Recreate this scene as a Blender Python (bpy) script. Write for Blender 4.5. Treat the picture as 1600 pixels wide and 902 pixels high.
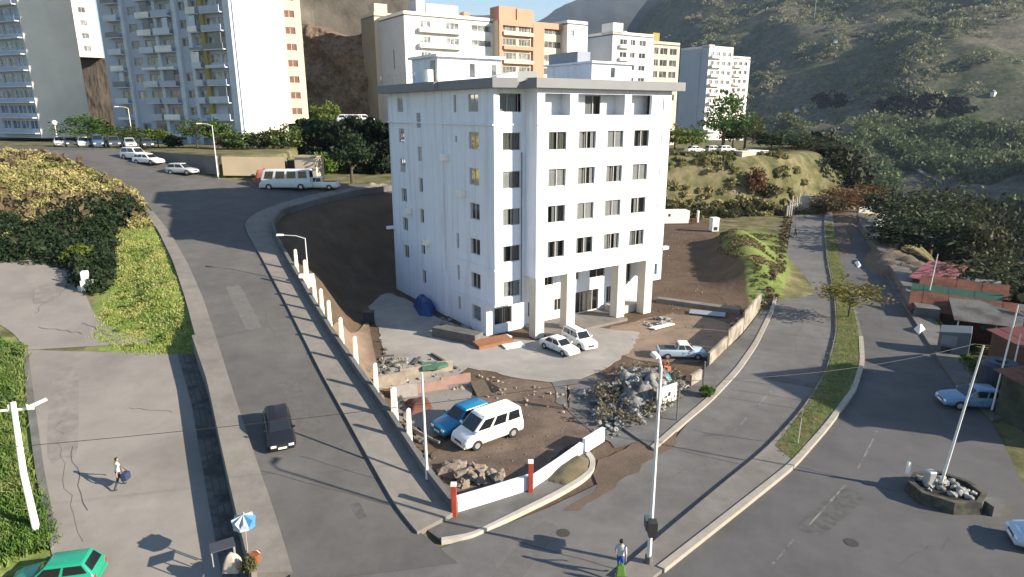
import bpy, bmesh, math, random
import numpy as np
from mathutils import Vector, Matrix, noise
from mathutils.geometry import tessellate_polygon
R = math.radians
random.seed(7); RNG = np.random.default_rng(7)
for o in list(bpy.data.objects): bpy.data.objects.remove(o)
SC = bpy.context.scene
COL = SC.collection

# ------------------------------------------------------------ camera, sky, sun, exposure
CAM_Z = 19.5; TILT = R(15.14); FPX = 1020.0          # drone camera: height, tilt, focal length in photo pixels
cd = bpy.data.cameras.new('camera'); cam = bpy.data.objects.new('camera', cd); COL.objects.link(cam)
cd.sensor_width = 36.0; cd.lens = 36.0 * FPX / 1600.0; cd.clip_start = 0.5; cd.clip_end = 20000
cam.location = (0, 0, CAM_Z); cam.rotation_euler = (R(90) - TILT, 0, 0)
SC.camera = cam
SUN_EL = R(23); SUN_AZ = R(-18)                      # direction towards the sun, angle from +X
S = Vector((math.cos(SUN_AZ) * math.cos(SUN_EL), math.sin(SUN_AZ) * math.cos(SUN_EL), math.sin(SUN_EL)))
W = bpy.data.worlds.new('World'); SC.world = W; W.use_nodes = True
wn = W.node_tree; wn.nodes.clear()
sky = wn.nodes.new('ShaderNodeTexSky'); sky.sky_type = 'NISHITA'; sky.sun_disc = False
sky.sun_elevation = SUN_EL; sky.sun_rotation = math.atan2(S.x, S.y); sky.altitude = 100; sky.air_density = 1.3; sky.dust_density = 0.2; sky.ozone_density = 3.0
bg = wn.nodes.new('ShaderNodeBackground'); bg.inputs[1].default_value = 0.075
wo = wn.nodes.new('ShaderNodeOutputWorld')
wn.links.new(sky.outputs[0], bg.inputs[0]); wn.links.new(bg.outputs[0], wo.inputs[0])
ld = bpy.data.lights.new('sun', 'SUN'); sun = bpy.data.objects.new('sun', ld); COL.objects.link(sun)
ld.energy = 5.0; ld.angle = R(0.5); ld.color = (1.0, 0.87, 0.70)
sun.rotation_euler = (-S).to_track_quat('-Z', 'Y').to_euler()
vs = SC.view_settings; vs.view_transform = 'Standard'; vs.look = 'None'; vs.exposure = 1.4; vs.gamma = 1.0; vs.use_curve_mapping = False
SC.render.engine = 'CYCLES'

# ------------------------------------------------------------ survey helpers: a photo pixel seen on a known surface -> point of the place
def ray(px, py):
    u = (px - 800) / FPX; v = -(py - 451) / FPX; c, s = math.cos(TILT), math.sin(TILT)
    return np.array([u, c + v * s, -s + v * c])
OC = np.array([0, 0, CAM_Z])
def G(px, py, z=0.0):
    r = ray(px, py); return OC + r * ((z - CAM_Z) / r[2])
HD = np.array([-.52, .855]); HD /= np.linalg.norm(HD)   # uphill direction of the left road
HC = np.array([-3.4, 26.3]); HS = .15                    # street corner (z = 0) and gradient
def P(px, py, dz=0.0):
    r = ray(px, py); n = np.array([-HS * HD[0], -HS * HD[1], 1.0]); q = np.array([HC[0], HC[1], dz])
    return OC + r * (-np.dot(n, OC - q) / np.dot(n, r))
def hz(px, dist):
    r = ray(px, 175); return (OC + r * dist / r[1])[:2]
def hill_t(x, y): return (x - HC[0]) * HD[0] + (y - HC[1]) * HD[1]
def hA(x, y):                                            # surface of the climbing left road
    z = HS * hill_t(np.asarray(x, float), np.asarray(y, float))
    z = np.where(z > 14, 14 + (z - 14) * .1, z)
    return .5 * (z + np.sqrt(z * z + .02))
def hE(x, y):                                            # lower street beside it
    return HS * hill_t(np.asarray(x, float), np.asarray(y, float)) - 1.1

# ------------------------------------------------------------ materials
MATS = {}
def mat(name, col, rough=.85, var=.12, scale=1.0, bump=0.0, bscale=None, col2=None, thr=None, spec=.3, metal=0.0, obj_var=0.0, detail=6, patches=None):
    """base colour broken up by world-space noise; col2 mixes in patches of a second real colour"""
    if name in MATS: return MATS[name]
    m = bpy.data.materials.new(name); MATS[name] = m; m.use_nodes = True
    nt = m.node_tree; N = nt.nodes; L = nt.links
    b = N['Principled BSDF']; b.inputs['Roughness'].default_value = rough; b.inputs['Metallic'].default_value = metal
    b.inputs['Specular IOR Level'].default_value = spec
    geo = N.new('ShaderNodeNewGeometry')
    n1 = N.new('ShaderNodeTexNoise'); n1.inputs['Scale'].default_value = scale; n1.inputs['Detail'].default_value = detail; n1.inputs['Roughness'].default_value = .62
    L.new(geo.outputs['Position'], n1.inputs['Vector'])
    mr = N.new('ShaderNodeMapRange'); mr.inputs[1].default_value = .3; mr.inputs[2].default_value = .7
    mr.inputs[3].default_value = 1 - var; mr.inputs[4].default_value = 1 + var
    L.new(n1.outputs[0], mr.inputs[0])
    cur = None
    rgb = N.new('ShaderNodeRGB'); rgb.outputs[0].default_value = (*col, 1); cur = rgb.outputs[0]
    if col2 is not None:
        n2 = N.new('ShaderNodeTexNoise'); n2.inputs['Scale'].default_value = (patches or scale * .35); n2.inputs['Detail'].default_value = 8; n2.inputs['Roughness'].default_value = .65
        mp = N.new('ShaderNodeMapping'); mp.inputs['Location'].default_value = (17, 5, 3); L.new(geo.outputs['Position'], mp.inputs[0]); L.new(mp.outputs[0], n2.inputs['Vector'])
        rr = N.new('ShaderNodeMapRange'); t = thr or (.45, .6); rr.inputs[1].default_value = t[0]; rr.inputs[2].default_value = t[1]; L.new(n2.outputs[0], rr.inputs[0])
        mx = N.new('ShaderNodeMix'); mx.data_type = 'RGBA'; mx.inputs[7].default_value = (*col2, 1); L.new(rr.outputs[0], mx.inputs[0]); L.new(cur, mx.inputs[6]); cur = mx.outputs[2]
    if obj_var:
        oi = N.new('ShaderNodeObjectInfo'); hs = N.new('ShaderNodeHueSaturation')
        m2 = N.new('ShaderNodeMapRange'); m2.inputs[3].default_value = 1 - obj_var; m2.inputs[4].default_value = 1 + obj_var; L.new(oi.outputs['Random'], m2.inputs[0]); L.new(m2.outputs[0], hs.inputs['Value'])
        m3 = N.new('ShaderNodeMapRange'); m3.inputs[3].default_value = .5 - .03; m3.inputs[4].default_value = .5 + .03; L.new(oi.outputs['Random'], m3.inputs[0]); L.new(m3.outputs[0], hs.inputs['Hue'])
        L.new(cur, hs.inputs['Color']); cur = hs.outputs[0]
    mul = N.new('ShaderNodeMix'); mul.data_type = 'RGBA'; mul.blend_type = 'MULTIPLY'; mul.inputs[0].default_value = 1
    L.new(cur, mul.inputs[6]); L.new(mr.outputs[0], mul.inputs[7]); L.new(mul.outputs[2], b.inputs['Base Color'])
    if bump:
        n3 = N.new('ShaderNodeTexNoise'); n3.inputs['Scale'].default_value = bscale or scale * 4; n3.inputs['Detail'].default_value = 6; L.new(geo.outputs['Position'], n3.inputs['Vector'])
        bp = N.new('ShaderNodeBump'); bp.inputs['Strength'].default_value = 1; bp.inputs['Distance'].default_value = bump
        L.new(n3.outputs[0], bp.inputs['Height']); L.new(bp.outputs[0], b.inputs['Normal'])
    return m
def leaf_mat(name, col, col2, scale=.5, obj_var=.12):
    m = mat(name, col, .6, .35, scale * 4, col2=col2, thr=(.4, .62), patches=scale, obj_var=obj_var, spec=.2)
    b = m.node_tree.nodes['Principled BSDF']
    b.inputs['Subsurface Weight'].default_value = 0
    nt = m.node_tree; tr = nt.nodes.new('ShaderNodeBsdfTranslucent'); ms = nt.nodes.new('ShaderNodeMixShader'); ms.inputs[0].default_value = .3
    src = b.inputs['Base Color'].links[0].from_socket; nt.links.new(src, tr.inputs[0])
    out = [n for n in nt.nodes if n.type == 'OUTPUT_MATERIAL'][0]
    nt.links.new(b.outputs[0], ms.inputs[1]); nt.links.new(tr.outputs[0], ms.inputs[2]); nt.links.new(ms.outputs[0], out.inputs[0])
    return m
def glass_mat(name, tint=(.55, .6, .62), refl=.12):
    if name in MATS: return MATS[name]
    m = bpy.data.materials.new(name); MATS[name] = m; m.use_nodes = True; nt = m.node_tree; nt.nodes.clear()
    t = nt.nodes.new('ShaderNodeBsdfTransparent'); t.inputs[0].default_value = (*tint, 1)
    g = nt.nodes.new('ShaderNodeBsdfGlossy'); g.inputs['Roughness'].default_value = .04
    lw = nt.nodes.new('ShaderNodeLayerWeight'); lw.inputs[0].default_value = refl + .15
    mr = nt.nodes.new('ShaderNodeMapRange'); mr.inputs[3].default_value = refl; mr.inputs[4].default_value = .9; nt.links.new(lw.outputs[0], mr.inputs[0])
    ms = nt.nodes.new('ShaderNodeMixShader'); nt.links.new(mr.outputs[0], ms.inputs[0]); nt.links.new(t.outputs[0], ms.inputs[1]); nt.links.new(g.outputs[0], ms.inputs[2])
    o = nt.nodes.new('ShaderNodeOutputMaterial'); nt.links.new(ms.outputs[0], o.inputs[0])
    return m
asphalt = mat('asphalt', (.108, .104, .100), .9, .13, .7, .01, 30, col2=(.088, .085, .083), patches=.11, thr=(.40, .58))
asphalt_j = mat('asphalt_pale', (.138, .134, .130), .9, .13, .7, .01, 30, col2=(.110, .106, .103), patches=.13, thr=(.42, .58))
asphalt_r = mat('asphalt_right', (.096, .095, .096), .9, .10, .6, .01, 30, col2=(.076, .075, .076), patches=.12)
concrete = mat('concrete', (.185, .172, .155), .9, .13, 1.2, .008, 18, col2=(.145, .136, .124), patches=.22)
concrete_grey = mat('concrete_grey', (.13, .128, .124), .9, .16, 1.0, .01, 14, col2=(.095, .093, .089), patches=.3)
lot_concrete = mat('lot_concrete', (.215, .200, .183), .92, .10, .5, .008, 16, col2=(.172, .160, .146), patches=.13, thr=(.45, .62))
white_wall = mat('white_wall', (.70, .74, .82), .75, .03, .5, .004, 20)
white_dirty = mat('white_dirty', (.45, .43, .39), .85, .12, 1.4, .01, 9, col2=(.30, .27, .23), patches=.5, thr=(.52, .72))
roof_grey = mat('roof_grey', (.18, .188, .20), .6, .05, .8)
dirt = mat('dirt', (.120, .088, .066), .97, .14, .9, .03, 9, col2=(.085, .062, .046), patches=.16)
dark_trim = mat('dark_trim', (.03, .03, .032), .5, .05)
black_rubber = mat('black_rubber', (.018, .018, .018), .8, .1)
steel = mat('steel', (.42, .42, .41), .45, .08, 3, metal=.4)
pole_paint = mat('pole_paint', (.62, .62, .60), .6, .08, 3)
white_paint = mat('white_paint', (.78, .77, .72), .6, .08, 2, col2=(.6, .55, .48), patches=1.2, thr=(.6, .75))
def streaks(m, amount=.12):
    nt = m.node_tree; N = nt.nodes; L = nt.links; b = N['Principled BSDF']; src = b.inputs['Base Color'].links[0].from_socket
    geo = N.new('ShaderNodeNewGeometry'); mp = N.new('ShaderNodeMapping'); mp.inputs['Scale'].default_value = (1.6, 1.6, .09); L.new(geo.outputs['Position'], mp.inputs[0])
    n = N.new('ShaderNodeTexNoise'); n.inputs['Scale'].default_value = 1.0; n.inputs['Detail'].default_value = 7; n.inputs['Roughness'].default_value = .7; L.new(mp.outputs[0], n.inputs['Vector'])
    r = N.new('ShaderNodeMapRange'); r.inputs[1].default_value = .5; r.inputs[2].default_value = .78; r.inputs[3].default_value = 1; r.inputs[4].default_value = 1 - amount * 2; L.new(n.outputs[0], r.inputs[0])
    x = N.new('ShaderNodeMix'); x.data_type = 'RGBA'; x.blend_type = 'MULTIPLY'; x.inputs[0].default_value = 1; L.new(src, x.inputs[6]); L.new(r.outputs[0], x.inputs[7]); L.new(x.outputs[2], b.inputs['Base Color'])
streaks(white_wall, .16)
interior = mat('interior', (.10, .092, .085), .95, .2, 1.5)
glass = glass_mat('window_glass', (.82, .85, .86), .07)
glass_dark = glass_mat('car_glass', (.10, .12, .13), .10)
alu = mat('window_frame', (.46, .45, .43), .5, .05)
curtain_white = mat('curtain_white', (.30, .30, .30), .9, .12, 5)
curtain_olive = mat('curtain_olive', (.10, .105, .085), .9, .12, 5)
blind_grey = mat('blind_grey', (.20, .21, .22), .9, .12, 5)

# ------------------------------------------------------------ mesh helpers
def new_mesh(name, V, F, mats, smooth=False, midx=None):
    me = bpy.data.meshes.new(name)
    me.from_pydata([tuple(map(float, v)) for v in V], [], [tuple(int(i) for i in f) for f in F])
    for m in (mats if isinstance(mats, (list, tuple)) else [mats]): me.materials.append(m)
    if midx is not None: me.polygons.foreach_set('material_index', np.array(midx, dtype=np.int32))
    if smooth: me.polygons.foreach_set('use_smooth', np.ones(len(me.polygons), bool))
    me.update(); return me
def fast_quads(name, V, m):                              # V: (n,4,3) array of separate quads
    n = len(V); me = bpy.data.meshes.new(name)
    me.vertices.add(n * 4); me.vertices.foreach_set('co', V.reshape(-1).astype(np.float32))
    me.loops.add(n * 4); me.loops.foreach_set('vertex_index', np.arange(n * 4, dtype=np.int32))
    me.polygons.add(n); me.polygons.foreach_set('loop_start', np.arange(0, n * 4, 4, dtype=np.int32))
    try: me.polygons.foreach_set('loop_total', np.full(n, 4, dtype=np.int32))
    except Exception: pass
    me.update(calc_edges=True); me.materials.append(m); return me
def link(name, me, parent=None, loc=None, rz=0.0):
    o = bpy.data.objects.new(name, me); COL.objects.link(o)
    if parent is not None: o.parent = parent
    if loc is not None: o.location = tuple(map(float, loc))
    if rz: o.rotation_euler = (0, 0, rz)
    return o
def tag(o, label=None, cat=None, group=None, kind=None):
    if label: o['label'] = label
    if cat: o['category'] = cat
    if group: o['group'] = group
    if kind: o['kind'] = kind
    return o
def thing(name, loc, label, cat, group=None, rz=0.0):
    return tag(link(name, None, None, loc, rz), label, cat, group)
def copy_tree(o, parent=None):
    c = o.copy(); COL.objects.link(c)
    if parent is not None: c.parent = parent
    for ch in list(o.children): copy_tree(ch, c)
    return c
class MB:
    def __init__(s): s.V = []; s.F = []; s.I = []; s.cur = 0
    def add(s, V, F):
        o = len(s.V); s.V += [tuple(map(float, v)) for v in V]; s.F += [tuple(i + o for i in f) for f in F]; s.I += [s.cur] * len(F); return s
    def box(s, a, b, jit=0):
        (x0, y0, z0), (x1, y1, z1) = a, b
        V = [(x0, y0, z0), (x1, y0, z0), (x1, y1, z0), (x0, y1, z0), (x0, y0, z1), (x1, y0, z1), (x1, y1, z1), (x0, y1, z1)]
        if jit: V = [tuple(c + random.uniform(-jit, jit) for c in v) for v in V]
        return s.add(V, [(0, 3, 2, 1), (4, 5, 6, 7), (0, 1, 5, 4), (1, 2, 6, 5), (2, 3, 7, 6), (3, 0, 4, 7)])
    def prism(s, poly, z0, z1):                          # poly: plan points (x,y); z0,z1 numbers or lists
        n = len(poly); a = [z0] * n if np.isscalar(z0) else list(z0); b = [z1] * n if np.isscalar(z1) else list(z1)
        area = sum(poly[i][0] * poly[(i + 1) % n][1] - poly[(i + 1) % n][0] * poly[i][1] for i in range(n))
        if area < 0: poly = list(poly)[::-1]; a = a[::-1]; b = b[::-1]
        V = [(p[0], p[1], a[i]) for i, p in enumerate(poly)] + [(p[0], p[1], b[i]) for i, p in enumerate(poly)]
        F = [(i, (i + 1) % n, n + (i + 1) % n, n + i) for i in range(n)]
        tri = tessellate_polygon([[Vector((p[0], p[1], 0)) for p in poly]])
        for t in tri:
            q = [Vector((poly[i][0], poly[i][1], 0)) for i in t]
            if (q[1] - q[0]).cross(q[2] - q[0]).z < 0: t = t[::-1]
            F.append(tuple(i + n for i in t)); F.append(tuple(t[::-1]))
        return s.add(V, F)
    def tube(s, pts, rad, n=8, caps=True):
        pts = [Vector(tuple(map(float, p))) for p in pts]; m = len(pts); rad = [rad] * m if np.isscalar(rad) else list(rad)
        V = []; ref = Vector((0, 0, 1)); prev = None
        for i, p in enumerate(pts):
            d = (pts[min(i + 1, m - 1)] - pts[max(i - 1, 0)]).normalized()
            a = prev if prev is not None else (Vector((1, 0, 0)) if abs(d.z) > .9 else ref)
            x = (a - d * a.dot(d)); x = x.normalized() if x.length > 1e-5 else d.orthogonal().normalized(); prev = x; y = d.cross(x)
            V += [tuple(p + (x * math.cos(2 * math.pi * k / n) + y * math.sin(2 * math.pi * k / n)) * rad[i]) for k in range(n)]
        F = [(i * n + k, i * n + (k + 1) % n, (i + 1) * n + (k + 1) % n, (i + 1) * n + k) for i in range(m - 1) for k in range(n)]
        if caps: F += [tuple(range(n))[::-1], tuple(range((m - 1) * n, m * n))]
        return s.add(V, F)
    def quad(s, a, b, c, d): return s.add([a, b, c, d], [(0, 1, 2, 3)])
    def mesh(s, name, mats, smooth=False): return new_mesh(name, s.V, s.F, mats, smooth, s.I)
    def build(s, name, mats, parent=None, loc=None, rz=0.0, smooth=False): return link(name, s.mesh(name, mats, smooth), parent, loc, rz)
def bevel(o, w=.02, seg=2):
    md = o.modifiers.new('bevel', 'BEVEL'); md.width = w; md.segments = seg; md.limit_method = 'ANGLE'; return o
def in_poly(poly, x, y):
    x = np.asarray(x); y = np.asarray(y); c = np.zeros(x.shape, bool); n = len(poly); j = n - 1
    for i in range(n):
        xi, yi = poly[i][:2]; xj, yj = poly[j][:2]
        if yi != yj: c ^= ((yi > y) != (yj > y)) & (x < (xj - xi) * (y - yi) / (yj - yi) + xi)
        j = i
    return c
def poly_dist(poly, x, y):
    d = np.full(x.shape, 1e9); n = len(poly)
    for i in range(n):
        ax, ay = poly[i][:2]; bx, by = poly[(i + 1) % n][:2]; dx, dy = bx - ax, by - ay; L2 = dx * dx + dy * dy + 1e-9
        t = np.clip(((x - ax) * dx + (y - ay) * dy) / L2, 0, 1); d = np.minimum(d, np.hypot(x - ax - t * dx, y - ay - t * dy))
    d[in_poly(poly, x, y)] = 0; return d
def resample(pts, n):
    p = np.array(pts, float); s = np.r_[0, np.cumsum(np.hypot(*(np.diff(p[:, :2], axis=0).T)))]; q = np.linspace(0, s[-1], n)
    return np.stack([np.interp(q, s, p[:, k]) for k in range(p.shape[1])], 1)
def smooth_line(pts, n, it=2):
    p = resample(pts, max(n, 12))
    for _ in range(it): p[1:-1] = .25 * p[:-2] + .5 * p[1:-1] + .25 * p[2:]
    return p
# ------------------------------------------------------------ terrain
def gp(*pts, z=0.0): return [tuple(G(a, b, z)[:2]) for a, b in pts]
def pp(*pts, dz=0.0): return [tuple(P(a, b, dz)[:2]) for a, b in pts]
Z_ROAD1 = pp((462, 902), (398, 700), (345, 530), (285, 410), (243, 345), (200, 292), (110, 248), (0, 230), (-150, 222), (-150, 207), (60, 212), (150, 222), (240, 243), (345, 279), (445, 281), (520, 284), (600, 290), (612, 297), (560, 304), (500, 318), (440, 335), (425, 350), (428, 370), (455, 420), (520, 530), (610, 660), (700, 796))
Z_LOW = pp((90, 915), (30, 700), (35, 545), (-20, 500), (-60, 390), (90, 390), (138, 428), (150, 505), dz=-1.1) + pp((314, 530), (338, 600), (361, 700), (385, 800), (412, 905))
Z_PLAT = [(-53.9, 100.6), (-39.5, 90.6), (-31.6, 92.6), (-36.5, 113), (-37, 117), (-15, 115.5), (-8, 150), (-60, 190), (-160, 190), (-160, 118), (-76, 112)]
Z_BACK = [(4, 139), (38, 137), (54, 139), (66, 150), (100, 250), (0, 270), (-20, 160)]
Z_FLAT = gp((690, 855), (712, 805), (640, 690), (598, 600), (578, 530), (574, 485), (600, 462), (628, 452)) + [(-13.6, 74), (6, 90), (20, 112)] + gp((1040, 343), (1150, 338), (1225, 334), (1300, 326), (1352, 330), (1372, 352), (1425, 430), (1468, 500), (1530, 590), (1600, 700), (1680, 840), (1760, 1000)) + [(30, 8), (-2, 8), (-8.5, 20)]
Z_VAL = [(58, 52), (68, 75), (82, 112), (88, 132), (96, 170), (150, 330), (420, 330), (420, -40), (62, -40), (52, 20)]
Z_TERR = [(37, 44), (40, 52), (47, 62), (53, 70), (49, 72), (41, 60)]
Z_YARD = [(-31, 91.5), (-18, 90.8), (-15, 96), (-14.5, 110.5), (-35, 111.5)]
ZONES = [(Z_YARD, lambda x, y: 9.5 + 0 * x), (Z_ROAD1, hA), (Z_LOW, hE), (Z_PLAT, lambda x, y: 13.8 + 0 * x), (Z_BACK, lambda x, y: 11.0 + 0 * x), (Z_FLAT, lambda x, y: 0 * x),
         (Z_VAL, lambda x, y: -9 - .13 * np.clip(x - 55, 0, 250) + 0 * y), (Z_TERR, lambda x, y: -2.6 + 0 * x)]
BK0 = G(1150, 385)[:2]; BK1 = G(1178, 445)[:2]                # grassy bank between the yard and the far road
def sstep(a, b, x): t = np.clip((x - a) / (b - a), 0, 1); return t * t * (3 - 2 * t)
def vnoise(x, y, s, seed=0):                             # cheap smooth value noise
    r = np.random.default_rng(100 + seed); T = r.random((256, 256)); u = x / s; v = y / s; i = np.floor(u).astype(int); j = np.floor(v).astype(int)
    f = u - i; g = v - j; f = f * f * (3 - 2 * f); g = g * g * (3 - 2 * g); q = lambda a, b: T[a % 256, b % 256]
    return (q(i, j) * (1 - f) + q(i + 1, j) * f) * (1 - g) + (q(i, j + 1) * (1 - f) + q(i + 1, j + 1) * f) * g - .5
def fbm(x, y, s, o=5, seed=0):
    t = 0; a = 1.0
    for k in range(o): t = t + a * vnoise(x + 31 * k, y - 17 * k, s / 2 ** k, seed + k); a *= .5
    return t
def h_far(x, y):
    r = np.hypot(x, y); az = np.degrees(np.arctan2(x, y))              # azimuth right of the view axis
    n = fbm(x, y, 420, 6, 3); n2 = fbm(x, y, 130, 5, 9)
    a1 = sstep(2, 16, az) * (1 - .25 * sstep(60, 110, az))
    hill = -34 + (sstep(280, 1500, r + 90 * n) * 330 + n * 34 + n2 * 12 - 46 * np.abs(fbm(x, y, 160, 5, 71))) * a1 + 6 * n2
    terr = np.exp(-((r - 395 - 25 * n) / 16) ** 2) * sstep(19, 22, az) * (1 - sstep(33, 36, az)); hill = hill + terr * 9     # cut bank on the slope
    a2 = .85 * sstep(1.5, 14, az) + .32 * sstep(10, 26, az)
    gul = np.abs(fbm(x, y, 300, 5, 51)); mount = sstep(1100, 2700, r + 200 * n) * (640 + 150 * n - 170 * gul) * a2
    a3 = .78 + .22 * sstep(14, 1, np.abs(az - 11)) - .10 * sstep(3, 0, np.abs(az - 2)) 
    ridge = sstep(2900, 4600, r + 150 * n) * (850 + 50 * n) * a3 * (.25 + .75 * sstep(-16, -4, az))
    left = 13 * (1 - sstep(-4, 10, az))
    return np.maximum.reduce([hill, mount - 60, ridge - 80]) * 1.0 + left * 1.5
def height(x, y):
    x = np.asarray(x, float); y = np.asarray(y, float); sh = x.shape; x = x.ravel(); y = y.ravel()
    num = 0; den = 0; dmin = np.full(x.shape, 1e9)
    for poly, f in ZONES:
        d = poly_dist(poly, x, y); dmin = np.minimum(dmin, d); w = 1 / (d + .02) ** 2.2; num = num + w * f(x, y); den = den + w
    h = num / den
    rough = np.clip(dmin / 6, 0, 1)
    h = h + rough * (fbm(x, y, 9, 4, 20) * 1.3 + fbm(x, y, 2.2, 3, 40) * .35)
    t = np.clip(((x - BK0[0]) * (BK1[0] - BK0[0]) + (y - BK0[1]) * (BK1[1] - BK0[1])) / ((BK1[0] - BK0[0]) ** 2 + (BK1[1] - BK0[1]) ** 2), 0, 1); dd = np.hypot(x - BK0[0] - t * (BK1[0] - BK0[0]), y - BK0[1] - t * (BK1[1] - BK0[1])); h = h + 2.6 * np.exp(-(dd / 3.4) ** 2)
    b = sstep(215, 330, np.hypot(x * .8, y)); h = h * (1 - b) + h_far(x, y) * b
    return h.reshape(sh)
# plan grids: dense near, stretched towards the horizon
def grow(a, b, st, n, end): 
    base = np.arange(a, b, st); k = np.linspace(0, 1, n + 1)[1:]; 
    return np.r_[base, base[-1] + (end - base[-1]) * (k ** 3.2 * .97 + k * .03)]
gx = np.unique(np.r_[-grow(0, 92, .75, 60, 5200)[::-1], grow(0, 112, .75, 130, 5200)])
gy = np.unique(np.r_[np.linspace(-400, -2, 20), grow(0, 176, .75, 260, 6000)])
GX, GY = np.meshgrid(gx, gy); GZ = height(GX, GY)
# cover masks: what grows or lies where
POLY_DIRT = gp((700, 800), (640, 690), (598, 600)) + pp((520, 525), (455, 420), (428, 372), (440, 335), (612, 297)) + [(-14, 90), (6, 92), (20, 114)] + gp((1040, 343), (1110, 345), (1118, 400), (1150, 440), (1170, 500), (1090, 600), (1060, 660), (1055, 700), (860, 800))
POLY_GRASS = [pp((140, 505), (205, 530), (302, 532), (285, 470), (262, 400), (235, 352), (185, 345), (175, 430)), pp((-60, 530), (35, 545), (30, 700), (85, 850), (-60, 902), dz=-1.1),
              gp((1230, 720), (1340, 610), (1350, 560), (1345, 520), (1305, 420), (1290, 350), (1305, 520)), gp((1128, 372), (1180, 362), (1222, 372), (1222, 430), (1192, 492), (1165, 440), (1118, 404)),
              gp((1450, 485), (1560, 540), (1600, 600), (1520, 600))]
def mask(polys, soft):
    d = np.full(GX.size, 1e9)
    for p in polys: d = np.minimum(d, poly_dist(p, GX.ravel(), GY.ravel()))
    return np.clip(1 - d / soft, 0, 1).reshape(GX.shape)
m_dirt = mask([POLY_DIRT], 1.6); m_grass = mask(POLY_GRASS, 2.0)
m_far = np.maximum(sstep(190, 300, np.hypot(GX, GY)), mask([Z_VAL], 6.0))
ny, nx = GX.shape
idx = np.arange(ny * nx).reshape(ny, nx)
Q = np.stack([idx[:-1, :-1], idx[:-1, 1:], idx[1:, 1:], idx[1:, :-1]], -1).reshape(-1, 4)
VALL = np.stack([GX, GY, GZ], -1).reshape(-1, 3)
m_chap_shade = 1 - .62 * sstep(1300, 2100, np.hypot(GX, GY)) - .35 * mask([Z_VAL], 3.0)      # darker chaparral on the mountain; shade put into the ravine's colour
CALL = np.stack([m_grass, m_dirt, m_far, m_chap_shade], -1).reshape(-1, 4)
farq = (np.hypot(GX, GY)[:-1, :-1] > 260).ravel()
def ground_material():
    m = bpy.data.materials.new('ground_cover'); m.use_nodes = True; nt = m.node_tree; N = nt.nodes; L = nt.links; b = N['Principled BSDF']
    b.inputs['Roughness'].default_value = .97; b.inputs['Specular IOR Level'].default_value = .1
    ca = N.new('ShaderNodeVertexColor'); ca.layer_name = 'cover'; sp = N.new('ShaderNodeSeparateColor'); L.new(ca.outputs[0], sp.inputs[0])
    geo = N.new('ShaderNodeNewGeometry')
    def nz(scale, det=8, rough=.65, off=0):
        n = N.new('ShaderNodeTexNoise'); n.inputs['Scale'].default_value = scale; n.inputs['Detail'].default_value = det; n.inputs['Roughness'].default_value = rough
        mp = N.new('ShaderNodeMapping'); mp.inputs['Location'].default_value = (off, off * .7, 0); L.new(geo.outputs['Position'], mp.inputs[0]); L.new(mp.outputs[0], n.inputs['Vector']); return n.outputs[0]
    def ramp(s, stops):
        r = N.new('ShaderNodeValToRGB'); L.new(s, r.inputs[0]); e = r.color_ramp.elements
        while len(e) < len(stops): e.new(.5)
        for k, (p, c) in enumerate(stops): e[k].position = p; e[k].color = (*c, 1)
        return r.outputs[0]
    def mix(f, a, c):
        x = N.new('ShaderNodeMix'); x.data_type = 'RGBA'; L.new(f, x.inputs[0]); L.new(a, x.inputs[6]); L.new(c, x.inputs[7]); return x.outputs[2]
    def edge(maskv, n):                                  # break the mask border with noise
        a = N.new('ShaderNodeMath'); a.operation = 'ADD'; L.new(maskv, a.inputs[0]); L.new(n, a.inputs[1]); 
        r = N.new('ShaderNodeMapRange'); r.inputs[1].default_value = .88; r.inputs[2].default_value = 1.12; L.new(a.outputs[0], r.inputs[0]); return r.outputs[0]
    n_a = nz(.35); n_b = nz(1.7, off=9); n_c = nz(.012, 10, .7, 4); n_d = nz(.06, 9, .72, 60)
    scrub = ramp(n_a, [(.3, (0.0474, 0.0527, 0.0231)), (.5, (0.1265, 0.1212, 0.0580)), (.68, (0.2213, 0.1845, 0.1159))])
    grass = ramp(n_b, [(.3, (0.0853, 0.1209, 0.0285)), (.55, (0.1565, 0.1992, 0.0570)), (.75, (0.2560, 0.2560, 0.1138))])
    soil = ramp(n_a, [(.28, (0.0772, 0.0541, 0.0386)), (.5, (0.1030, 0.0736, 0.0515)), (.72, (0.1287, 0.0978, 0.0720))])
    hill_a = ramp(n_c, [(.36, (.040, .056, .028)), (.47, (.064, .078, .042)), (.56, (.105, .096, .074)), (.68, (.140, .120, .104))])
    hill_b = ramp(n_d, [(.34, (.030, .042, .024)), (.5, (.080, .084, .056)), (.70, (.180, .155, .130))])
    hm = N.new('ShaderNodeMix'); hm.data_type = 'RGBA'; hm.inputs[0].default_value = .5; L.new(hill_a, hm.inputs[6]); L.new(hill_b, hm.inputs[7])
    c = mix(edge(sp.outputs[0], n_b), scrub, grass); c = mix(edge(sp.outputs[1], n_a), c, soil); n_e = nz(.3, 10, .75, 33); fr = ramp(n_e, [(.32, (.45, .45, .45)), (.5, (1.0, 1.0, 1.0)), (.68, (1.75, 1.68, 1.6))]); fm_ = N.new('ShaderNodeMix'); fm_.data_type = 'RGBA'; fm_.blend_type = 'MULTIPLY'; fm_.inputs[0].default_value = 1; L.new(hm.outputs[2], fm_.inputs[6]); L.new(fr, fm_.inputs[7])
    hx = N.new('ShaderNodeMix'); hx.data_type = 'RGBA'; hx.blend_type = 'MULTIPLY'; hx.inputs[0].default_value = 1; L.new(fm_.outputs[2], hx.inputs[6]); L.new(ca.outputs[1], hx.inputs[7]); c = mix(sp.outputs[2], c, hx.outputs[2])
    L.new(c, b.inputs['Base Color'])
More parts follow.
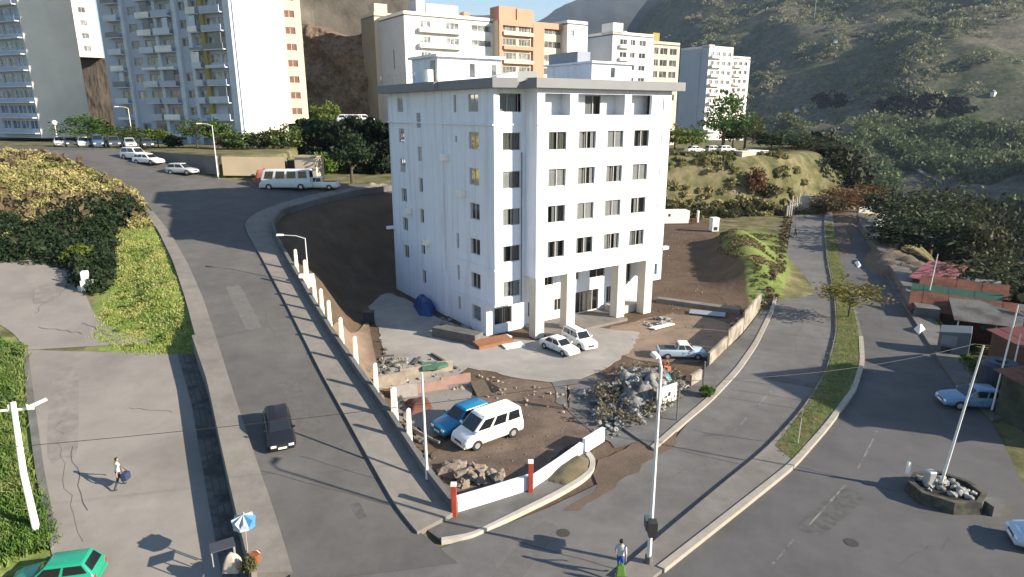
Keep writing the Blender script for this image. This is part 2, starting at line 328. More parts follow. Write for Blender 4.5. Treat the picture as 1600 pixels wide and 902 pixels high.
    bp = N.new('ShaderNodeBump'); bp.inputs['Strength'].default_value = .7; bp.inputs['Distance'].default_value = .12; L.new(n_b, bp.inputs['Height']); L.new(bp.outputs[0], b.inputs['Normal'])
    return m
GM = ground_material()
def sub_sheet(name, sel):
    q = Q[sel]; used, inv = np.unique(q, return_inverse=True); V = VALL[used]; F = inv.reshape(-1, 4)
    me = bpy.data.meshes.new(name); n = len(F)
    me.vertices.add(len(V)); me.vertices.foreach_set('co', V.ravel().astype(np.float32)); me.loops.add(n * 4); me.loops.foreach_set('vertex_index', F.ravel().astype(np.int32))
    me.polygons.add(n); me.polygons.foreach_set('loop_start', np.arange(0, n * 4, 4, dtype=np.int32)); me.update(calc_edges=True)
    me.polygons.foreach_set('use_smooth', np.ones(n, bool))
    at = me.color_attributes.new('cover', 'FLOAT_COLOR', 'POINT'); at.data.foreach_set('color', CALL[used].ravel().astype(np.float32)); me.materials.append(GM)
    return link(name, me)
tag(sub_sheet('ground', ~farq), 'sloping scrub, grass and bare brown dirt around the white building', 'ground', kind='structure')
tag(sub_sheet('hills', farq), 'hazy scrub covered hills and mountain beyond the valley', 'hills', kind='structure')

# ------------------------------------------------------------ roads and pavements
def ribbon(name, A, B, zf, dz, m, n=60, k=5, kerb=0.0, parent=None, sm=2):
    A = smooth_line(A, n, sm); B = smooth_line(B, n, sm); n = len(A); t = np.linspace(0, 1, k)
    X = A[:, None, 0] * (1 - t) + B[:, None, 0] * t; Y = A[:, None, 1] * (1 - t) + B[:, None, 1] * t; Z = zf(X, Y) + dz
    V = list(np.stack([X, Y, Z], -1).reshape(-1, 3)); F = [(i * k + j, i * k + j + 1, (i + 1) * k + j + 1, (i + 1) * k + j) for i in range(n - 1) for j in range(k - 1)]
    p, q, r = Vector(V[F[0][0]]), Vector(V[F[0][1]]), Vector(V[F[0][2]])
    flip = (q - p).cross(r - p).z < 0
    if flip: F = [f[::-1] for f in F]
    if kerb:                                             # side skirts down to the road
        o = len(V); ring = [i * k for i in range(n)] + [(n - 1) * k + j for j in range(1, k)] + [i * k + k - 1 for i in range(n - 2, -1, -1)] + [j for j in range(k - 2, 0, -1)]
        V += [(V[i][0], V[i][1], V[i][2] - kerb) for i in ring]; L = len(ring)
        for a in range(L):
            b = (a + 1) % L; f = (ring[a], o + a, o + b, ring[b]); F.append(f[::-1] if flip else f)
    o = link(name, new_mesh(name, V, F, m), parent)
    return o
def ragged(poly, step=.7, amp=.22, seed=3):
    r = random.Random(seed); out = []; n = len(poly)
    for i in range(n):
        a = np.array(poly[i][:2], float); b = np.array(poly[(i + 1) % n][:2], float); L_ = np.hypot(*(b - a)); k = max(1, int(L_ / step))
        for q in range(k): out.append(tuple(a + (b - a) * q / k + (np.array([r.uniform(-amp, amp), r.uniform(-amp, amp)]) if q else 0)))
    return out
def flat(name, poly, z0, z1, m, parent=None): return MB().prism([tuple(map(float, p[:2])) for p in poly], z0, z1).build(name, m, parent)
KL = pp((458, 900), (430, 806), (395, 706), (366, 620), (341, 540), (318, 470), (295, 417), (266, 366), (236, 328), (207, 296), (160, 270), (100, 247), (50, 235), (-40, 225))
KR = pp((690, 852), (652, 838), (620, 800), (560, 692), (500, 583), (450, 483), (407, 402), (387, 368), (382, 352), (395, 338), (420, 327), (470, 311), (520, 300), (605, 290))
r1 = ribbon('climbing_road', pp((455, 912)) + KL, [tuple(HC + np.array([1.0, -1.4]))] + KR[:9] + pp((420, 300), (345, 282), (240, 248), (150, 226), (60, 215), (-60, 208)), hA, .06, asphalt, 90, 9)
tag(r1, kind='structure')
up = ribbon('upper_road', pp((345, 281), (400, 284), (520, 287), (610, 290)), pp((383, 360), (400, 334), (520, 300), (612, 293)), hA, .05, asphalt, 24, 5); tag(up, kind='structure')
OUTL = pp((400, 902), (374, 800), (351, 700), (329, 600), (306, 530), (290, 470), (271, 412), (247, 362), (222, 330))
s1 = ribbon('left_pavement', OUTL, pp((458, 900), (430, 806), (395, 706), (366, 620), (341, 540), (318, 470), (295, 417), (266, 366), (240, 333)), hA, .2, concrete, 60, 4, .35); tag(s1, kind='structure')
OUTR = pp((712, 806), (670, 752), (610, 660), (560, 588), (520, 530), (487, 475), (455, 420), (432, 376), (426, 356), (440, 337), (500, 319), (560, 305), (612, 298))
s2 = ribbon('right_pavement', KR[1:], OUTR, hA, .22, concrete, 80, 4, .4); tag(s2, kind='structure')
# retaining wall between the left pavement and the lower street
def wall_line(name, line, zf0, zf1, th, m, parent=None, n=40):
    L = smooth_line(line, n, 1); V = []; F = []
    for i in range(len(L)):
        d = L[min(i + 1, len(L) - 1)] - L[max(i - 1, 0)]; d = d[:2] / np.hypot(*d[:2]); q = np.array([-d[1], d[0]]) * th / 2
        for p in (L[i][:2] + q, L[i][:2] - q):
            V.append((*p, float(zf0(*p)))); V.append((*p, float(zf1(*p))))
    for i in range(len(L) - 1):
        a = i * 4; b = a + 4
        F += [(a, b, b + 1, a + 1), (a + 2, a + 3, b + 3, b + 2), (a + 1, b + 1, b + 3, a + 3)]
    F += [(0, 1, 3, 2), tuple(len(V) - 4 + k for k in (0, 2, 3, 1))]
    return link(name, new_mesh(name, V, F, m), parent)
E2 = pp((398, 905), (372, 800), (349, 700), (327, 600), (303, 530))
tag(wall_line('retaining_wall', E2, lambda x, y: hE(x, y) - .3, lambda x, y: hA(x, y) + .32, .22, concrete, n=30), 'low concrete retaining wall between pavement and lower concrete street', 'retaining wall')
low = ribbon('lower_street', pp((88, 902), (74, 830), (55, 720), (45, 620), (38, 548), dz=-1.1), pp((398, 905), (372, 800), (349, 700), (327, 600), (303, 532)), hE, .05, lot_concrete, 40, 8); tag(low, kind='structure')
lowlot = ribbon('lower_lot', pp((38, 548), (28, 525), (-30, 490), (-70, 392), dz=-1.1), pp((290, 533), (200, 527), (150, 500), (128, 445), (96, 392), dz=-1.1), hE, .035, lot_concrete, 24, 8); tag(lowlot, kind='structure')
kerb_low = ribbon('street_edging', pp((92, 850), (70, 740), (56, 640), (44, 550), dz=-1.1), pp((80, 862), (56, 740), (43, 640), (36, 550), dz=-1.1), hE, .16, concrete_grey, 40, 2, .25); tag(kerb_low, kind='structure')
flatz = lambda x, y: 0 * x
# junction and the two carriageways on the right
R2L = [(690, 858), (735, 846), (800, 816), (870, 790), (960, 745), (1056, 700), (1064, 668), (1110, 630), (1155, 582), (1184, 540), (1207, 490), (1222, 430), (1232, 380), (1238, 338)]
R2R = [(1288, 335), (1287, 360), (1292, 410), (1303, 465), (1306, 520), (1292, 578), (1256, 640), (1200, 703), (1120, 768), (1000, 870), (950, 915)]
j = flat('junction_road', [(-10.5, 14), tuple(P(452, 915)[:2])] + gp((520, 900), (690, 858)) + list(map(lambda p: tuple(p[:2]), resample(gp(*R2L), 40)[1:])) + list(map(lambda p: tuple(p[:2]), resample(gp(*R2R), 40))) + [(4, 14)], -.1, .07, asphalt_j); tag(j, kind='structure')
MED_L = [(a, b) for a, b in R2R[:-1]]
MED_R = [(1300, 332), (1305, 380), (1318, 430), (1333, 480), (1347, 525), (1350, 570), (1337, 612), (1292, 672), (1240, 732), (1160, 797), (1036, 895), (1012, 915)]
med = ribbon('median', gp(*MED_L, (960, 905)), gp(*MED_R), flatz, .24, concrete, 70, 4, .3); tag(med, kind='structure')
R3R = [(1338, 333), (1348, 360), (1366, 402), (1397, 455), (1433, 512), (1463, 560), (1493, 606), (1550, 660), (1590, 740), (1640, 860), (1700, 1000)]
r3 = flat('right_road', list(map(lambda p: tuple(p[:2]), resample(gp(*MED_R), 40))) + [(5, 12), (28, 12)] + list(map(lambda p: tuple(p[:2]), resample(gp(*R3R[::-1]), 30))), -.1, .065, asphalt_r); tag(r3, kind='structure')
grass_sheet = mat('grass_soil', (0.0720, 0.1008, 0.0269), .97, .3, 3, .05, 12, col2=(0.1248, 0.1104, 0.0480), patches=.8)
GR_L = [(1288, 350), (1294, 410), (1305, 465), (1309, 520), (1295, 579), (1260, 641), (1211, 702)]
GR_R = [(1299, 350), (1313, 410), (1328, 465), (1341, 525), (1343, 570), (1330, 611), (1238, 724)]
mg = ribbon('median_grass', gp(*GR_L), gp(*GR_R), flatz, .262, grass_sheet, 40, 5); tag(mg, kind='structure')
pale_kerb = mat('pale_kerb', (0.3000, 0.2760, 0.2340), .85, .12, 2)
mk = ribbon('median_kerb', gp((1348, 530), (1351, 570), (1338, 614), (1294, 674), (1242, 734), (1162, 799), (1038, 898)), gp((1341, 530), (1343, 570), (1330, 612), (1285, 672), (1232, 731), (1152, 794), (1026, 893)), flatz, .30, pale_kerb, 50, 2, .3); tag(mk, kind='structure')
rp = ribbon('right_road_pavement', gp(*R3R[:8]), gp((1346, 333), (1362, 358), (1392, 400), (1430, 450), (1462, 505), (1495, 555), (1530, 605), (1585, 655)), flatz, .24, concrete_grey, 50, 3, .35); tag(rp, kind='structure')
r2p = ribbon('lot_pavement', gp((1020, 705), (1062, 668), (1108, 630), (1153, 582), (1182, 540), (1206, 488)), gp((955, 660), (1050, 632), (1078, 602), (1118, 562), (1158, 528), (1190, 486)), flatz, .16, concrete_grey, 40, 4, .25); tag(r2p, kind='structure')
r2k = ribbon('road_kerb', gp((1022, 707), (1064, 670), (1110, 632), (1155, 584), (1184, 541), (1208, 490), (1224, 430)), gp((1016, 702), (1058, 665), (1103, 627), (1148, 580), (1178, 537), (1203, 487), (1220, 429)), flatz, .22, pale_kerb, 50, 2, .25); tag(r2k, kind='structure')
cp = flat('corner_pavement', gp((660, 828), (690, 850), (735, 843), (800, 812), (870, 778), (905, 757), (925, 740), (928, 722), (918, 712), (900, 700), (835, 766), (712, 806), (690, 782)), -.1, .2, concrete_grey); tag(cp, kind='structure')
ck = ribbon('corner_kerb', gp((690, 852), (735, 845), (800, 814), (870, 780), (908, 758), (928, 741), (931, 722), (920, 710)), gp((690, 847), (735, 840), (798, 809), (866, 775), (900, 755), (920, 740), (923, 725), (915, 715)), flatz, .25, mat('kerb_cream', (.40, .37, .32), .85, .15, 2), 40, 2, .3); tag(ck, kind='structure')
fc = flat('forecourt', ragged(gp((585, 600), (600, 560), (592, 520), (575, 480), (598, 456), (632, 466), (690, 500), (770, 530), (840, 532), (930, 512), (1000, 520), (985, 548), (940, 580), (880, 600), (800, 590), (730, 575), (690, 600), (640, 615))), -.1, .035, mat('forecourt', (.30, .285, .265), .92, .10, .5, .008, 16, col2=(.235, .222, .205), patches=.13, thr=(.45, .62))); tag(fc, kind='structure')
slabp = flat('rubble_slab', ragged(gp((862, 598), (940, 588), (1000, 620), (1060, 640), (1040, 680), (960, 700), (905, 660), (868, 630))), -.1, .05, concrete_grey); tag(slabp, kind='structure')
lp2 = flat('lot_paving', ragged(gp((600, 640), (690, 590), (735, 600), (740, 640), (690, 680), (640, 690))), -.1, .045, lot_concrete); tag(lp2, kind='structure')
apron = flat('dirt_apron', ragged(gp((880, 800), (930, 770), (935, 720), (1000, 690), (1058, 676), (1052, 702), (980, 745), (905, 800))), -.05, .082, dirt); tag(apron, kind='structure')
# expansion joints, painted wire shadows, cracks and faint lane paint on the carriageways (children of the roads)
joint_and_shadow_m = mat('joint_and_shadow', (.066, .064, .062), .95, .2, 3); lane_m = mat('lane_paint', (0.1800, 0.1740, 0.1620), .9, .4, 2.5, col2=(0.1020, 0.0990, 0.0960), patches=.8, thr=(.45, .55))
def strip(name, a, b, w, z, m, parent, jit=.05, n=9):
    a = np.array(a[:2]); b = np.array(b[:2]); d = (b - a) / np.hypot(*(b - a)); q = np.array([-d[1], d[0]]); V = []; F = []
    for i in range(n):
        p = a + (b - a) * i / (n - 1) + q * random.uniform(-jit, jit)
        for s in (-1, 1): V.append((*(p + q * s * w / 2 * random.uniform(.7, 1.2)), z(*p) if callable(z) else z))
    for i in range(n - 1): F.append((i * 2 + 1, i * 2, i * 2 + 2, i * 2 + 3))
    return link(name, new_mesh(name, V, F, m), parent)
for a, b in [((1085, 615), (1275, 645)), ((1060, 705), (1200, 738)), ((1140, 610), (1283, 632)), ((1207, 522), (1305, 532)), ((1222, 465), (1300, 468)), ((800, 845), (965, 893)), ((1225, 440), (1297, 443)), ((1232, 405), (1291, 406))]:
    strip('joint_and_shadow', G(*a), G(*b), .07, .0745, joint_and_shadow_m, j)  # the strip by the street corner carries on a painted wire shadow
for a, b in [((1352, 578), (1488, 593)), ((1352, 543), (1465, 562)), ((1330, 470), (1425, 476)), ((1332, 492), (1418, 494)), ((1242, 730), (1395, 768))]:
    strip('joint_and_shadow', G(*a), G(*b), .08, .0695, joint_and_shadow_m, r3)
for a, b in [((1205, 612), (1148, 675)), ((1370, 675), (1340, 735)), ((1320, 760), (1265, 822)), ((1240, 845), (1205, 885))]:
    strip('lane_line', G(*a), G(*b), .1, .0745 if a[0] < 1230 and a[1] < 700 else .0695, lane_m, j if a[0] < 1230 and a[1] < 700 else r3, .02)
for a, b in [((335, 530), (400, 515)), ((470, 715), (640, 765)), ((400, 735), (700, 815))]:  # the two long strips are wire shadows put down as dark colour
    strip('joint_and_shadow', P(*a), P(*b), .06, lambda x, y: float(hA(x, y)) + .066, joint_and_shadow_m, r1)
for a, b in [((130, 505), (165, 522)), ((200, 640), (270, 645)), ((110, 700), (135, 800)), ((60, 512), (130, 522))]:
    strip('crack', P(*a, -1.1), P(*b, -1.1), .05, lambda x, y: float(hE(x, y)) + .056, joint_and_shadow_m, low, .12)

# repairs, stains, cracks and covers on the carriageways
patch_m = mat('asphalt_patch', (.090, .088, .086), .95, .15, 2.5); stain_m = mat('oil_stain', (.082, .080, .078), .8, .3, 3); pale_patch = mat('pale_patch', (.118, .114, .110), .95, .12, 2)
def patch(px, py, w, h, rz, m, parent, surf, z):
    c = (P(px, py) if surf == 'A' else P(px, py, -1.1) if surf == 'E' else G(px, py))[:2]; r = random.Random(int(px * 7 + py)); ca, sa = math.cos(rz), math.sin(rz); V = []
    for k in range(24):
        t = 2 * math.pi * k / 24; q = (abs(math.cos(t)) ** 8 + abs(math.sin(t)) ** 8) ** -.125 * r.uniform(.95, 1.03); x = math.cos(t) * q * w / 2; y = math.sin(t) * q * h / 2; p_ = (c[0] + x * ca - y * sa, c[1] + x * sa + y * ca)
        V.append((*p_, (float(hA(*p_)) if surf == 'A' else float(hE(*p_)) if surf == 'E' else 0) + z))
    return link('patch', new_mesh('patch', V, [tuple(range(24))], m), parent)
AZ = math.atan2(HD[1], HD[0])
for a, b, w, h, m in ((470, 640, 7.2, 1.3, patch_m), (380, 480, 9, 1.2, pale_patch), (560, 800, 1.2, .5, stain_m)):
    patch(a, b, w, h, AZ, m, r1, 'A', .064)
for a, b, w, h, m in ((1250, 600, 1.2, 5, stain_m), (1265, 480, 1.4, 9.0, pale_patch), (820, 870, 5.5, 1.2, pale_patch)):
    patch(a, b, w, h, R(60), m, j, 'G', .0735)
for a, b, w, h, m in ((1300, 800, 5.4, 1.3, stain_m), (1390, 560, 1.4, 7.0, patch_m)):
    patch(a, b, w, h, R(40), m, r3, 'G', .0685)
low_stain = mat('slab_stain', (.185, .172, .157), .95, .2, 1.5)
for a, b, w, h in ((100, 640, 11, 1.5), (70, 460, 4, 1.5)): patch(a, b, w, h, AZ, low_stain, low, 'E', .054)
crack_m = mat('crack', (.095, .09, .084), .95, .2, 3)
def crack(a, b, parent, surf, z, amp=.25, n=16):
    f = {'A': lambda q: P(*q), 'E': lambda q: P(*q, -1.1), 'G': lambda q: G(*q)}[surf]; zf = {'A': lambda x, y: float(hA(x, y)) + z, 'E': lambda x, y: float(hE(x, y)) + z, 'G': z}[surf]
    return strip('crack', f(a), f(b), .028, zf, crack_m, parent, amp, n)
for a, b in (((450, 560), (380, 430)), ((330, 480), (400, 470))): crack(a, b, r1, 'A', .0655)
for a, b in (((1240, 560), (1270, 420)), ((1000, 760), (1130, 720))): crack(a, b, j, 'G', .0758)
for a, b in (((1400, 880), (1560, 820)), ((1380, 540), (1360, 420))): crack(a, b, r3, 'G', .0708)
for a, b in (((90, 660), (125, 850)), ((120, 440), (40, 500))): crack(a, b, low, 'E', .0562)
iron = mat('cast_iron', (.05, .047, .045), .7, .2, 6)
for a, b, par, z in ((1150, 760, j, .072), (1330, 850, r3, .067), (880, 835, j, .072)):
    c = G(a, b); m_ = MB(); m_.tube([(c[0], c[1], z - .03), (c[0], c[1], z + .012)], .32, 20); m_.build('manhole_cover', iron, par)

# bare earth of different colours: tan bank and yard, redder lot
tan_dirt = mat('tan_dirt', (.215, .160, .118), .97, .14, .8, .03, 8, col2=(.165, .120, .088), patches=.2); red_dirt = mat('lot_dirt', (.140, .104, .080), .97, .18, .9, .03, 8, col2=(.095, .070, .054), patches=.25)
tag(flat('yard_earth', ragged(gp((925, 520), (1000, 500), (1050, 490), (1120, 500), (1150, 512), (1120, 550), (1090, 566), (1030, 568), (985, 560), (940, 545))), -.1, .03, tan_dirt), kind='structure')
tag(flat('lot_earth', ragged(gp((720, 790), (660, 715), (700, 690), (740, 640), (745, 600), (800, 592), (880, 602), (905, 655), (930, 690), (870, 730), (800, 765))), -.1, .026, red_dirt), kind='structure')
tag(ribbon('bank_earth', [tuple(np.array(q) + np.array([.36, .2])) for q in pp((510, 515), (520, 530), (560, 588), (610, 660))], gp((575, 500), (582, 540), (590, 575), (604, 640)), lambda x, y: height(x, y), .16, tan_dirt, 60, 16, 0, None, 1), kind='structure')
# dark strip standing in for the retaining wall's shade at its foot
wall_shade_m = mat('wall_shade_tone', (.115, .112, .105), .95, .2, 1.2, col2=(.06, .058, .054), patches=.8)
EE = np.array(E2); dr = ribbon('wall_shade_strip', [tuple(q + np.array([-.13, -.08])) for q in EE], [tuple(q + np.array([-.98, -.6])) for q in EE], hE, .085, wall_shade_m, 40, 4, .12); tag(dr, kind='structure')
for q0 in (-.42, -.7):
    for i in range(4): a = EE[i] + np.array([q0, q0 * .6]); b = EE[i + 1] + np.array([q0, q0 * .6]); strip('joint_and_shadow', a, b, .05, lambda x, y: float(hE(x, y)) + .092, joint_and_shadow_m, dr, .01)
# ------------------------------------------------------------ facades
def facade(root, o, d, n, Wd, z0, z1, ops, m, depth=.25, name='wall'):
    """vertical wall from plan point o along d with outward normal n; ops = (a0,a1,z0,z1) holes with reveals"""
    o = np.array(o[:2], float); d = np.array(d[:2], float); n = np.array(n[:2], float)
    us = sorted({0.0, float(Wd), *[float(q) for r in ops for q in r[:2]]}); zs = sorted({float(z0), float(z1), *[float(q) for r in ops for q in r[2:4]]})
    mb = MB(); pt = lambda u, z, k=0: (*(o + d * u - n * k), z)
    cross = d[0] * n[1] - d[1] * n[0]                    # <0 : u to the right seen from outside
    def q(a, b, c, e): mb.quad(a, b, c, e) if cross < 0 else mb.quad(e, c, b, a)
    for i in range(len(us) - 1):
        for k in range(len(zs) - 1):
            cu = (us[i] + us[i + 1]) / 2; cz = (zs[k] + zs[k + 1]) / 2
            if any(r[0] < cu < r[1] and r[2] < cz < r[3] for r in ops): continue
            q(pt(us[i], zs[k]), pt(us[i + 1], zs[k]), pt(us[i + 1], zs[k + 1]), pt(us[i], zs[k + 1]))
    for a0, a1, b0, b1 in [r[:4] for r in ops]:
        D_ = depth
        q(pt(a0, b0), pt(a0, b0, D_), pt(a0, b1, D_), pt(a0, b1)); q(pt(a1, b0, D_), pt(a1, b0), pt(a1, b1), pt(a1, b1, D_))
        q(pt(a0, b0, D_), pt(a0, b0), pt(a1, b0), pt(a1, b0, D_)); q(pt(a0, b1), pt(a0, b1, D_), pt(a1, b1, D_), pt(a1, b1))
    return mb.build(name, m, root)
WIN_MESH = {}
def lbox(mb, a0, a1, y0, y1, z0, z1): mb.box((a0, y0, z0), (a1, y1, z1))
def window(root, o, d, n, r, style='curtain', name='window', fw=.06, mull=1, depth=.14, backing=.55):
    """frame part with panes (and curtains) as sub-parts; local frame: x along wall, y outward"""
    a0, a1, b0, b1 = r[:4]; w = round(a1 - a0, 2); h = round(b1 - b0, 2)
    rot = math.atan2(d[1], d[0]); right = d[0] * n[1] - d[1] * n[0]
    s = 1 if right > 0 else -1                           # local +y is d rotated left; outward = s*y
    key = (w, h, mull, s, fw)
    if key not in WIN_MESH:
        f = MB(); y0, y1 = (-depth - .05) * s, (-depth + .03) * s; y0, y1 = min(y0, y1), max(y0, y1)
        lbox(f, 0, fw, y0, y1, 0, h); lbox(f, w - fw, w, y0, y1, 0, h); lbox(f, fw, w - fw, y0, y1, 0, fw); lbox(f, fw, w - fw, y0, y1, h - fw, h)
        for k in range(mull): c = w * (k + 1) / (mull + 1); lbox(f, c - fw / 2, c + fw / 2, y0, y1, fw, h - fw)
        yb = -backing * s; f.cur = 1
        f.quad((-.02, yb, -.02), (w + .02, yb, -.02), (w + .02, yb, h + .02), (-.02, yb, h + .02))
        ys = sorted([(-depth - .02) * s, yb])
        f.quad((0, ys[0], 0), (w, ys[0], 0), (w, ys[1], 0), (0, ys[1], 0)); f.quad((0, ys[0], h), (w, ys[0], h), (w, ys[1], h), (0, ys[1], h)); f.quad((0, ys[0], 0), (0, ys[1], 0), (0, ys[1], h), (0, ys[0], h)); f.quad((w, ys[0], 0), (w, ys[1], 0), (w, ys[1], h), (w, ys[0], h))
        g = MB(); yg = (-depth - .01) * s; pw = (w - fw * (mull + 2)) / (mull + 1)
        g.quad((0, yg, 0), (pw, yg, 0), (pw, yg, h - 2 * fw), (0, yg, h - 2 * fw))
        WIN_MESH[key] = (f.mesh('window', [alu, interior]), g.mesh('pane', glass), pw)
    fm, gm, pw = WIN_MESH[key]; p = np.array(o[:2]) + np.array(d[:2]) * a0
    wo_ = link(name, fm, root, (*p, b0), rot)
    for k in range(mull + 1): link('pane', gm, wo_, (fw + k * (pw + fw), 0, fw))
    if style:
        m = {'curtain': curtain_white, 'olive': curtain_olive, 'grey': blind_grey}[style]
        c = MB(); yc = (-depth - .06) * s
        spans = random.choice([[(.04, .36), (.62, .94)], [(.04, .62)], [(.05, .30), (.40, .55), (.75, .95)], [(.05, .95)], [(.30, .64)], [(.03, .2), (.45, .7)]])
        if w < .8: spans = [(.05, .95)] if random.random() < .5 else [(.05, .4)]
        for a, b in spans:                               # pleated cloth
            N_ = max(3, int((b - a) * w / .08)); xs = np.linspace(a * w, b * w, N_)
            for i in range(N_ - 1):
                c.quad((xs[i], yc + .035 * (i % 2), .02), (xs[i + 1], yc + .035 * ((i + 1) % 2), .02), (xs[i + 1], yc + .035 * ((i + 1) % 2), h - .02), (xs[i], yc + .035 * (i % 2), h - .02))
        c.build('curtain', m, wo_)
    return wo_
FARWIN = {}
def far_window(root, o, d, n, r, mull=1, gm=None, fr=None, depth=.18, name='window'):
    a0, a1, b0, b1 = r[:4]; w = round(a1 - a0, 1); h = round(b1 - b0, 1); rot = math.atan2(d[1], d[0]); s = 1 if d[0] * n[1] - d[1] * n[0] > 0 else -1
    key = (w, h, mull, s, gm.name, fr.name)
    if key not in FARWIN:
        f = MB(); y = -depth * s; fw = .09
        ys = sorted((y, y + .05 * s))
        lbox(f, 0, fw, *ys, 0, h); lbox(f, w - fw, w, *ys, 0, h); lbox(f, fw, w - fw, *ys, 0, fw); lbox(f, fw, w - fw, *ys, h - fw, h)
        for k in range(mull): c = w * (k + 1) / (mull + 1); lbox(f, c - fw / 2, c + fw / 2, *ys, fw, h - fw)
        g = MB(); g.quad((0, y + .01 * s, 0), (w, y + .01 * s, 0), (w, y + .01 * s, h), (0, y + .01 * s, h))
        FARWIN[key] = (f.mesh('window', fr), g.mesh('pane', gm))
    fm, pm = FARWIN[key]; p = np.array(o[:2]) + np.array(d[:2]) * a0
    wo_ = link(name, fm, root, (*p, b0), rot); link('pane', pm, wo_); return wo_
def mat_glass_solid(name, col): return mat(name, col, .12, .5, .35, col2=tuple(c * 2.2 for c in col), patches=.6, thr=(.5, .56), spec=.6)
pane_dark = mat_glass_solid('pane_dark', (.045, .052, .06)); pane_blue = mat_glass_solid('pane_blue', (.05, .10, .17)); pane_grey = mat_glass_solid('pane_grey', (.11, .12, .13))

# ------------------------------------------------------------ the white building in the middle
BO = np.array([-2.3, 55.7]); BA = R(56)
E1 = np.array([math.sin(BA), math.cos(BA)]); E2v = np.array([-math.cos(BA), math.sin(BA)])
def B(u, v): return BO + E1 * u + E2v * v
hb = thing('apartment_building', (*BO, 0), 'white six storey apartment block with grey flat roof and entrance columns, in the centre', 'building')
hb_root = hb; HBL = Matrix.Translation((*map(float, BO), 0)).inverted()
class _W:                                                # parts are authored in world coordinates under the building's root
    pass
def adopt(root):
    inv = Matrix.Translation(root.location).inverted()
    for ch in root.children: ch.matrix_parent_inverse = inv
nL = -E1; nF = -E2v
VW = -1.5; ROWS = [16.4, 13.35, 10.25, 7.15]
# left (shaded) face in three bays
opsA = [(-VW + .92, -VW + 2.6, z0, z0 + 1.45) for z0 in (19.5, 16.4, 13.35, 10.33, 7.17, 4.03)]
opsB = [(-VW + 4.65, -VW + 5.15, 19.47, 20.95), (-VW + 4.65, -VW + 5.0, 16.9, 17.45), (-VW + 4.65, -VW + 5.15, 7.22, 8.66), (-VW + 4.65, -VW + 5.15, 4.18, 5.62)]
def strip_face(v0, v1, u, z0, z1, ops, name='wall'):
    return facade(hb, B(u, v0), E2v, nL, v1 - v0, z0, z1, ops, white_wall, .22, name)
strip_face(VW, 7.2, 0, 3.05, 21.35, opsA + opsB)
opsG = [(.95, 2.6, 1.0, 2.45), (4.6, 5.08, 1.22, 2.58)]
strip_face(0, 7.2, .0, 0, 3.05, opsG)
opsC = [(11.5 - 7.2, 12.4 - 7.2, z, z + 1.42) for z in (17.98, 14.8, 11.75, 8.65, 5.4, 2.33)]
strip_face(7.2, 13.4, -.14, 0, 21.35, opsC)
opsD = [(15.7 - 13.4, 17.05 - 13.4, z, z + 1.42) for z in (19.48, 16.42, 13.38, 10.3, 7.2, 4.2)]
strip_face(13.4, 19.4, .02, 0, 21.35, opsD)
MB().prism([B(-.14, 7.2), B(.3, 7.2), B(.3, 7.19), B(-.14, 7.19)], 0, 21.35).build('wall_return', white_wall, hb)
MB().prism([B(-.14, 13.4), B(.3, 13.4), B(.3, 13.41), B(-.14, 13.41)], 0, 21.35).build('wall_return', white_wall, hb)
sty = ['olive', 'grey', 'olive', None, 'grey', 'olive']
for k, r in enumerate(opsA): window(hb, B(0, VW), E2v, nL, r, ['grey', 'curtain', 'olive', 'grey', 'olive', 'grey'][k])
for r in opsB: window(hb, B(0, VW), E2v, nL, r, None, mull=0, fw=.04)
for r in opsG: window(hb, B(0, 0), E2v, nL, r, 'grey', mull=0)
for r in opsC: window(hb, B(-.14, 7.2), E2v, nL, r, None, mull=0, fw=.05)
for k, r in enumerate(opsD): window(hb, B(.02, 13.4), E2v, nL, r, [None, 'curtain', None, 'grey', 'grey', None][k])
# wing on the front (left part)
opsW = [(.85, 2.65, z, z + 1.45) for z in (16.4, 13.25, 10.1, 6.9, 3.75)]
top_w = (.55, 2.75, 19.5, 20.95)
facade(hb, B(0, VW), E1, nF, 3.1, 3.05, 21.35, opsW + [top_w], white_wall, .22)
for k, r in enumerate(opsW): window(hb, B(0, VW), E1, nF, r, ['olive', 'curtain', 'curtain', 'olive', 'curtain'][k])
window(hb, B(0, VW), E1, nF, top_w, 'curtain', depth=.6, backing=1.4)
MB().prism([B(0, VW), B(3.1, VW), B(3.1, 0), B(0, 0)], 3.05, 3.12).build('soffit', white_wall, hb)
# recessed ground storeys behind the columns
opsR = [(6.36, 7.46, 3.65, 4.75), (7.65, 8.6, 1.0, 2.2), (10.1, 10.65, 3.76, 4.65), (12.0, 14.0, 3.6, 4.75), (10.2, 13.25, .27, 2.45), (14.3, 15.2, .75, 2.45), (16.7, 17.6, 2.5, 4.6), (4.58, 5.0, .95, 2.4), (.87, 2.76, .8, 2.4)]
facade(hb, B(0, 0), E1, nF, 18.6, 0, 5.6, opsR, white_wall, .22)
for k, r in enumerate(opsR):
    w_ = r[1] - r[0]; window(hb, B(0, 0), E1, nF, r, [None, None, None, None, None, None, 'grey', None, 'olive'][k], mull=(3 if w_ > 2.5 else 1 if w_ > .8 else 0), name='entrance_door' if k == 4 else 'window')
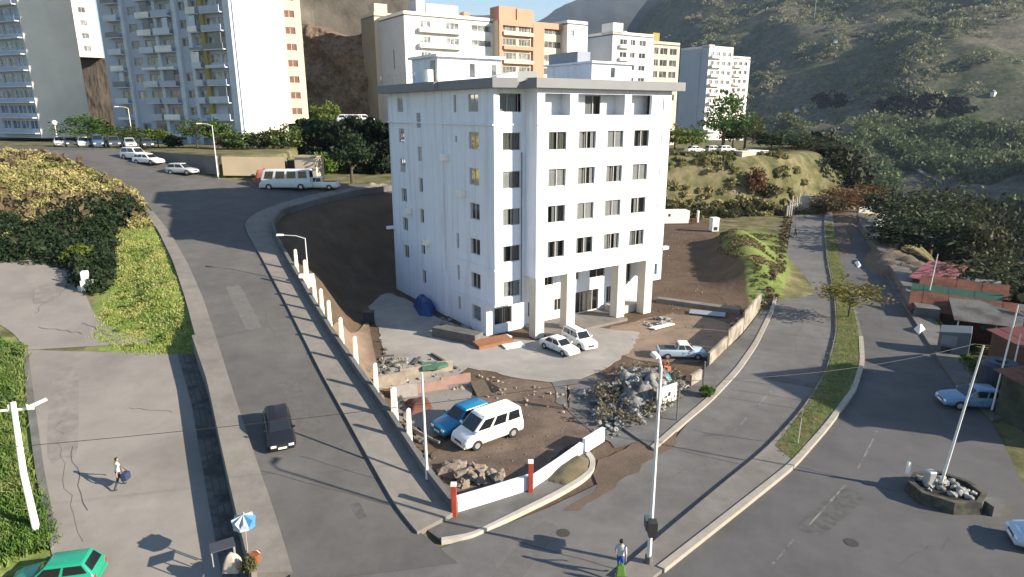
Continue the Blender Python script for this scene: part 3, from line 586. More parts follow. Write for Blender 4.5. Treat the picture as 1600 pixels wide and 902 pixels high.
# projecting bay
opsY = [(a, b, z, z + 1.5) for z in ROWS for a, b in ((4.3, 6.18), (7.53, 9.45), (10.78, 12.7), (14.0, 15.9))]
opsN = [(17.08, 17.6, z + .25, z + 1.6) for z in ROWS] + [(17.0, 17.62, 19.55, 20.92)]
LOG = [(3.85, 6.5, 19.23, 20.96), (7.32, 12.7, 19.23, 20.96), (13.5, 16.07, 19.23, 20.96)]
sh = lambda L, u: [(a - u, b - u, c, d) for a, b, c, d in L]
facade(hb, B(3.1, -3.2), E1, nF, 14.4, 5.6, 21.35, sh(opsY + LOG + [r for r in opsN if r[1] < 17.45], 3.1), white_wall, .3)
facade(hb, B(17.5, -3.2), E1, nF, 1.1, 3.4, 21.35, [], white_wall, .2) if False else None
facade(hb, B(3.1, -3.2), E1, nF, 14.4, 21.35, 21.36, [], white_wall)
facade(hb, B(16.8, -3.205), E1, nF, 1.8, 5.6, 21.35, sh(opsN, 16.8), white_wall, .2)
facade(hb, B(17.5, -3.2), E1, nF, 1.1, 3.4, 5.6, [(.12, .55, 3.9, 5.0)], white_wall, .2)
for k, r in enumerate(opsY):
    if k % 4 == 0 and k < 4: st = 'olive'
    else: st = random.choice(['curtain', 'curtain', 'curtain', 'olive', 'grey'])
    window(hb, B(3.1, -3.2), E1, nF, sh([r], 3.1)[0], st)
for r in opsN: window(hb, B(16.8, -3.205), E1, nF, sh([r], 16.8)[0], 'grey', mull=0)
facade(hb, B(3.1, VW), -E2v, nL, 3.2 + VW, 5.6, 21.35, [], white_wall)               # bay's left flank
facade(hb, B(18.6, -3.2), E2v, E1, 16.0, 5.6, 21.35, [(4, 5.5, z, z + 1.4) for z in ROWS], white_wall)
facade(hb, B(18.6, -3.2), E2v, E1, 16.0, 0, 5.6, [], white_wall) if False else facade(hb, B(18.6, -3.2), E2v, E1, 3.2, 3.4, 5.6, [], white_wall)
facade(hb, B(18.6, 0), E2v, E1, 12.8, 0, 5.6, [], white_wall); facade(hb, B(0, 19.4), E1, E2v, 18.6, 0, 21.35, [], white_wall); facade(hb, B(18.6, 12.8), E2v, E1, 6.6, 0, 21.35, [], white_wall)
MB().prism([B(3.1, -3.2), B(17.5, -3.2), B(17.5, 0), B(3.1, 0)], 5.52, 5.6).build('soffit', white_wall, hb)
MB().prism([B(17.5, -3.2), B(18.6, -3.2), B(18.6, 0), B(17.5, 0)], 3.32, 3.4).build('soffit', white_wall, hb)
facade(hb, B(17.5, -3.2), E2v, nL, 3.2, 3.4, 5.52, [], white_wall)
# loggias of the top floor: back wall, floor, glazed doors
facade(hb, B(3.4, -1.9), E1, nF, 13.4, 19.0, 21.3, [(.5, 1.35, 19.24, 20.9), (5.75, 7.6, 19.24, 20.9)], white_wall, .1, 'loggia_wall')
window(hb, B(3.4, -1.9), E1, nF, (.5, 1.35, 19.24, 20.9), None, mull=0, depth=.05); window(hb, B(3.4, -1.9), E1, nF, (5.75, 7.6, 19.24, 20.9), 'grey', depth=.05)
MB().prism([B(3.4, -2.9), B(16.8, -2.9), B(16.8, -1.9), B(3.4, -1.9)], 19.1, 19.2).build('loggia_floor', lot_concrete, hb)
for u in (6.9, 13.1): MB().prism([B(u - .38, -2.9), B(u + .38, -2.9), B(u + .38, -1.9), B(u - .38, -1.9)], 19.2, 21.2).build('loggia_partition', white_wall, hb)
cream_wall = mat('cream_wall', (.60, .555, .49), .8, .05, .6); streaks(cream_wall, .06)
# columns, entrance platform, steps, ledges
for u0, u1 in ((3.12, 4.08), (6.6, 7.6), (12.8, 13.8), (16.42, 17.48)):
    bevel(MB().prism([B(u0, -3.195), B(u1, -3.195), B(u1, -2.2), B(u0, -2.2)], 0, 5.52).build('column', cream_wall, hb), .03)
MB().prism([B(4.2, -3.9), B(13.6, -3.9), B(13.6, 0), B(4.2, 0)], 0, .26).build('entrance_platform', concrete, hb)
MB().prism([B(13.9, -2.0), B(17.4, -2.0), B(17.4, -.3), B(13.9, -.3)], 0, .8).build('planter', white_dirty, hb)
for z, a, b in ((18.42, VW, 19.4), (6.24, VW, 5.9), (3.06, VW, 5.9)):
    MB().prism([B(-.2 if z > 10 else -.09, a - .08), B(0.02, a - .08), B(.02, b), B(-.2 if z > 10 else -.09, b)], z, z + .12).build('ledge', white_wall, hb)
MB().prism([B(0, VW - .1), B(3.1, VW - .1), B(3.1, VW + .02), B(0, VW + .02)], 18.42, 18.54).build('ledge', white_wall, hb)
MB().prism([B(3.1, -3.29), B(18.68, -3.29), B(18.68, -3.18), B(3.1, -3.18)], 18.42, 18.52).build('ledge', white_wall, hb)
for (u0, v0, u1, v1, z) in ((-.8, 19.2, .02, 19.6, 7.0), (18.55, -3.3, 19.4, -2.9, 6.3)):
    MB().prism([B(u0, v0), B(u1, v0), B(u1, v1), B(u0, v1)], z, z + .3).build('slab_end', white_wall, hb)
pipe = MB(); pipe.tube([(*B(-.06, 13.3), .2), (*B(-.06, 13.3), 21.2)], .06, 6); pipe.build('downpipe', white_wall, hb)
pipe = MB(); pipe.tube([(*B(2.72, VW - .07), 3.2), (*B(2.72, VW - .07), 16.2)], .05, 6); pipe.build('downpipe', blind_grey, hb)
# roof slab with fascia, the curved piece over the wing, penthouses
ro = [B(-.9, 20.3), B(-.9, 7.1), B(-.55, 7.0), B(-.55, VW - .7), B(2.0, VW - 1.2), B(2.5, -3.9), B(19.6, -3.9), B(19.6, 20.3)]
MB().prism(ro, 21.36, 22.12).build('roof', roof_grey, hb)
arc = MB(); K = 12; V = []
for k in range(K + 1):
    t = k / K; u = -.2 + 3.0 * t; zt = 22.2 + .42 * math.sin(math.pi * min(1, t * 1.05) * .62); vv = VW - .75 - .5 * t - 1.9 * max(0, t - .55)
    V += [(*B(u, vv), 21.45 + .62 * max(0, (t - .45) / .55) ** .5), (*B(u, vv), zt), (*B(u, vv + 1.2), zt)]
arc.add(V, [(3 * i, 3 * i + 3, 3 * i + 4, 3 * i + 1) for i in range(K)] + [(3 * i + 1, 3 * i + 4, 3 * i + 5, 3 * i + 2) for i in range(K)]); arc.build('curved_fascia', mat('fascia_light', (.62, .62, .6), .6, .04), hb)
def roof_box(u0, u1, v0, v1, z0, z1, m, name='penthouse'):
    o = MB().prism([B(u0, v0), B(u1, v0), B(u1, v1), B(u0, v1)], z0, z1).build(name, m, hb); return o
ph = roof_box(1.1, 8.2, 10, 15.5, 22.2, 24.5, white_wall); MB().prism([B(.8, 9.6), B(8.5, 9.6), B(8.5, 15.8), B(.8, 15.8)], 24.5, 24.75).build('parapet', white_wall, ph)
for u in (4.6, 7.1):
    MB().prism([B(u, 9.96), B(u + .55, 9.96), B(u + .55, 10.02), B(u, 10.02)], 22.75, 24.0).build('window', pane_grey, ph)
MB().prism([B(1.04, 10.5), B(1.12, 10.5), B(1.12, 11.4), B(1.04, 11.4)], 22.25, 24.2).build('door', pane_dark, ph)
slate = mat('slate_blue', (.22, .25, .30), .7, .05)
ph2 = roof_box(13.2, 18.3, 2, 9, 22.2, 23.95, white_wall); MB().prism([B(12.95, 1.7), B(18.6, 1.7), B(18.6, 9.3), B(12.95, 9.3)], 23.95, 24.12).build('parapet', white_wall, ph2)
roof_box(13.4, 15.0, 4.4, 9.0, 24.12, 25.15, slate, 'roof_tank'); MB().prism([B(15.6, 1.96), B(16.1, 1.96), B(16.1, 2.02), B(15.6, 2.02)], 22.7, 23.6).build('window', pane_dark, ph2)
rail = MB()
for k in range(9): rail.tube([(*B(-.6, 11.5 + k), 22.2), (*B(-.6, 11.5 + k), 23.1)], .025, 5)
for z in (22.65, 23.1): rail.tube([(*B(-.6, 11.5), z), (*B(-.6, 19.5), z)], .02, 5)
rail.build('roof_railing', steel, hb)
wtank = MB(); wtank.tube([(*B(.2, 10.2), 22.2), (*B(.2, 10.2), 23.3)], .45, 12); wtank.build('water_tank', white_paint, hb)
# sills, air conditioners and a cable run
sill = mat('sill', (.42, .41, .39), .8, .1)
for r in opsY: MB().prism([B(r[0] - .06, -3.27), B(r[1] + .06, -3.27), B(r[1] + .06, -3.195), B(r[0] - .06, -3.195)], r[2] - .07, r[2] - .005).build('sill', sill, hb)
for k, (v, z) in enumerate(((3.3, 12.2), (14.6, 9.2), (6.2, 15.2), (10.4, 6.6))):
    a = MB().prism([B(-.5 - (.14 if 7.2 < v < 13.4 else 0), v), B(-.01 - (.14 if 7.2 < v < 13.4 else 0), v), B(-.01 - (.14 if 7.2 < v < 13.4 else 0), v + .85), B(-.5 - (.14 if 7.2 < v < 13.4 else 0), v + .85)], z, z + .6).build('air_conditioner', white_paint, hb)
adopt(hb)
for ch in hb.children:                                   # author space is world: also place grandchildren untouched
    pass

# ------------------------------------------------------------ towers and blocks behind
def zat(p, py):
    c, s = math.cos(TILT), math.sin(TILT); k = (451 - py) / FPX; q = float(p[1])
    return CAM_Z + q * (k * c - s) / (c + k * s)
def slen(p, d, px):
    k = (px - 800) / FPX; c = math.cos(TILT); return (k * p[1] * c - p[0]) / (d[0] - k * d[1] * c)
def dirs(deg): a = R(deg); return np.array([math.sin(a), math.cos(a)]), np.array([-math.cos(a), math.sin(a)])
def block(name, label, corner, dist, az, lpx, rpx, zb, zt, wm, roofm=None, group=None, minL=6, minR=6, ll=None, rl=None):
    p = hz(corner, dist); f, l = dirs(az); LL = ll or max(minL, slen(p, l, lpx)); RR = rl or max(minR, slen(p, f, rpx))
    root = thing(name, (*p, zb), label, 'building', group)
    r = dict(root=root, p=p, f=f, l=l, L=LL, R=RR, zb=zb, zt=zt, wm=wm)
    return r
def finish(b, fops=(), lops=(), roofm=None, par=.6, over=0.0, skip_right=False):
    p, f, l, L_, R_, zb, zt, root = b['p'], b['f'], b['l'], b['L'], b['R'], b['zb'], b['zt'], b['root']
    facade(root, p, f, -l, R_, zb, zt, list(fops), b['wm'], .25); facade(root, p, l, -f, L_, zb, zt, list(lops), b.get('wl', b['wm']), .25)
    facade(root, p + f * R_, l, f, L_, zb, zt, [], b['wm']); facade(root, p + l * L_, f, l, R_, zb, zt, [], b['wm'])
    q = lambda u, v: tuple(p + f * u + l * v)
    MB().prism([q(-over, -over), q(R_ + over, -over), q(R_ + over, L_ + over), q(-over, L_ + over)], zt - .02, zt + .3).build('roof', roofm or concrete_grey, root)
    if par:
        m = MB()
        for a, c, d_, e in ((0, 0, R_, .2), (0, L_ - .2, R_, L_), (0, .2, .2, L_ - .2), (R_ - .2, .2, R_, L_ - .2)): m.prism([q(a, c), q(d_, c), q(d_, e), q(a, e)], zt + .3, zt + .3 + par)
        m.build('parapet', b['wm'], root)
    return q
def wins(b, side, ops, mull=1, gm=None, fr=None, depth=.18, name='window'):
    d, n = (b['f'], -b['l']) if side == 'f' else (b['l'], -b['f'])
    for r in ops: far_window(b['root'], b['p'], d, n, r, mull, gm or pane_dark, fr or alu, depth, name)
def bx(b, name, m, u0, u1, v0, v1, z0, z1):
    q = lambda u, v: tuple(b['p'] + b['f'] * u + b['l'] * v); return MB().prism([q(u0, v0), q(u1, v0), q(u1, v1), q(u0, v1)], z0, z1).build(name, m, b['root'])
tower_white = mat('tower_white', (.74, .70, .62), .8, .05, .15, col2=(.66, .62, .55), patches=.08)
tower_shade = mat('tower_shade', (.36, .41, .50), .8, .06, .3)  # shade of the towers' left walls put into a darker, bluer colour
tower_panel = mat('tower_panel', (.48, .53, .60), .8, .08, .4)
yellow_paint = mat('yellow_paint', (.29, .25, .08), .8, .06, .4)
orange_paint = mat('orange_paint', (.46, .255, .18), .8, .05, .3)
cream = mat('cream_paint', (.52, .46, .36), .8, .06, .3)
white2 = mat('white_block', (.72, .71, .68), .8, .05, .3, col2=(.6, .59, .57), patches=.25)
shade_grey = mat('shade_grey_block', (.40, .43, .49), .8, .05, .3)  # white block colour with shade put in, for side walls; also a stair house
white_frame = mat('white_frame', (.62, .62, .60), .6, .05)
# tower with balconies and a yellow stripe
T2 = block('apartment_tower', 'tall tower with shaded balconies, a yellow stripe and a blank white end wall', 380, 118, 25, 177, 455, 13.6, 62, tower_white)
T2['wl'] = tower_shade; L2 = T2['L']; ops = []; fl = [15.2 + 2.95 * k for k in range(15)]
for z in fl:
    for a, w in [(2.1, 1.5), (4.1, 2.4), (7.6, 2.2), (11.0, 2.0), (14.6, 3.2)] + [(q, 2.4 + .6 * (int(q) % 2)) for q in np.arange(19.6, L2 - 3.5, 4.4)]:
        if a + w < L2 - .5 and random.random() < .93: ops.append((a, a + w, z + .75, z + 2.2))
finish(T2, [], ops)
wins(T2, 'l', ops, 1, pane_grey, alu)
bx(T2, 'yellow_stripe', yellow_paint, -.55, .0, 6.6, 7.5, 13.6, 62)
for v0, v1 in [(.3, 1.8), (9.9, 10.7), (13.2, 14.2)] + [(q - .9, q - .1) for q in np.arange(19.2, L2, 8.8)]: bx(T2, 'pier', tower_panel, -.5, .0, v0, v1, 13.6, 62)
for k, z in enumerate(fl):
    for v0, v1 in [(1.85, 6.5), (7.6, 9.8), (14.4, 18.6)] + [(q, q + 3.6) for q in np.arange(19.2, L2 - 4, 8.8)]:
        s_ = bx(T2, 'balcony', tower_panel, -1.25, -.02, v0, v1, z - .18, z); bx(T2, 'balcony_front', random.choice([tower_panel, tower_panel, tower_shade, white2, blind_grey]), -1.3, -1.18, v0, v1, z, z + random.choice([.9, .9, 1.0, .35]))
        if random.random() < .4: bx(T2, 'screen', random.choice([white2, blind_grey, tower_panel]), -1.2, -1.1, v0 + .3, v0 + random.uniform(1.2, 2.4), z, z + 2.6)
# sliver of brick-red windows at its side
T2b = block('apartment_block', 'narrow cream block with a column of brick red windows beside the white end wall', 444, 131, 60, 441, 468, 13.6, 62, cream, rl=4.6, ll=6)
red_pane = mat('red_pane', (.16, .075, .06), .6, .2, 2); ops = [(1.5, 3.4, z + .8, z + 2.1) for z in fl]; finish(T2b, ops); wins(T2b, 'f', ops, 1, red_pane, cream)
# leftmost tower
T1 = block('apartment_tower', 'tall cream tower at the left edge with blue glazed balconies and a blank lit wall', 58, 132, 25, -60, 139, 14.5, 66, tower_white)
T1['wl'] = tower_shade; ops = [(a, a + 2.6, z + .6, z + 2.3) for z in [15.6 + 2.95 * k for k in range(16)] for a in (.5, 3.4, 6.3, 9.4)]
finish(T1, [], [o for o in ops if o[1] < T1['L']]); wins(T1, 'l', [o for o in ops if o[1] < T1['L']], 1, pane_blue, white_frame)
for k in range(16): bx(T1, 'balcony', tower_panel, -.9, -.02, .3, 12, 15.3 + 2.95 * k, 15.5 + 2.95 * k)
for k in range(5): bx(T1, 'balcony_rail', white_frame if k % 2 else pane_blue, -.92, -.86, .3, 12, 15.5 + 2.95 * (k + 7), 16.3 + 2.95 * (k + 7))
T1b = block('apartment_block', 'white block with wire balconies between the two towers, standing on the high terrace', 131, 168, 50, 128, 170, 32.5, 62, tower_white, ll=8)
ops = [(a, a + 1.5, z + .8, z + 2.1) for z in [33 + 2.95 * k for k in range(9)] for a in (2.2, 4.6)]; ops = [o for o in ops if o[1] < T1b['R'] - .3]
finish(T1b, ops); wins(T1b, 'f', ops, 1, pane_grey, alu)
# buildings on the terrace behind the white block
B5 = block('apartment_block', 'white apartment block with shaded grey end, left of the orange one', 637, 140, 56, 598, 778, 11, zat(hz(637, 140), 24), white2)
B5['wl'] = shade_grey; R5 = B5['R']; z5 = B5['zt']; ops = []
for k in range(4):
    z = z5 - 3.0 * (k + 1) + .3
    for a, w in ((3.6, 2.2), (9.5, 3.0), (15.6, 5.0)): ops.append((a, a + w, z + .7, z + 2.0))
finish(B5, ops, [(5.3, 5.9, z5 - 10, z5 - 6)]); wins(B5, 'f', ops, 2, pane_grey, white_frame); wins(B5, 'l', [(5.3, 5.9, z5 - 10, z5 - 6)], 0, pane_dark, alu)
for k in range(4): bx(B5, 'balcony', white2, 3.0, 12.8, -1.0, -.02, z5 - 3.0 * (k + 1) + .05, z5 - 3.0 * (k + 1) + .9)
bx(B5, 'stair_house', shade_grey, 3.0, 5.0, .5, 4, z5 + .3, z5 + 4.2); bx(B5, 'stair_house', white2, 5.5, 13, 1.0, 5, z5 + .3, z5 + 2.8); bx(B5, 'water_tank', orange_paint, 14.5, 16, 1.2, 3, z5 + .3, z5 + 1.9)
B6 = block('apartment_block', 'orange and cream apartment block with a taller orange stair tower', 779, 150, 56, 770, 888, 11, zat(hz(779, 150), 32), cream)
R6 = B6['R']; z6 = B6['zt']; ops = []
for k in range(5):
    z = z6 - 2.9 * (k + 1) + .2
    for a, w in ((1.2, 3.4), (5.4, 3.0), (12.4, 4.8)): ops.append((a, a + w, z + .7, z + 2.1))
finish(B6, ops, roofm=orange_paint, par=0); wins(B6, 'f', ops, 3, pane_grey, cream)
for u0, u1 in ((0, .9), (9.0, 12.0)): bx(B6, 'orange_pier', orange_paint, u0, u1, -.5, -.02, 11, z6)
bx(B6, 'orange_cornice', orange_paint, 0, R6, -.45, .0, z6 - .9, z6 + .35); 
for u0, u1 in ((.5, 4.8), (5.2, 9.6)): bx(B6, 'stair_house', orange_paint, u0, u1, .4, 4, z6 + .3, z6 + (3.0 if u0 < 1 else 2.8))
for k in range(5): bx(B6, 'balcony', orange_paint if k % 2 else cream, .95, 8.9, -.9, -.02, z6 - 2.9 * (k + 1), z6 - 2.9 * (k + 1) + .75)
B6b = block('apartment_block', 'narrow white block with rounded top right of the orange block', 884, 158, 56, 880, 902, 11, zat(hz(884, 158), 38), white2, ll=8)
finish(B6b, [(.9, 2.0, B6b['zt'] - 2.4, B6b['zt'] - 1.2)]); wins(B6b, 'f', [(.9, 2.0, B6b['zt'] - 2.4, B6b['zt'] - 1.2)], 0, pane_grey, alu)
B7 = block('apartment_block', 'white block with broad blank side wall coloured as shaded and a stepped roof turret', 953, 165, 56, 893, 1015, 11, zat(hz(953, 165), 55), white2)
B7['wl'] = shade_grey; z7 = B7['zt']; ops = [(a, a + w, z7 - 2.9 * (k + 1) + .9, z7 - 2.9 * (k + 1) + 2.2) for k in range(5) for a, w in ((2.4, 2.3), (5.8, 1.6), (8.8, 2.2))]
finish(B7, ops); wins(B7, 'f', ops, 1, pane_dark, white_frame); bx(B7, 'stair_house', white2, 0, 3.2, 0, 4, z7 + .3, z7 + 2.8); bx(B7, 'vent', white2, 4.2, 5.0, .5, 1.3, z7 + .3, z7 + 1.2)
for k in range(5): bx(B7, 'balcony', white2, 2.0, 5.2, -.8, -.02, z7 - 2.9 * (k + 1) + .1, z7 - 2.9 * (k + 1) + .85)
B8 = block('apartment_block', 'pale yellow block with dark balconies and a yellow roof hut', 1015, 173, 56, 1012, 1056, 11, zat(hz(1015, 173), 70), cream, ll=9)
z8 = B8['zt']; ops = [(a, a + w, z8 - 2.8 * (k + 1) + .6, z8 - 2.8 * (k + 1) + 2.2) for k in range(5) for a, w in ((.5, 1.5), (2.6, 2.6), (6.0, 2.6))]
finish(B8, ops); wins(B8, 'f', ops, 1, pane_dark, cream); bx(B8, 'roof_hut', yellow_paint, .3, 2.6, .5, 3, z8 + .3, z8 + 2.9)
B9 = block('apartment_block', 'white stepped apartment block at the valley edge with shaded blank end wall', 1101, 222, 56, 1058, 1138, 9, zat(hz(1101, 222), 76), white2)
B9['wl'] = shade_grey; z9 = B9['zt']; ops = [(a, a + 1.7, z9 - 2.9 * (k + 1) + .8, z9 - 2.9 * (k + 1) + 2.1) for k in range(9) for a in (1.0, 3.9, 6.6, 9.4) if a + 2 < B9['R']]
finish(B9, ops, roofm=cream); wins(B9, 'f', ops, 1, pane_grey, white_frame); bx(B9, 'end_pier', shade_grey, -.3, .02, 3.2, 4.2, 9, z9)
for k in range(9): bx(B9, 'balcony', white2, .6, 5.8, -1.1, -.02, z9 - 2.9 * (k + 1), z9 - 2.9 * (k + 1) + .8)
bx(B9, 'stair_house', white2, 0, 2.5, 0, 3, z9 + .3, z9 + 1.2)
B9b = block('apartment_block', 'far end of the white stepped block, lower and set back', 1138, 236, 56, 1134, 1165, 7, zat(hz(1138, 236), 92), white2, ll=10)
z9b = B9b['zt']; ops = [(a, a + 1.7, z9b - 2.9 * (k + 1) + .8, z9b - 2.9 * (k + 1) + 2.1) for k in range(8) for a in (.8, 3.6, 6.4) if a + 2 < B9b['R']]
finish(B9b, ops); wins(B9b, 'f', ops, 1, pane_dark, white_frame)
for k in range(8): bx(B9b, 'balcony', white2, .5, 4.8, -1.0, -.02, z9b - 2.9 * (k + 1), z9b - 2.9 * (k + 1) + .8)
B4 = block('apartment_block', 'cream apartment block with side wall coloured as shaded and a lit edge, just left of the white block', 592, 150, 56, 574, 606, 11, zat(hz(592, 150), 26), cream, ll=7.5)
B4['wl'] = mat('tan_shade', (.25, .21, .165), .85, .08, .4); ops = [(1.2, 2.1, B4['zt'] - 3 * (k + 1) + .7, B4['zt'] - 3 * (k + 1) + 2.0) for k in range(6)]; finish(B4, ops); wins(B4, 'f', ops, 0, pane_grey, alu)  # side wall is the cream front with shade put into its colour
bx(B4, 'stair_house', cream, 1, 4, 2, 5, B4['zt'] + .3, B4['zt'] + 3)
for b in (T2, T2b, T1, T1b, B5, B6, B6b, B7, B8, B9, B9b, B4): adopt(b['root'])

# ------------------------------------------------------------ earth cliff with retaining walls between tower and blocks
cliff_m = mat('cliff_earth', (.19, .14, .10), .95, .35, 1.6, .3, 2.5, col2=(.12, .09, .065), patches=.7)
def cliff(name, px0, px1, d0, d1, z0, z1, lean, m, rough, label, cat='cliff', n=60, k=26, seed=1):
    n = 150; k = 60; A = hz(px0, d0); Bp = hz(px1, d1); V = []; t = np.linspace(0, 1, n); s = np.linspace(0, 1, k)
    dn = (Bp - A) / np.hypot(*(Bp - A)); nn = np.array([-dn[1], dn[0]])
    AA, BB = np.meshgrid(t, s); ZT = np.array([z1(a) for a in t])[None]; ZZ = z0 + (ZT - z0) * BB
    RR = rough * (fbm(AA * 60., ZZ * 2., 9, 5, seed) * 2.6 + .5 * np.abs(fbm(AA * 140., ZZ * .6, 6, 3, seed + 7)))
    PX = A[0] + (Bp - A)[0] * AA + nn[0] * (lean * BB + RR); PY = A[1] + (Bp - A)[1] * AA + nn[1] * (lean * BB + RR); V = list(np.stack([PX, PY, ZZ], -1).reshape(-1, 3))
    F = [(j * n + i, j * n + i + 1, (j + 1) * n + i + 1, (j + 1) * n + i) for j in range(k - 1) for i in range(n - 1)]
    o = len(V)
    for i in range(n): V.append((*(np.array(V[(k - 1) * n + i][:2]) + nn * 14), V[(k - 1) * n + i][2] + .3))
    F += [((k - 1) * n + i, (k - 1) * n + i + 1, o + i + 1, o + i) for i in range(n - 1)]
    return tag(link(name, new_mesh(name, V, F, m, True)), label, cat, kind='structure')
cliff('earth_cliff', 425, 640, 158, 150, 12, lambda a: zat(hz(520, 155), 42) + 1.5 * math.sin(a * 9) * (a < .8), 5, cliff_m, 1.0, 'brown cut earth cliff behind the tower, lower half in shade')
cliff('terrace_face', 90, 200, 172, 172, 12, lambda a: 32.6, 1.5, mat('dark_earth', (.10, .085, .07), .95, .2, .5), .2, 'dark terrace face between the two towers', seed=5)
tag(wall_line('terrace_wall', [tuple(hz(420, 166)), tuple(hz(500, 168)), tuple(hz(660, 166))], lambda x, y: 33, lambda x, y: 62, 1.0, mat('old_concrete', (.24, .215, .18), .9, .18, .25, .05, 2, col2=(.15, .135, .11), patches=.12)), 'tall stained grey concrete retaining wall above the earth cliff', 'retaining wall')
# ------------------------------------------------------------ vegetation
def hit(px, py, tmin=12, tmax=900):
    r = ray(px, py); t = np.geomspace(tmin, tmax, 900); X = OC[None] + r[None] * t[:, None]; d = X[:, 2] - height(X[:, 0], X[:, 1])
    k = np.argmax(d < 0)
    if d[k] >= 0: k = len(t) - 1
    k = max(k, 1); a = d[k - 1] / (d[k - 1] - d[k] + 1e-9); tt = t[k - 1] + (t[k] - t[k - 1]) * np.clip(a, 0, 1)
    p = OC + r * tt; p[2] = float(height(p[0], p[1])); return p
def hit_many(pts, tmin=120, tmax=2500, n=260):
    pts = np.asarray(pts, float); r = np.stack([ray(a, b) for a, b in pts]); t = np.geomspace(tmin, tmax, n); X = OC[None, None] + r[:, None] * t[None, :, None]; d = X[..., 2] - height(X[..., 0], X[..., 1]); out = []
    for i in range(len(pts)):
        k = int(np.argmax(d[i] < 0)); k = n - 1 if d[i, k] >= 0 else max(k, 1); a = d[i, k - 1] / (d[i, k - 1] - d[i, k] + 1e-9); out.append(OC + r[i] * (t[k - 1] + (t[k] - t[k - 1]) * np.clip(a, 0, 1)))
    out = np.array(out); out[:, 2] = height(out[:, 0], out[:, 1]); return out
def on(x, y, off=0.0): return (float(x), float(y), float(height(np.array([x]), np.array([y]))[0]) + off)
def quads_at(C, size, rng, flat_=0.0):
    n = len(C); a = rng.normal(size=(n, 3)); a[:, 2] *= (1 - flat_); a /= np.linalg.norm(a, axis=1)[:, None] + 1e-9
    b = np.cross(a, rng.normal(size=(n, 3))); b /= np.linalg.norm(b, axis=1)[:, None] + 1e-9
    s = (np.asarray(size) * rng.uniform(.6, 1.3, n))[:, None]; a = a * s * .55; b = b * s
    return np.stack([C - a, C + b * .9, C + a, C - b * .9], 1)
def crown_pts(rng, rx, ry, rz, ncl, nl, clr, hollow=.45, flatb=.35):
    d = rng.normal(size=(ncl, 3)); d /= np.linalg.norm(d, axis=1)[:, None]; r = hollow + (1 - hollow) * rng.random(ncl) ** .6
    r *= 1 + .22 * np.sin(d[:, 0] * 5 + rng.random() * 6) * np.cos(d[:, 1] * 4 + rng.random() * 6)
    C = d * r[:, None] * [rx, ry, rz]; C[:, 2] = np.where(C[:, 2] < -rz * flatb, -rz * flatb + rng.random(ncl) * .2 * rz, C[:, 2])
    P_ = np.repeat(C, nl, 0) + rng.normal(size=(ncl * nl, 3)) * clr * [1, 1, .75]
    return P_
CROWN = {}
def crown_mesh(kind, m, rng_seed, rx, ry, rz, ncl, nl, clr, leaf):
    key = (kind, rng_seed, m.name)
    if key not in CROWN:
        rng = np.random.default_rng(rng_seed); CROWN[key] = fast_quads('crown', quads_at(crown_pts(rng, rx, ry, rz, ncl, nl, clr), leaf, rng), m)
    return CROWN[key]
bark = mat('bark', (0.0864, 0.0648, 0.0468), .95, .25, 4, .02, 20)
L_green = leaf_mat('leaf_green', (0.0476, 0.0882, 0.0216), (0.0882, 0.1357, 0.0326)); L_bright = leaf_mat('leaf_bright', (0.0864, 0.1404, 0.0237), (0.1404, 0.1836, 0.0378)); L_dark = leaf_mat('leaf_dark', (0.0175, 0.0311, 0.0137), (0.0341, 0.0505, 0.0213))
L_vg = leaf_mat('valley_green_shade', (0.0293, 0.0455, 0.0195), (0.0520, 0.0683, 0.0293)); L_vo = leaf_mat('valley_olive_shade', (0.0408, 0.0480, 0.0216), (0.0660, 0.0660, 0.0312))  # valley shade put into these darker green and olive leaves
L_olive = leaf_mat('leaf_olive', (0.0583, 0.0662, 0.0243), (0.1069, 0.1021, 0.0437)); L_yellow = leaf_mat('leaf_yellow', (0.1224, 0.1152, 0.0216), (0.1728, 0.1368, 0.0216)); L_rust = leaf_mat('leaf_rust', (0.1224, 0.0576, 0.0288), (0.1728, 0.0864, 0.0432)); L_dry = leaf_mat('leaf_dry', (0.1152, 0.0936, 0.0468), (0.1584, 0.1260, 0.0720))
TRUNKS = {}
def tree(p, h, r, m, label, name='tree', group=None, squash=1.0, seed=None, dens=1.0, low=.32, leaf=.32):
    seed = random.randint(0, 9) if seed is None else seed
    root = thing(name, p, label, 'tree', group); rng = np.random.default_rng(seed + 50)
    t = MB(); top = h * .62; b = Vector((rng.uniform(-.3, .3) * r * .3, rng.uniform(-.3, .3) * r * .3, top))
    t.tube([(0, 0, -.4), (b.x * .3, b.y * .3, h * .3), tuple(b)], [.035 * h, .026 * h, .01 * h], 7)
    for k in range(5):
        a = k * 1.3 + rng.random(); z = h * (.28 + .07 * k); t.tube([(b.x * .35, b.y * .35, z), (math.cos(a) * r * .35, math.sin(a) * r * .35, z + h * .12), (math.cos(a) * r * .7, math.sin(a) * r * .7, z + h * .2)], [.014 * h, .01 * h, .004 * h], 5)
    t.build('trunk', bark, root)
    ncl = int(46 * dens); nl = int(30 * dens); key = ('t', seed % 4, m.name, round(leaf, 2), ncl)
    if key not in CROWN:
        rg = np.random.default_rng(seed % 4 + 200); CROWN[key] = fast_quads('crown', quads_at(crown_pts(rg, 1, 1, 1, ncl, nl, .17), leaf / max(r, .5), rg), m)
    c = link('crown', CROWN[key], root, (b.x * .4, b.y * .4, h * (low + (1 - low) / 2))); c.scale = (r, r * rng.uniform(.85, 1.1), h * (1 - low) / 2 * squash); c.rotation_euler = (0, 0, rng.random() * 6)
    return root
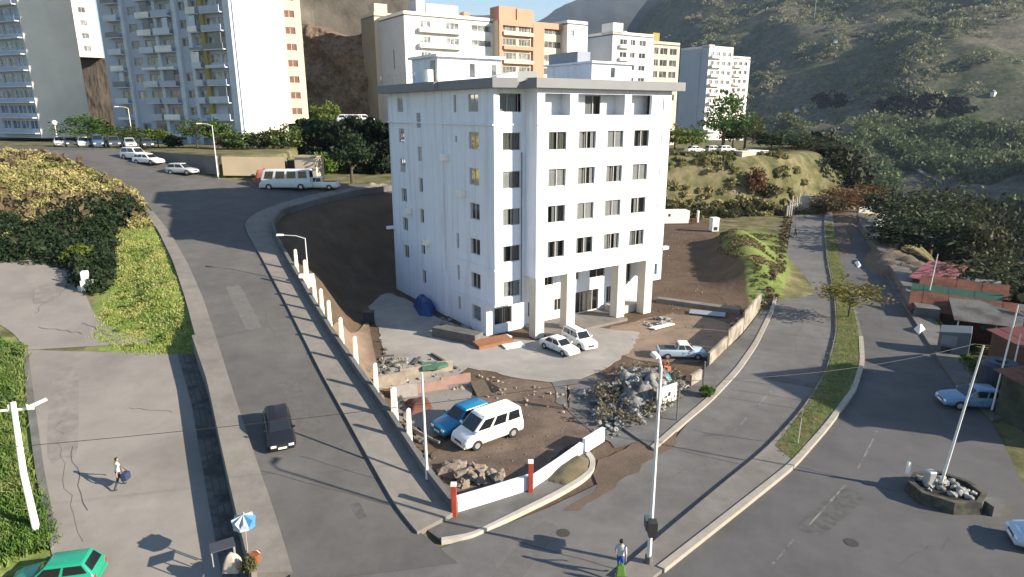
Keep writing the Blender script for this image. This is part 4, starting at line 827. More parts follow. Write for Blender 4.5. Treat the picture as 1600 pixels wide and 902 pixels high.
def shrub(p, r, h, m, label, group=None, name='shrub', seed=None, leaf=.25):
    seed = random.randint(0, 9) if seed is None else seed
    root = thing(name, p, label, 'shrub', group); s = MB()
    for k in range(4): a = k * 1.6; s.tube([(0, 0, -.2), (math.cos(a) * r * .4, math.sin(a) * r * .4, h * .6)], [.05, .02], 5)
    s.build('stem', bark, root); key = ('s', seed % 3, m.name, round(leaf, 2))
    if key not in CROWN:
        rg = np.random.default_rng(seed % 3 + 300); CROWN[key] = fast_quads('crown', quads_at(crown_pts(rg, 1, 1, 1, 34, 26, .2, .4, .5), leaf / max(r, .5), rg), m)
    c = link('foliage', CROWN[key], root, (0, 0, h * .5)); c.scale = (r, r, h * .55); c.rotation_euler = (0, 0, random.random() * 6); return root
def scrub(name, label, polys_pts, m, leaf, n_leaf, hmax, rmax, cat='scrub', seed=1, sink=.1):
    """uncountable undergrowth: many low domes of leaves in one mesh; polys_pts = base points (n,3)"""
    rng = np.random.default_rng(seed); C = np.asarray(polys_pts, float); n = len(C); r = rmax * rng.uniform(.45, 1.0, n); h = hmax * rng.uniform(.4, 1.0, n)
    d = rng.normal(size=(n, n_leaf, 3)); d[..., 2] = np.abs(d[..., 2]); d /= np.linalg.norm(d, axis=2)[..., None]; rr = .55 + .5 * rng.random((n, n_leaf, 1))
    Pn = C[:, None] + d * rr * np.stack([r, r, h], -1)[:, None] - [0, 0, sink]
    return tag(link(name, fast_quads(name, quads_at(Pn.reshape(-1, 3), leaf, rng, .2), m)), label, cat, kind='stuff')
def scatter(poly, n, seed, zf=None, thin=None):
    rng = np.random.default_rng(seed); q = np.array([p[:2] for p in poly]); lo, hi = q.min(0), q.max(0); X = rng.uniform(lo, hi, (n * 6, 2)); X = X[in_poly(poly, X[:, 0], X[:, 1])][:n]
    if thin: X = X[vnoise(X[:, 0], X[:, 1], thin[0], seed) > thin[1]]
    Z = (zf or height)(X[:, 0], X[:, 1]); return np.c_[X, Z]
# mound of scrub on the left between the lower lot and the climbing road
MOUND = [tuple(P(a, b)[:2]) for a, b in ((-80, 232), (30, 237), (90, 250), (150, 272), (198, 300), (232, 345), (240, 362), (205, 352), (150, 345), (100, 380), (20, 385), (-100, 380))]
scrub('scrub', 'olive and straw coloured scrub on the mound above the left lot', scatter(MOUND, 800, 1), leaf_mat('mound_leaf', (0.2022, 0.1909, 0.0674), (0.4268, 0.3482, 0.1685), .12), .19, 170, 1.05, 1.5, seed=2)
scrub('scrub', 'dry straw coloured stalks standing out of the scrub mound', scatter(MOUND, 500, 71, thin=(6, -.05)), L_dry, .5, 14, 1.9, .7, seed=72)
LOWM = [tuple(P(a, b)[:2]) for a, b in ((-60, 340), (60, 345), (150, 325), (205, 320), (222, 345), (195, 352), (175, 360), (165, 420), (150, 445), (95, 392), (-60, 385))]
scrub('scrub', 'dark green bushes along the foot of the mound by the lot', scatter(LOWM, 420, 3), L_dark, .22, 150, 1.8, 1.4, seed=4)
shrub(hit(128, 412), 1.3, 1.7, L_bright, 'bright green bush at the corner of the lot beside the dark scrub', leaf=.22)
def blades(name, label, base, m, h, w, seed, per=5, spread=.18):
    rg = np.random.default_rng(seed); C = np.repeat(np.asarray(base, float), per, 0); C[:, :2] += rg.normal(size=(len(C), 2)) * spread; n = len(C); a = rg.random(n) * 6.28; hh = h * rg.uniform(.35, 1.15, n); ww = w * rg.uniform(.6, 1.4, n)
    d = np.stack([np.cos(a), np.sin(a), 0 * a], -1) * ww[:, None]; top = np.c_[rg.normal(size=(n, 2)) * hh[:, None] * .45, hh]; C[:, 2] -= .03
    return tag(link(name, fast_quads(name, np.stack([C - d, C + d, C + top + d * .35, C + top - d * .35], 1), m)), label, 'grass', kind='stuff')
# grass, built as tufts
blades('grass', 'bright grass bank between the lot and the climbing road pavement', scatter(POLY_GRASS[0], 7000, 5), leaf_mat('grass_leaf', (0.2340, 0.3060, 0.0720), (0.4140, 0.3960, 0.1440), .5), .13, .035, 6, 7)
scrub('weeds', 'taller weed tufts scattered over the grass bank', scatter(POLY_GRASS[0], 60, 75, thin=(3, -.05)), L_bright, .13, 26, .45, .4, 'weeds', 76, .03)
blades('grass', 'weeds and long grass left of the lower street', scatter(POLY_GRASS[1], 5000, 7), leaf_mat('weed_leaf', (0.0907, 0.1685, 0.0324), (0.1944, 0.2333, 0.0778), .4), .4, .05, 8, 6)
scrub('weeds', 'broad leaved weeds among the long grass at lower left', scatter(POLY_GRASS[1], 260, 77, thin=(2.5, -.05)), L_green, .16, 34, .7, .55, 'weeds', 78, .03)
medpoly = list(map(lambda p: tuple(p[:2]), resample(gp(*GR_L), 20))) + list(map(lambda p: tuple(p[:2]), resample(gp(*GR_R[::-1]), 20)))
blades('grass', 'short grass on the curved median between the carriageways', scatter(medpoly, 9000, 9, lambda x, y: 0 * x + .26), leaf_mat('median_leaf', (0.1368, 0.1710, 0.0479), (0.2326, 0.2120, 0.0889), .6), .13, .03, 10, 5)
scrub('grass', 'olive grass on the slope beside the dirt yard', scatter(POLY_GRASS[3], 1100, 11, thin=(3, -.1)), leaf_mat('yard_grass', (0.1244, 0.1296, 0.0466), (0.2281, 0.1970, 0.0933), .2), .2, 9, .3, .45, 'grass', 12, .05)
scrub('grass', 'green grass below the pavement beside the shacks', scatter(POLY_GRASS[4], 900, 13), leaf_mat('shack_grass', (0.0576, 0.1037, 0.0230), (0.1037, 0.1382, 0.0346)), .22, 14, .45, .5, 'grass', 14, .05)
SIDE = gp((1226, 330), (1236, 345), (1222, 430), (1206, 492), (1188, 486), (1212, 420), (1222, 360))
scrub('scrub', 'dry straw coloured weeds along the left verge of the far road', scatter(SIDE, 420, 15), L_dry, .22, 26, .6, .6, seed=16)
HILLS_ = [(26, 121), (50, 126), (72, 134), (74, 140), (56, 140), (34, 139), (20, 139), (14, 126)]
scrub('scrub', 'straw and olive scrub on the slope behind the dirt yard', scatter(HILLS_, 420, 17, thin=(4, -.12)), leaf_mat('slope_leaf', (0.1368, 0.1368, 0.0479), (0.2873, 0.2394, 0.1163), .1), .42, 60, 1.1, 1.3, seed=18)
scrub('scrub', 'dark bushes in a row at the foot of the slope behind the trailer', scatter([(22, 118), (44, 125), (56, 127), (54, 131), (36, 128), (20, 124)], 80, 19), L_olive, .4, 120, 2.2, 1.8, seed=20)
# hedges, terrace trees on the left
GRP = 'trees along the upper street'
for px, py, d, h, r, m, lab in ((132, 214, 108, 5.2, 4.0, L_green, 'big round green tree in front of the leftmost towers'), (196, 218, 110, 3.6, 3.4, L_green, 'broad clipped tree right of the big round one'), (240, 222, 111, 3.0, 2.0, L_bright, 'small light green tree before the balcony tower'),
                             (302, 214, 108, 4.8, 2.4, L_green, 'flat topped tree below the yellow stripe'), (335, 218, 109, 4.2, 2.0, L_green, 'dark round tree next to the street lamp'), (150, 200, 128, 4.2, 3.0, L_dark, 'dark tree half hidden behind the big round one')):
    q = hz(px, d); z = float(height(q[0], q[1])); tree((q[0], q[1], z), h, r, m, lab, group=GRP, low=.22, leaf=.3)
for k, (px, d, h, r, m) in enumerate(((372, 105, 2.6, 2.0, L_green), (400, 106, 2.4, 1.9, L_dark), (422, 107, 3.0, 2.0, L_green), (447, 108, 3.6, 2.3, L_green), (498, 109, 3.4, 2.3, L_bright), (470, 112, 2.4, 1.6, L_dark), (350, 106, 2.3, 1.6, L_olive), (265, 111, 1.8, 1.5, L_dark))):
    q = hz(px, d); shrub((q[0], q[1], float(height(q[0], q[1]))), r, h, m, ['round green shrub right of the street lamp on the terrace', 'dark shrub before the foot of the white end wall', 'green shrub below the white end wall', 'tallest round shrub below the white end wall', 'bright round shrub at the right end of the terrace hedge', 'low dark shrub between the two rightmost hedge shrubs', 'olive shrub just left of the terrace hedge', 'low dark shrub under the balcony tower'][k], 'terrace shrubs', leaf=.3)
q = hz(543, 93); tree((q[0], q[1], float(height(q[0], q[1]))), 7.4, 2.9, L_dark, 'dark leaning tree by the parked microbus, left of the white building', low=.25, leaf=.3)
for px, d, h, r, lab in ((492, 140, 6, 2.4, 'dark green tree at the foot of the earth cliff'), (512, 138, 6.6, 2.6, 'brighter round tree at the foot of the earth cliff'), (470, 142, 4.5, 2.0, 'small tree beside the block with red windows')):
    q = hz(px, d); tree((q[0], q[1], 14.6), h, r, L_green if d != 138 else L_bright, lab, group='trees under the cliff', low=.2, leaf=.36)
shade_ivy = leaf_mat('shade_ivy', (0.0115, 0.0216, 0.0101), (0.0216, 0.0360, 0.0144))  # shade over the bank is put into this dark leaf colour
hp = [hz(a, d) for a, d in ((455, 112), (500, 111), (560, 110), (612, 108))]; hpts = []
rg = np.random.default_rng(77)
for k in range(330):
    t = rg.random() * 3; i = min(2, int(t)); q = hp[i] + (hp[i + 1] - hp[i]) * (t - i); hpts.append((q[0] + rg.normal() * .4, q[1] + rg.random() * 4, 9.6 + rg.random() * 8.2))
scrub('ivy_bank', 'steep bank covered by ivy, shade put in its dark colour, left of the white building', hpts, shade_ivy, .5, 70, 1.2, 1.3, 'ivy', 22)
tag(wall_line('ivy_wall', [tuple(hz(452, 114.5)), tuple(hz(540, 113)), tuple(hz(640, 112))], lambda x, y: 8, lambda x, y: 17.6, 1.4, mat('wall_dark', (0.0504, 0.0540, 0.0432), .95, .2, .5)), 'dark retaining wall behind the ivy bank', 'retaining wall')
# trees right of the white building
for px, py, d, h, r, m, lab in ((1058, 236, 146, 5.5, 4.0, L_bright, 'bright green tree touching the white building, right of it'), (1085, 234, 147, 5.2, 3.6, L_bright, 'bright bushy tree before the shaded end wall'), (1134, 225, 150, 12.5, 5.2, L_green, 'tallest dark green tree before the stepped white block'),
                             (1168, 228, 152, 8.5, 4.6, L_olive, 'yellowish green tree right of the tallest one'), (1150, 232, 156, 7, 3.5, L_dark, 'dark tree between the tallest and the yellowish tree')):
    q = hz(px, d); tree((q[0], q[1], float(height(q[0], q[1]))), h, r, m, lab, group='trees on the back terrace', low=.15, leaf=.42)
for k, (px, d, top, r, m, lab) in enumerate(((1212, 150, 205, 4.5, L_vg, 'tall dark tree beside the beige shed at the valley edge'), (1245, 152, 208, 5.0, L_vg, 'second tall tree of the clump above the road end'), (1280, 156, 222, 5.2, L_vo, 'grey green tree in the middle of the clump above the road end'),
                                (1312, 158, 228, 4.4, L_vo, 'rightmost grey green tree above the road end'), (1228, 160, 215, 4.5, L_vo, 'pale tree behind the tall dark clump'), (1262, 165, 212, 5, L_dark, 'darkest tree at the back of the clump'))):
    q = hz(px, d); zb = float(height(q[0], q[1])); zt = zat(q, top); tree((q[0], q[1], zb), zt - zb, r, m, lab, group='trees above the road end', low=.12, leaf=.5, dens=1.15)
shrub(hit(1180, 300), 2.0, 4.5, L_rust, 'rust brown bush on the green slope below the beige shed', leaf=.35); shrub(hit(1200, 310), 1.7, 2.8, L_olive, 'olive bush next to the rust brown one', leaf=.35)
for px, d, zt, r, m, lab in ((1338, 132, 292, 5.0, L_rust, 'wide rust coloured tree at the end of the roads'), (1375, 137, 290, 3.6, leaf_mat('leaf_bronze', (0.1152, 0.0720, 0.0252), (0.1440, 0.0936, 0.0360)), 'bronze tree right of the rust coloured one'), (1312, 128, 305, 3.6, L_dry, 'dry straw coloured tree left of the rust coloured one'),
                          (1415, 118, 300, 4.5, L_dark, 'dark tree by the white block at the valley edge'), (1455, 100, 300, 6.5, L_vg, 'large dark green tree right of the concrete ramp'), (1490, 105, 282, 6.0, L_vo, 'tall olive tree behind the shacks'), (1505, 92, 330, 5.5, L_vg, 'green tree just above the pink roof'), (1440, 92, 345, 4.2, L_dark, 'dark tree behind the earth bank'),
                          (1555, 88, 345, 3.8, L_vo, 'rounded olive tree standing out of the dark valley'), (1590, 70, 400, 5.0, L_vo, 'olive tree at the right edge above the tin canopy'), (1535, 110, 330, 5, L_dark, 'dark tree deep in the valley at right'), (1585, 120, 300, 6, L_dark, 'dark valley tree at the right edge'), (1520, 74, 428, 2.2, L_yellow, 'yellow bush behind the rusty roofs')):
    q = hz(px, d); zb = float(height(q[0], q[1])); tree((q[0], q[1], zb), max(3.2, zat(q, zt) - zb), r, m, lab, group='trees at the valley edge', low=.1, leaf=.42, dens=1.15)
# median trees
p = G(1325, 500); tree((p[0], p[1], .25), 3.6, 2.7, leaf_mat('leaf_lime', (0.1188, 0.1296, 0.0270), (0.2160, 0.1836, 0.0432)), 'low yellow green tree on the median between the carriageways', low=.3, leaf=.22)
sap = thing('sapling', (*G(1246, 699)[:2], .25), 'thin bare sapling on the median grass', 'tree'); m_ = MB(); m_.tube([(0, 0, 0), (.02, 0, 1.2), (.06, .02, 2.3)], [.035, .028, .012], 6); m_.build('trunk', white_dirty, sap)
m_ = MB()
for k in range(9): a = k * .9; m_.tube([(.03, 0, 1.1 + k * .12), (.03 + math.cos(a) * .5, math.sin(a) * .5, 1.6 + k * .14)], [.012, .004], 4)
m_.build('branches', bark, sap)
# woods of the valley and the far slopes (one mass)
rng = np.random.default_rng(5)
def woods(name, label, n, rlo, rhi, azlo, azhi, size, m, nl, leaf, seed, thr):
    rng = np.random.default_rng(seed); r = np.sqrt(rng.uniform(rlo ** 2, rhi ** 2, n)); a = np.radians(rng.uniform(azlo, azhi, n)); X = r * np.sin(a); Y = r * np.cos(a)
    k = (vnoise(X, Y, 60, seed) + .6 * vnoise(X, Y, 22, seed + 1) > thr) & (poly_dist(Z_FLAT, X, Y) > 9) & (poly_dist(Z_BACK, X, Y) > 6); X = X[k]; Y = Y[k]; Z = height(X, Y); n = len(X)
    sz = size * rng.uniform(.5, 1.1, n); d = rng.normal(size=(n, nl, 3)); d /= np.linalg.norm(d, axis=2)[..., None]; d[..., 2] = np.abs(d[..., 2]) * 1.1 - .25
    Pn = np.stack([X, Y, Z + sz * .35], -1)[:, None] + d * (.6 + .45 * rng.random((n, nl, 1))) * sz[:, None, None]
    return tag(link(name, fast_quads(name, quads_at(Pn.reshape(-1, 3), np.repeat(sz * leaf, nl), rng), m)), label, 'woods', kind='stuff')
woods('woods', 'dense green woods, coloured dark for shade, filling the valley on the right', 3600, 75, 300, 20, 62, 5.5, leaf_mat('woods_leaf_shade', (0.0111, 0.0186, 0.0070), (0.0221, 0.0300, 0.0114), .03, 0), 100, .175, 31, -.6)  # the valley's shade is put into the leaf colour
woods('woods', 'green woods climbing the far valley slope', 4800, 270, 620, 14, 48, 7.5, leaf_mat('woods_far', (0.0634, 0.0947, 0.0380), (0.1264, 0.1475, 0.0674), .015, 0), 84, .19, 33, -.2)
woods('woods', 'scattered scrub trees on the distant hillside', 11000, 520, 1350, 8, 46, 4.6, leaf_mat('woods_hill', (0.1276, 0.1529, 0.0800), (0.2734, 0.2551, 0.1640), .008, 0), 24, .32, 35, -.1)

# features of the far slope: a bright meadow strip, dark leaf clumps standing in for shadow in the hollows, pale tracks and outcrops
def drape(name, pix0, pix1, m, label, dz=1.2, n=40):
    A = smooth_line(hit_many(resample(pix0, 14)), n, 3); Bq = smooth_line(hit_many(resample(pix1, 14)), n, 3); k = 5; n = len(A)
    t = np.linspace(0, 1, k)[None, :, None]; V = (A[:, None] * (1 - t) + Bq[:, None] * t).reshape(-1, 3); V[:, 2] = height(V[:, 0], V[:, 1]) + dz; V = list(V)
    F = [(i * k + q, i * k + q + 1, (i + 1) * k + q + 1, (i + 1) * k + q) for i in range(n - 1) for q in range(k - 1)]
    return tag(link(name, new_mesh(name, V, F, m, True)), label, name.replace('_', ' '), kind='structure')
drape('meadow', [(1300, 184), (1400, 184), (1530, 183)], [(1310, 191), (1400, 195), (1540, 193)], leaf_mat('meadow', (.055, .085, .02), (.08, .10, .03), .05, 0), 'bright green meadow strip on the far slope')
drape('meadow', [(1330, 135), (1400, 137)], [(1335, 150), (1405, 148)], leaf_mat('meadow', (.055, .085, .02), (.08, .10, .03)), 'small green clearing above the dark hollows')
drape('track', [(1400, 254), (1440, 272), (1470, 288)], [(1400, 257), (1440, 276), (1470, 292)], mat('track', (.17, .16, .13), .95, .2, .1), 'pale straight track through the valley woods', 1.8)
def shade_thicket(px0, px1, py0, py1, n, seed, label):
    rg = np.random.default_rng(seed); P_ = []
    while len(P_) < n:
        u, v = rg.uniform(-1, 1, 2)
        if u * u + v * v < 1: P_.append(((px0 + px1) / 2 + u * (px1 - px0) / 2, (py0 + py1) / 2 + v * (py1 - py0) / 2))
    P_ = hit_many(P_)
    return scrub('shade_thicket', label, P_, leaf_mat('hollow_shade_leaf', (.010, .017, .010), (.018, .026, .014), .05, 0), 1.6, 60, 6, 5, 'shade_thicket', seed, 1.0)  # shadow of the hollow put into near-black leaf clumps
shade_thicket(1366, 1525, 150, 184, 150, 61, 'large dark thicket standing in for the shadow in the hollow above the meadow strip'); shade_thicket(1268, 1325, 148, 170, 60, 62, 'small dark thicket standing in for shadow left of the large one')

for k, (a, b, w) in enumerate(((1305, 66, 4.5), (1245, 174, 4), (1256, 170, 3.5), (1552, 148, 4))):
    q = hit_many([(a, b)])[0]; t = thing('hill_house', (q[0], q[1], q[2] - 1.6), ['tiny white house high on the hill left of the bare patch', 'white hut beside the dark hollow at the valley edge', 'smaller white hut right of the first valley edge hut', 'pale house above the woods near the right edge'][k], 'house', 'huts on the hillside', rz=random.random() * 3)
    MB().box((-w / 2, -w * .35, 0), (w / 2, w * .35, 3.4)).build('wall', white2, t); MB().add([(-w * .55, -w * .4, 3.4), (w * .55, -w * .4, 3.4), (w * .55, w * .4, 3.4), (-w * .55, w * .4, 3.4), (-w * .55, 0, 5), (w * .55, 0, 5)], [(0, 1, 5, 4), (2, 3, 4, 5), (0, 4, 3), (1, 2, 5), (0, 3, 2, 1)]).build('roof', roof_grey, t)
ms = thing('radio_mast', tuple(hit_many([(1272, 30)])[0] - np.array([0, 0, 1])), 'thin radio mast on the hill above the bare patch', 'mast'); m_ = MB(); m_.tube([(0, 0, 0), (0, 0, 42)], [.5, .25], 5); m_.build('mast', steel, ms)

HEAP = gp((930, 612), (985, 580), (1050, 580), (1072, 606), (1045, 642), (1000, 672), (940, 668))
scrub('dry_brush', 'dry grey brown brush tangled over the rubble heap', scatter(HEAP, 60, 81, lambda x, y: 0 * x + .45), leaf_mat('brush_leaf', (0.1275, 0.1122, 0.0816), (0.2040, 0.1785, 0.1275), .6), .14, 46, .8, .8, 'brush', 82, .05)
def mound(name, pts, h, m, label, cat, seed=0, n=22, rough=.5, z0=0.0):
    P_ = np.array([p[:2] for p in pts]); c = P_.mean(0); lo, hi = P_.min(0), P_.max(0); xs = np.linspace(lo[0], hi[0], n); ys = np.linspace(lo[1], hi[1], n); X, Y = np.meshgrid(xs, ys)
    ins = in_poly(pts, X.ravel(), Y.ravel()).reshape(X.shape); d = np.full(X.size, 1e9)
    for i in range(len(pts)):
        a = P_[i]; b = P_[(i + 1) % len(pts)]; e = b - a; t = np.clip(((X.ravel() - a[0]) * e[0] + (Y.ravel() - a[1]) * e[1]) / (e @ e + 1e-9), 0, 1); d = np.minimum(d, np.hypot(X.ravel() - a[0] - t * e[0], Y.ravel() - a[1] - t * e[1]))
    d = d.reshape(X.shape); w = max(.1, .33 * (hi - lo).min()); Z = np.where(ins, h * np.sin(np.clip(d / w, 0, 1) * math.pi / 2) * (1 + rough * fbm(X, Y, .9, 4, seed)), -.15)
    V = np.stack([X - c[0], Y - c[1], Z], -1).reshape(-1, 3); F = [(j * n + i, j * n + i + 1, (j + 1) * n + i + 1, (j + 1) * n + i) for j in range(n - 1) for i in range(n - 1) if ins[j:j + 2, i:i + 2].any()]
    return tag(link(name, new_mesh(name, V, F, m, True), None, (*c, z0)), label, cat)
# ------------------------------------------------------------ walls round the plot
rw = tag(wall_line('boundary_wall', OUTR, lambda x, y: float(hA(x, y)) - 1.6, lambda x, y: float(hA(x, y)) + .72, .28, concrete_grey, n=90), 'long grey concrete boundary wall climbing along the left road', 'wall')
posts = [(487, 492), (506, 512), (525, 545), (548, 577), (572, 616), (601, 658), (632, 702), (466, 455), (450, 428), (478, 476)]
line = smooth_line(OUTR, 90, 1)
post_labels = ['white concrete post on the boundary wall, level with the brown bank top', 'white post below the bank top on the boundary wall', 'white post beside the middle of the brown bank', 'white post beside the lower brown bank', 'white post next to the scrap heap', 'thick white post beside the pale slab fence', 'white post nearest the lamp post in the lot', 'white post just left of the street lamp arm', 'topmost thin white post of the boundary wall', 'white post next to the white meter box']
nrm = np.array([.855, .52])
for k, (a, b) in enumerate(posts):
    c = P(a, b)[:2]; i = np.argmin(np.hypot(line[:, 0] - c[0], line[:, 1] - c[1])); q = line[i][:2] + nrm * .3; zb = float(hA(*q)) - .6; h = 2.7 if k != 7 else 3.1; s = .15 if k != 5 else .2
    o = MB().add([(-s, -s, 0), (s, -s, 0), (s, s, 0), (-s, s, 0), (-s * .7, -s * .7, h), (s * .7, -s * .7, h), (s * .7, s * .7, h), (-s * .7, s * .7, h), (0, 0, h + .12)], [(0, 1, 5, 4), (1, 2, 6, 5), (2, 3, 7, 6), (3, 0, 4, 7), (4, 5, 8), (5, 6, 8), (6, 7, 8), (7, 4, 8)]).build('wall_post', white_paint, None, (*q, zb))
    tag(o, post_labels[k], 'post', 'white posts of the boundary wall')
def straight_wall(name, pts, z0, z1, th, m, label, cat='wall', n=20):
    return tag(wall_line(name, pts, lambda x, y: z0, lambda x, y: z1, th, m, n=n), label, cat)
straight_wall('front_wall', gp((714, 804), (770, 787), (832, 767)), .1, 1.0, .25, white_wall, 'low white wall between the two red posts at the street corner')
straight_wall('front_wall', gp((832, 766), (870, 740), (908, 712)), .1, .85, .22, white_wall, 'white wall rising from the second red post to the gap')
straight_wall('front_wall', gp((912, 710), (942, 691)), .1, 1.0, .22, white_wall, 'short white wall stub at the driveway edge')
red = mat('red_paint', (0.3300, 0.0540, 0.0300), .6, .12, 3)
for (a, b), lab in (((710, 806), 'red painted post with white cap at the street corner'), ((829, 768), 'second red post in the white front wall')):
    t = thing('red_post', (*G(a, b, .2)[:2], .15), lab, 'post', 'red posts of the front wall'); bevel(MB().box((-.13, -.13, 0), (.13, .13, 1.75)).build('shaft', red, t), .02); MB().box((-.14, -.14, 1.752), (.14, .14, 1.86)).build('cap', white_paint, t)
# boundary along the right carriageway: white panels and thin posts
lots = [((1186, 486), (1160, 520), 1.9, 'tall white wall panel nearest the grass verge'), ((1159, 521), (1135, 545), 1.5, 'white wall panel second from the verge, stained'), ((1134, 546), (1106, 574), 1.2, 'low dusty white wall panel sloping to the ground'), ((1094, 596), (1078, 606), 1.0, 'short white wall fragment by the green weed')]
for a, b, h, lab in lots:
    straight_wall('wall_panel', gp(a, b), 0, h, .18, mat('stone_panel', (.30, .27, .225), .95, .25, 1.2, .02, 6, col2=(.17, .15, .12), patches=.6), lab, n=8)
for k, (a, b, h) in enumerate(((1187, 485, 2.4), (1160, 521, 2.2), (1135, 546, 2.0), (1097, 618, 2.6), (1057, 660, 2.4), (1100, 592, 1.4))):
    m_ = MB(); m_.tube([(0, 0, 0), (0, 0, h)], .05, 6); tag(m_.build('fence_post', concrete_grey, None, (*G(a, b)[:2], 0)), ['fence post at the far end of the white panels', 'fence post between the two tallest white panels', 'fence post at the stained white panel', 'rusty fence post beside the green weed', 'fence post right of the white sign board', 'short stake at the low wall fragment'][k], 'post', 'posts along the lot pavement')
sb = thing('sign_board', (*G(1040, 640)[:2], 0), 'white board with a dark mark, standing in front of the rubble heap', 'sign', rz=R(35)); MB().box((-.95, -.04, .5), (.95, .04, 1.75)).build('board', white_paint, sb); MB().box((.1, -.055, .95), (.35, -.042, 1.25)).build('mark', dark_trim, sb); MB().box((-.95, -.055, .2), (-.6, -.045, 1.0)).build('shutter', dark_trim, sb)
for x in (-.85, .85): m_ = MB(); m_.tube([(x, 0, 0), (x, 0, .5)], .04, 6); m_.build('leg', steel, sb)
p = G(1105, 622); shrub((p[0], p[1], .15), .45, .7, L_bright, 'small bright green weed at the fence post', name='weed', leaf=.14)

# ------------------------------------------------------------ rubble
rock_m = mat('rock', (0.2754, 0.2754, 0.2652), .95, .3, 1.5, .05, 6, col2=(0.1326, 0.1326, 0.1275), patches=.9); rock_b = mat('rock_brown', (0.2016, 0.1680, 0.1344), .95, .3, 1.5, .05, 6)
def rock_mesh(seed, m):
    bm = bmesh.new(); bmesh.ops.create_icosphere(bm, subdivisions=2, radius=1.0); r = random.Random(seed)
    off = Vector((r.random() * 9, r.random() * 9, 0))
    for v in bm.verts: v.co *= .75 + .55 * noise.noise(v.co * 1.3 + off) + .15 * r.random(); v.co.z *= .7
    me = bpy.data.meshes.new('rock'); bm.to_mesh(me); bm.free(); me.materials.append(m); return me
RM = [rock_mesh(k, rock_m) for k in range(5)]; RB = [rock_mesh(k + 9, rock_b) for k in range(4)]
def heap(name, pts, label, meshes, smin, smax, n, hmax, seed):
    c = np.mean(np.array(pts), 0); root = thing(name, (*c, 0), label, 'rubble'); r = random.Random(seed); poly = np.array(pts)
    k = 0
    lo, hi = poly.min(0), poly.max(0); bm_V = []; 
    while k < n:
        x = r.uniform(lo[0], hi[0]); y = r.uniform(lo[1], hi[1])
        if not in_poly(pts, np.array([x]), np.array([y]))[0]: continue
        d = float(min(np.hypot(x - a, y - b) for a, b in pts)); z = hmax * min(1, d / (.45 * (hi - lo).min() + .01)) * r.uniform(.3, 1.0)
        o = link('rock', meshes[k % len(meshes)], root, (x - c[0], y - c[1], z)); s = r.uniform(smin, smax) * (1.25 if k % 7 == 0 else .8); o.scale = (s * r.uniform(.8, 1.3), s, s * r.uniform(.6, 1)); o.rotation_euler = (r.uniform(-.4, .4), r.uniform(-.4, .4), r.random() * 6); k += 1
    return root
heap('rubble_heap', gp((945, 600), (985, 580), (1050, 585), (1068, 610), (1045, 640), (1000, 668), (955, 650)), 'large heap of grey broken concrete behind the tall lamp post', RM, .12, .55, 190, 1.15, 1)
mound('rubble_core', gp((948, 602), (985, 585), (1048, 588), (1062, 610), (1040, 636), (1000, 660), (960, 648)), 1.15, mat('rubble_core', (0.1980, 0.1940, 0.1848), .95, .35, 2, .08, 5, col2=(0.0792, 0.0766, 0.0726), patches=1.2), 'grey mass of crushed rubble inside the large heap', 'rubble', 33, n=40, rough=1.1)
heap('rubble_heap', gp((905, 610), (945, 605), (960, 650), (985, 685), (940, 680)), 'spread of smaller grey rubble left of the large heap', RM, .12, .4, 60, .3, 2)
heap('rubble_heap', gp((700, 735), (745, 728), (785, 745), (775, 762), (725, 770)), 'brown broken slabs lying inside the white corner wall', RB, .25, .7, 26, .5, 3)
heap('rubble_heap', gp((590, 560), (640, 560), (700, 572), (690, 590), (620, 600), (595, 590)), 'scrap and rubble strewn at the foot of the brown bank', RM, .12, .35, 46, .25, 4)
heap('rubble_heap', gp((1155, 500), (1180, 495), (1165, 512), (1140, 530), (1120, 555), (1110, 560), (1130, 530)), 'line of brown stones inside the white wall panels', RB, .15, .45, 30, .3, 5)
heap('rubble_heap', gp((1002, 505), (1030, 495), (1050, 505), (1020, 515)), 'grey debris beside the right hand entrance column', RM, .15, .4, 24, .3, 6)
heap('rubble_heap', gp((690, 498), (735, 510), (745, 520), (720, 520), (690, 508)), 'stones along the foot of the shaded wall', RM, .15, .4, 22, .25, 8)
heap('rubble_heap', gp((1200, 430), (1218, 432), (1205, 500), (1190, 500)), 'stones scattered on the dry verge', RB, .15, .35, 22, .1, 9)
heap('rubble_heap', gp((1405, 440), (1435, 445), (1440, 480), (1420, 478)), 'grey rubble between the ramp and the shacks', RM, .3, .7, 22, .4, 10)
# tarps and heaps of dark stuff
soil_dark = mat('dark_soil', (0.0210, 0.0180, 0.0162), .9, .3, 2, .04, 9)
mound('soil_heap', gp((780, 752), (838, 738), (880, 700), (915, 690), (908, 708), (870, 735), (830, 762), (790, 772)), .75, soil_dark, 'black soil heap piled behind the white front wall', 'soil heap', 2)
mound('tarp', gp((645, 478), (668, 472), (682, 484), (676, 496), (655, 494)), 1.3, mat('blue_tarp', (0.0180, 0.0600, 0.1920), .5, .15, 3), 'round bundle under a blue tarp against the shaded wall', 'tarp', 5, rough=.25)
mound('tarp', gp((1018, 602), (1040, 596), (1055, 608), (1035, 618)), 1.35, mat('cyan_tarp', (0.0360, 0.1800, 0.2280), .6, .3, 2, col2=(0.2100, 0.1980, 0.1680), patches=.8, thr=(.45, .5)), 'pale blue tarp lying on top of the rubble heap', 'tarp', 6, rough=.5)
mound('tarp', gp((1028, 575), (1046, 572), (1050, 582), (1034, 586)), .8, mat('orange_cloth', (0.3000, 0.0780, 0.0360), .7, .2, 3), 'orange cloth bundle behind the rubble heap', 'tarp', 7, rough=.5)
mound('tarp', gp((630, 630), (668, 622), (678, 640), (640, 652)), .55, mat('red_brown_tarp', (0.0960, 0.0360, 0.0240), .7, .2, 2), 'dark red tarp lying in the lot near the slab fence', 'tarp', 8)
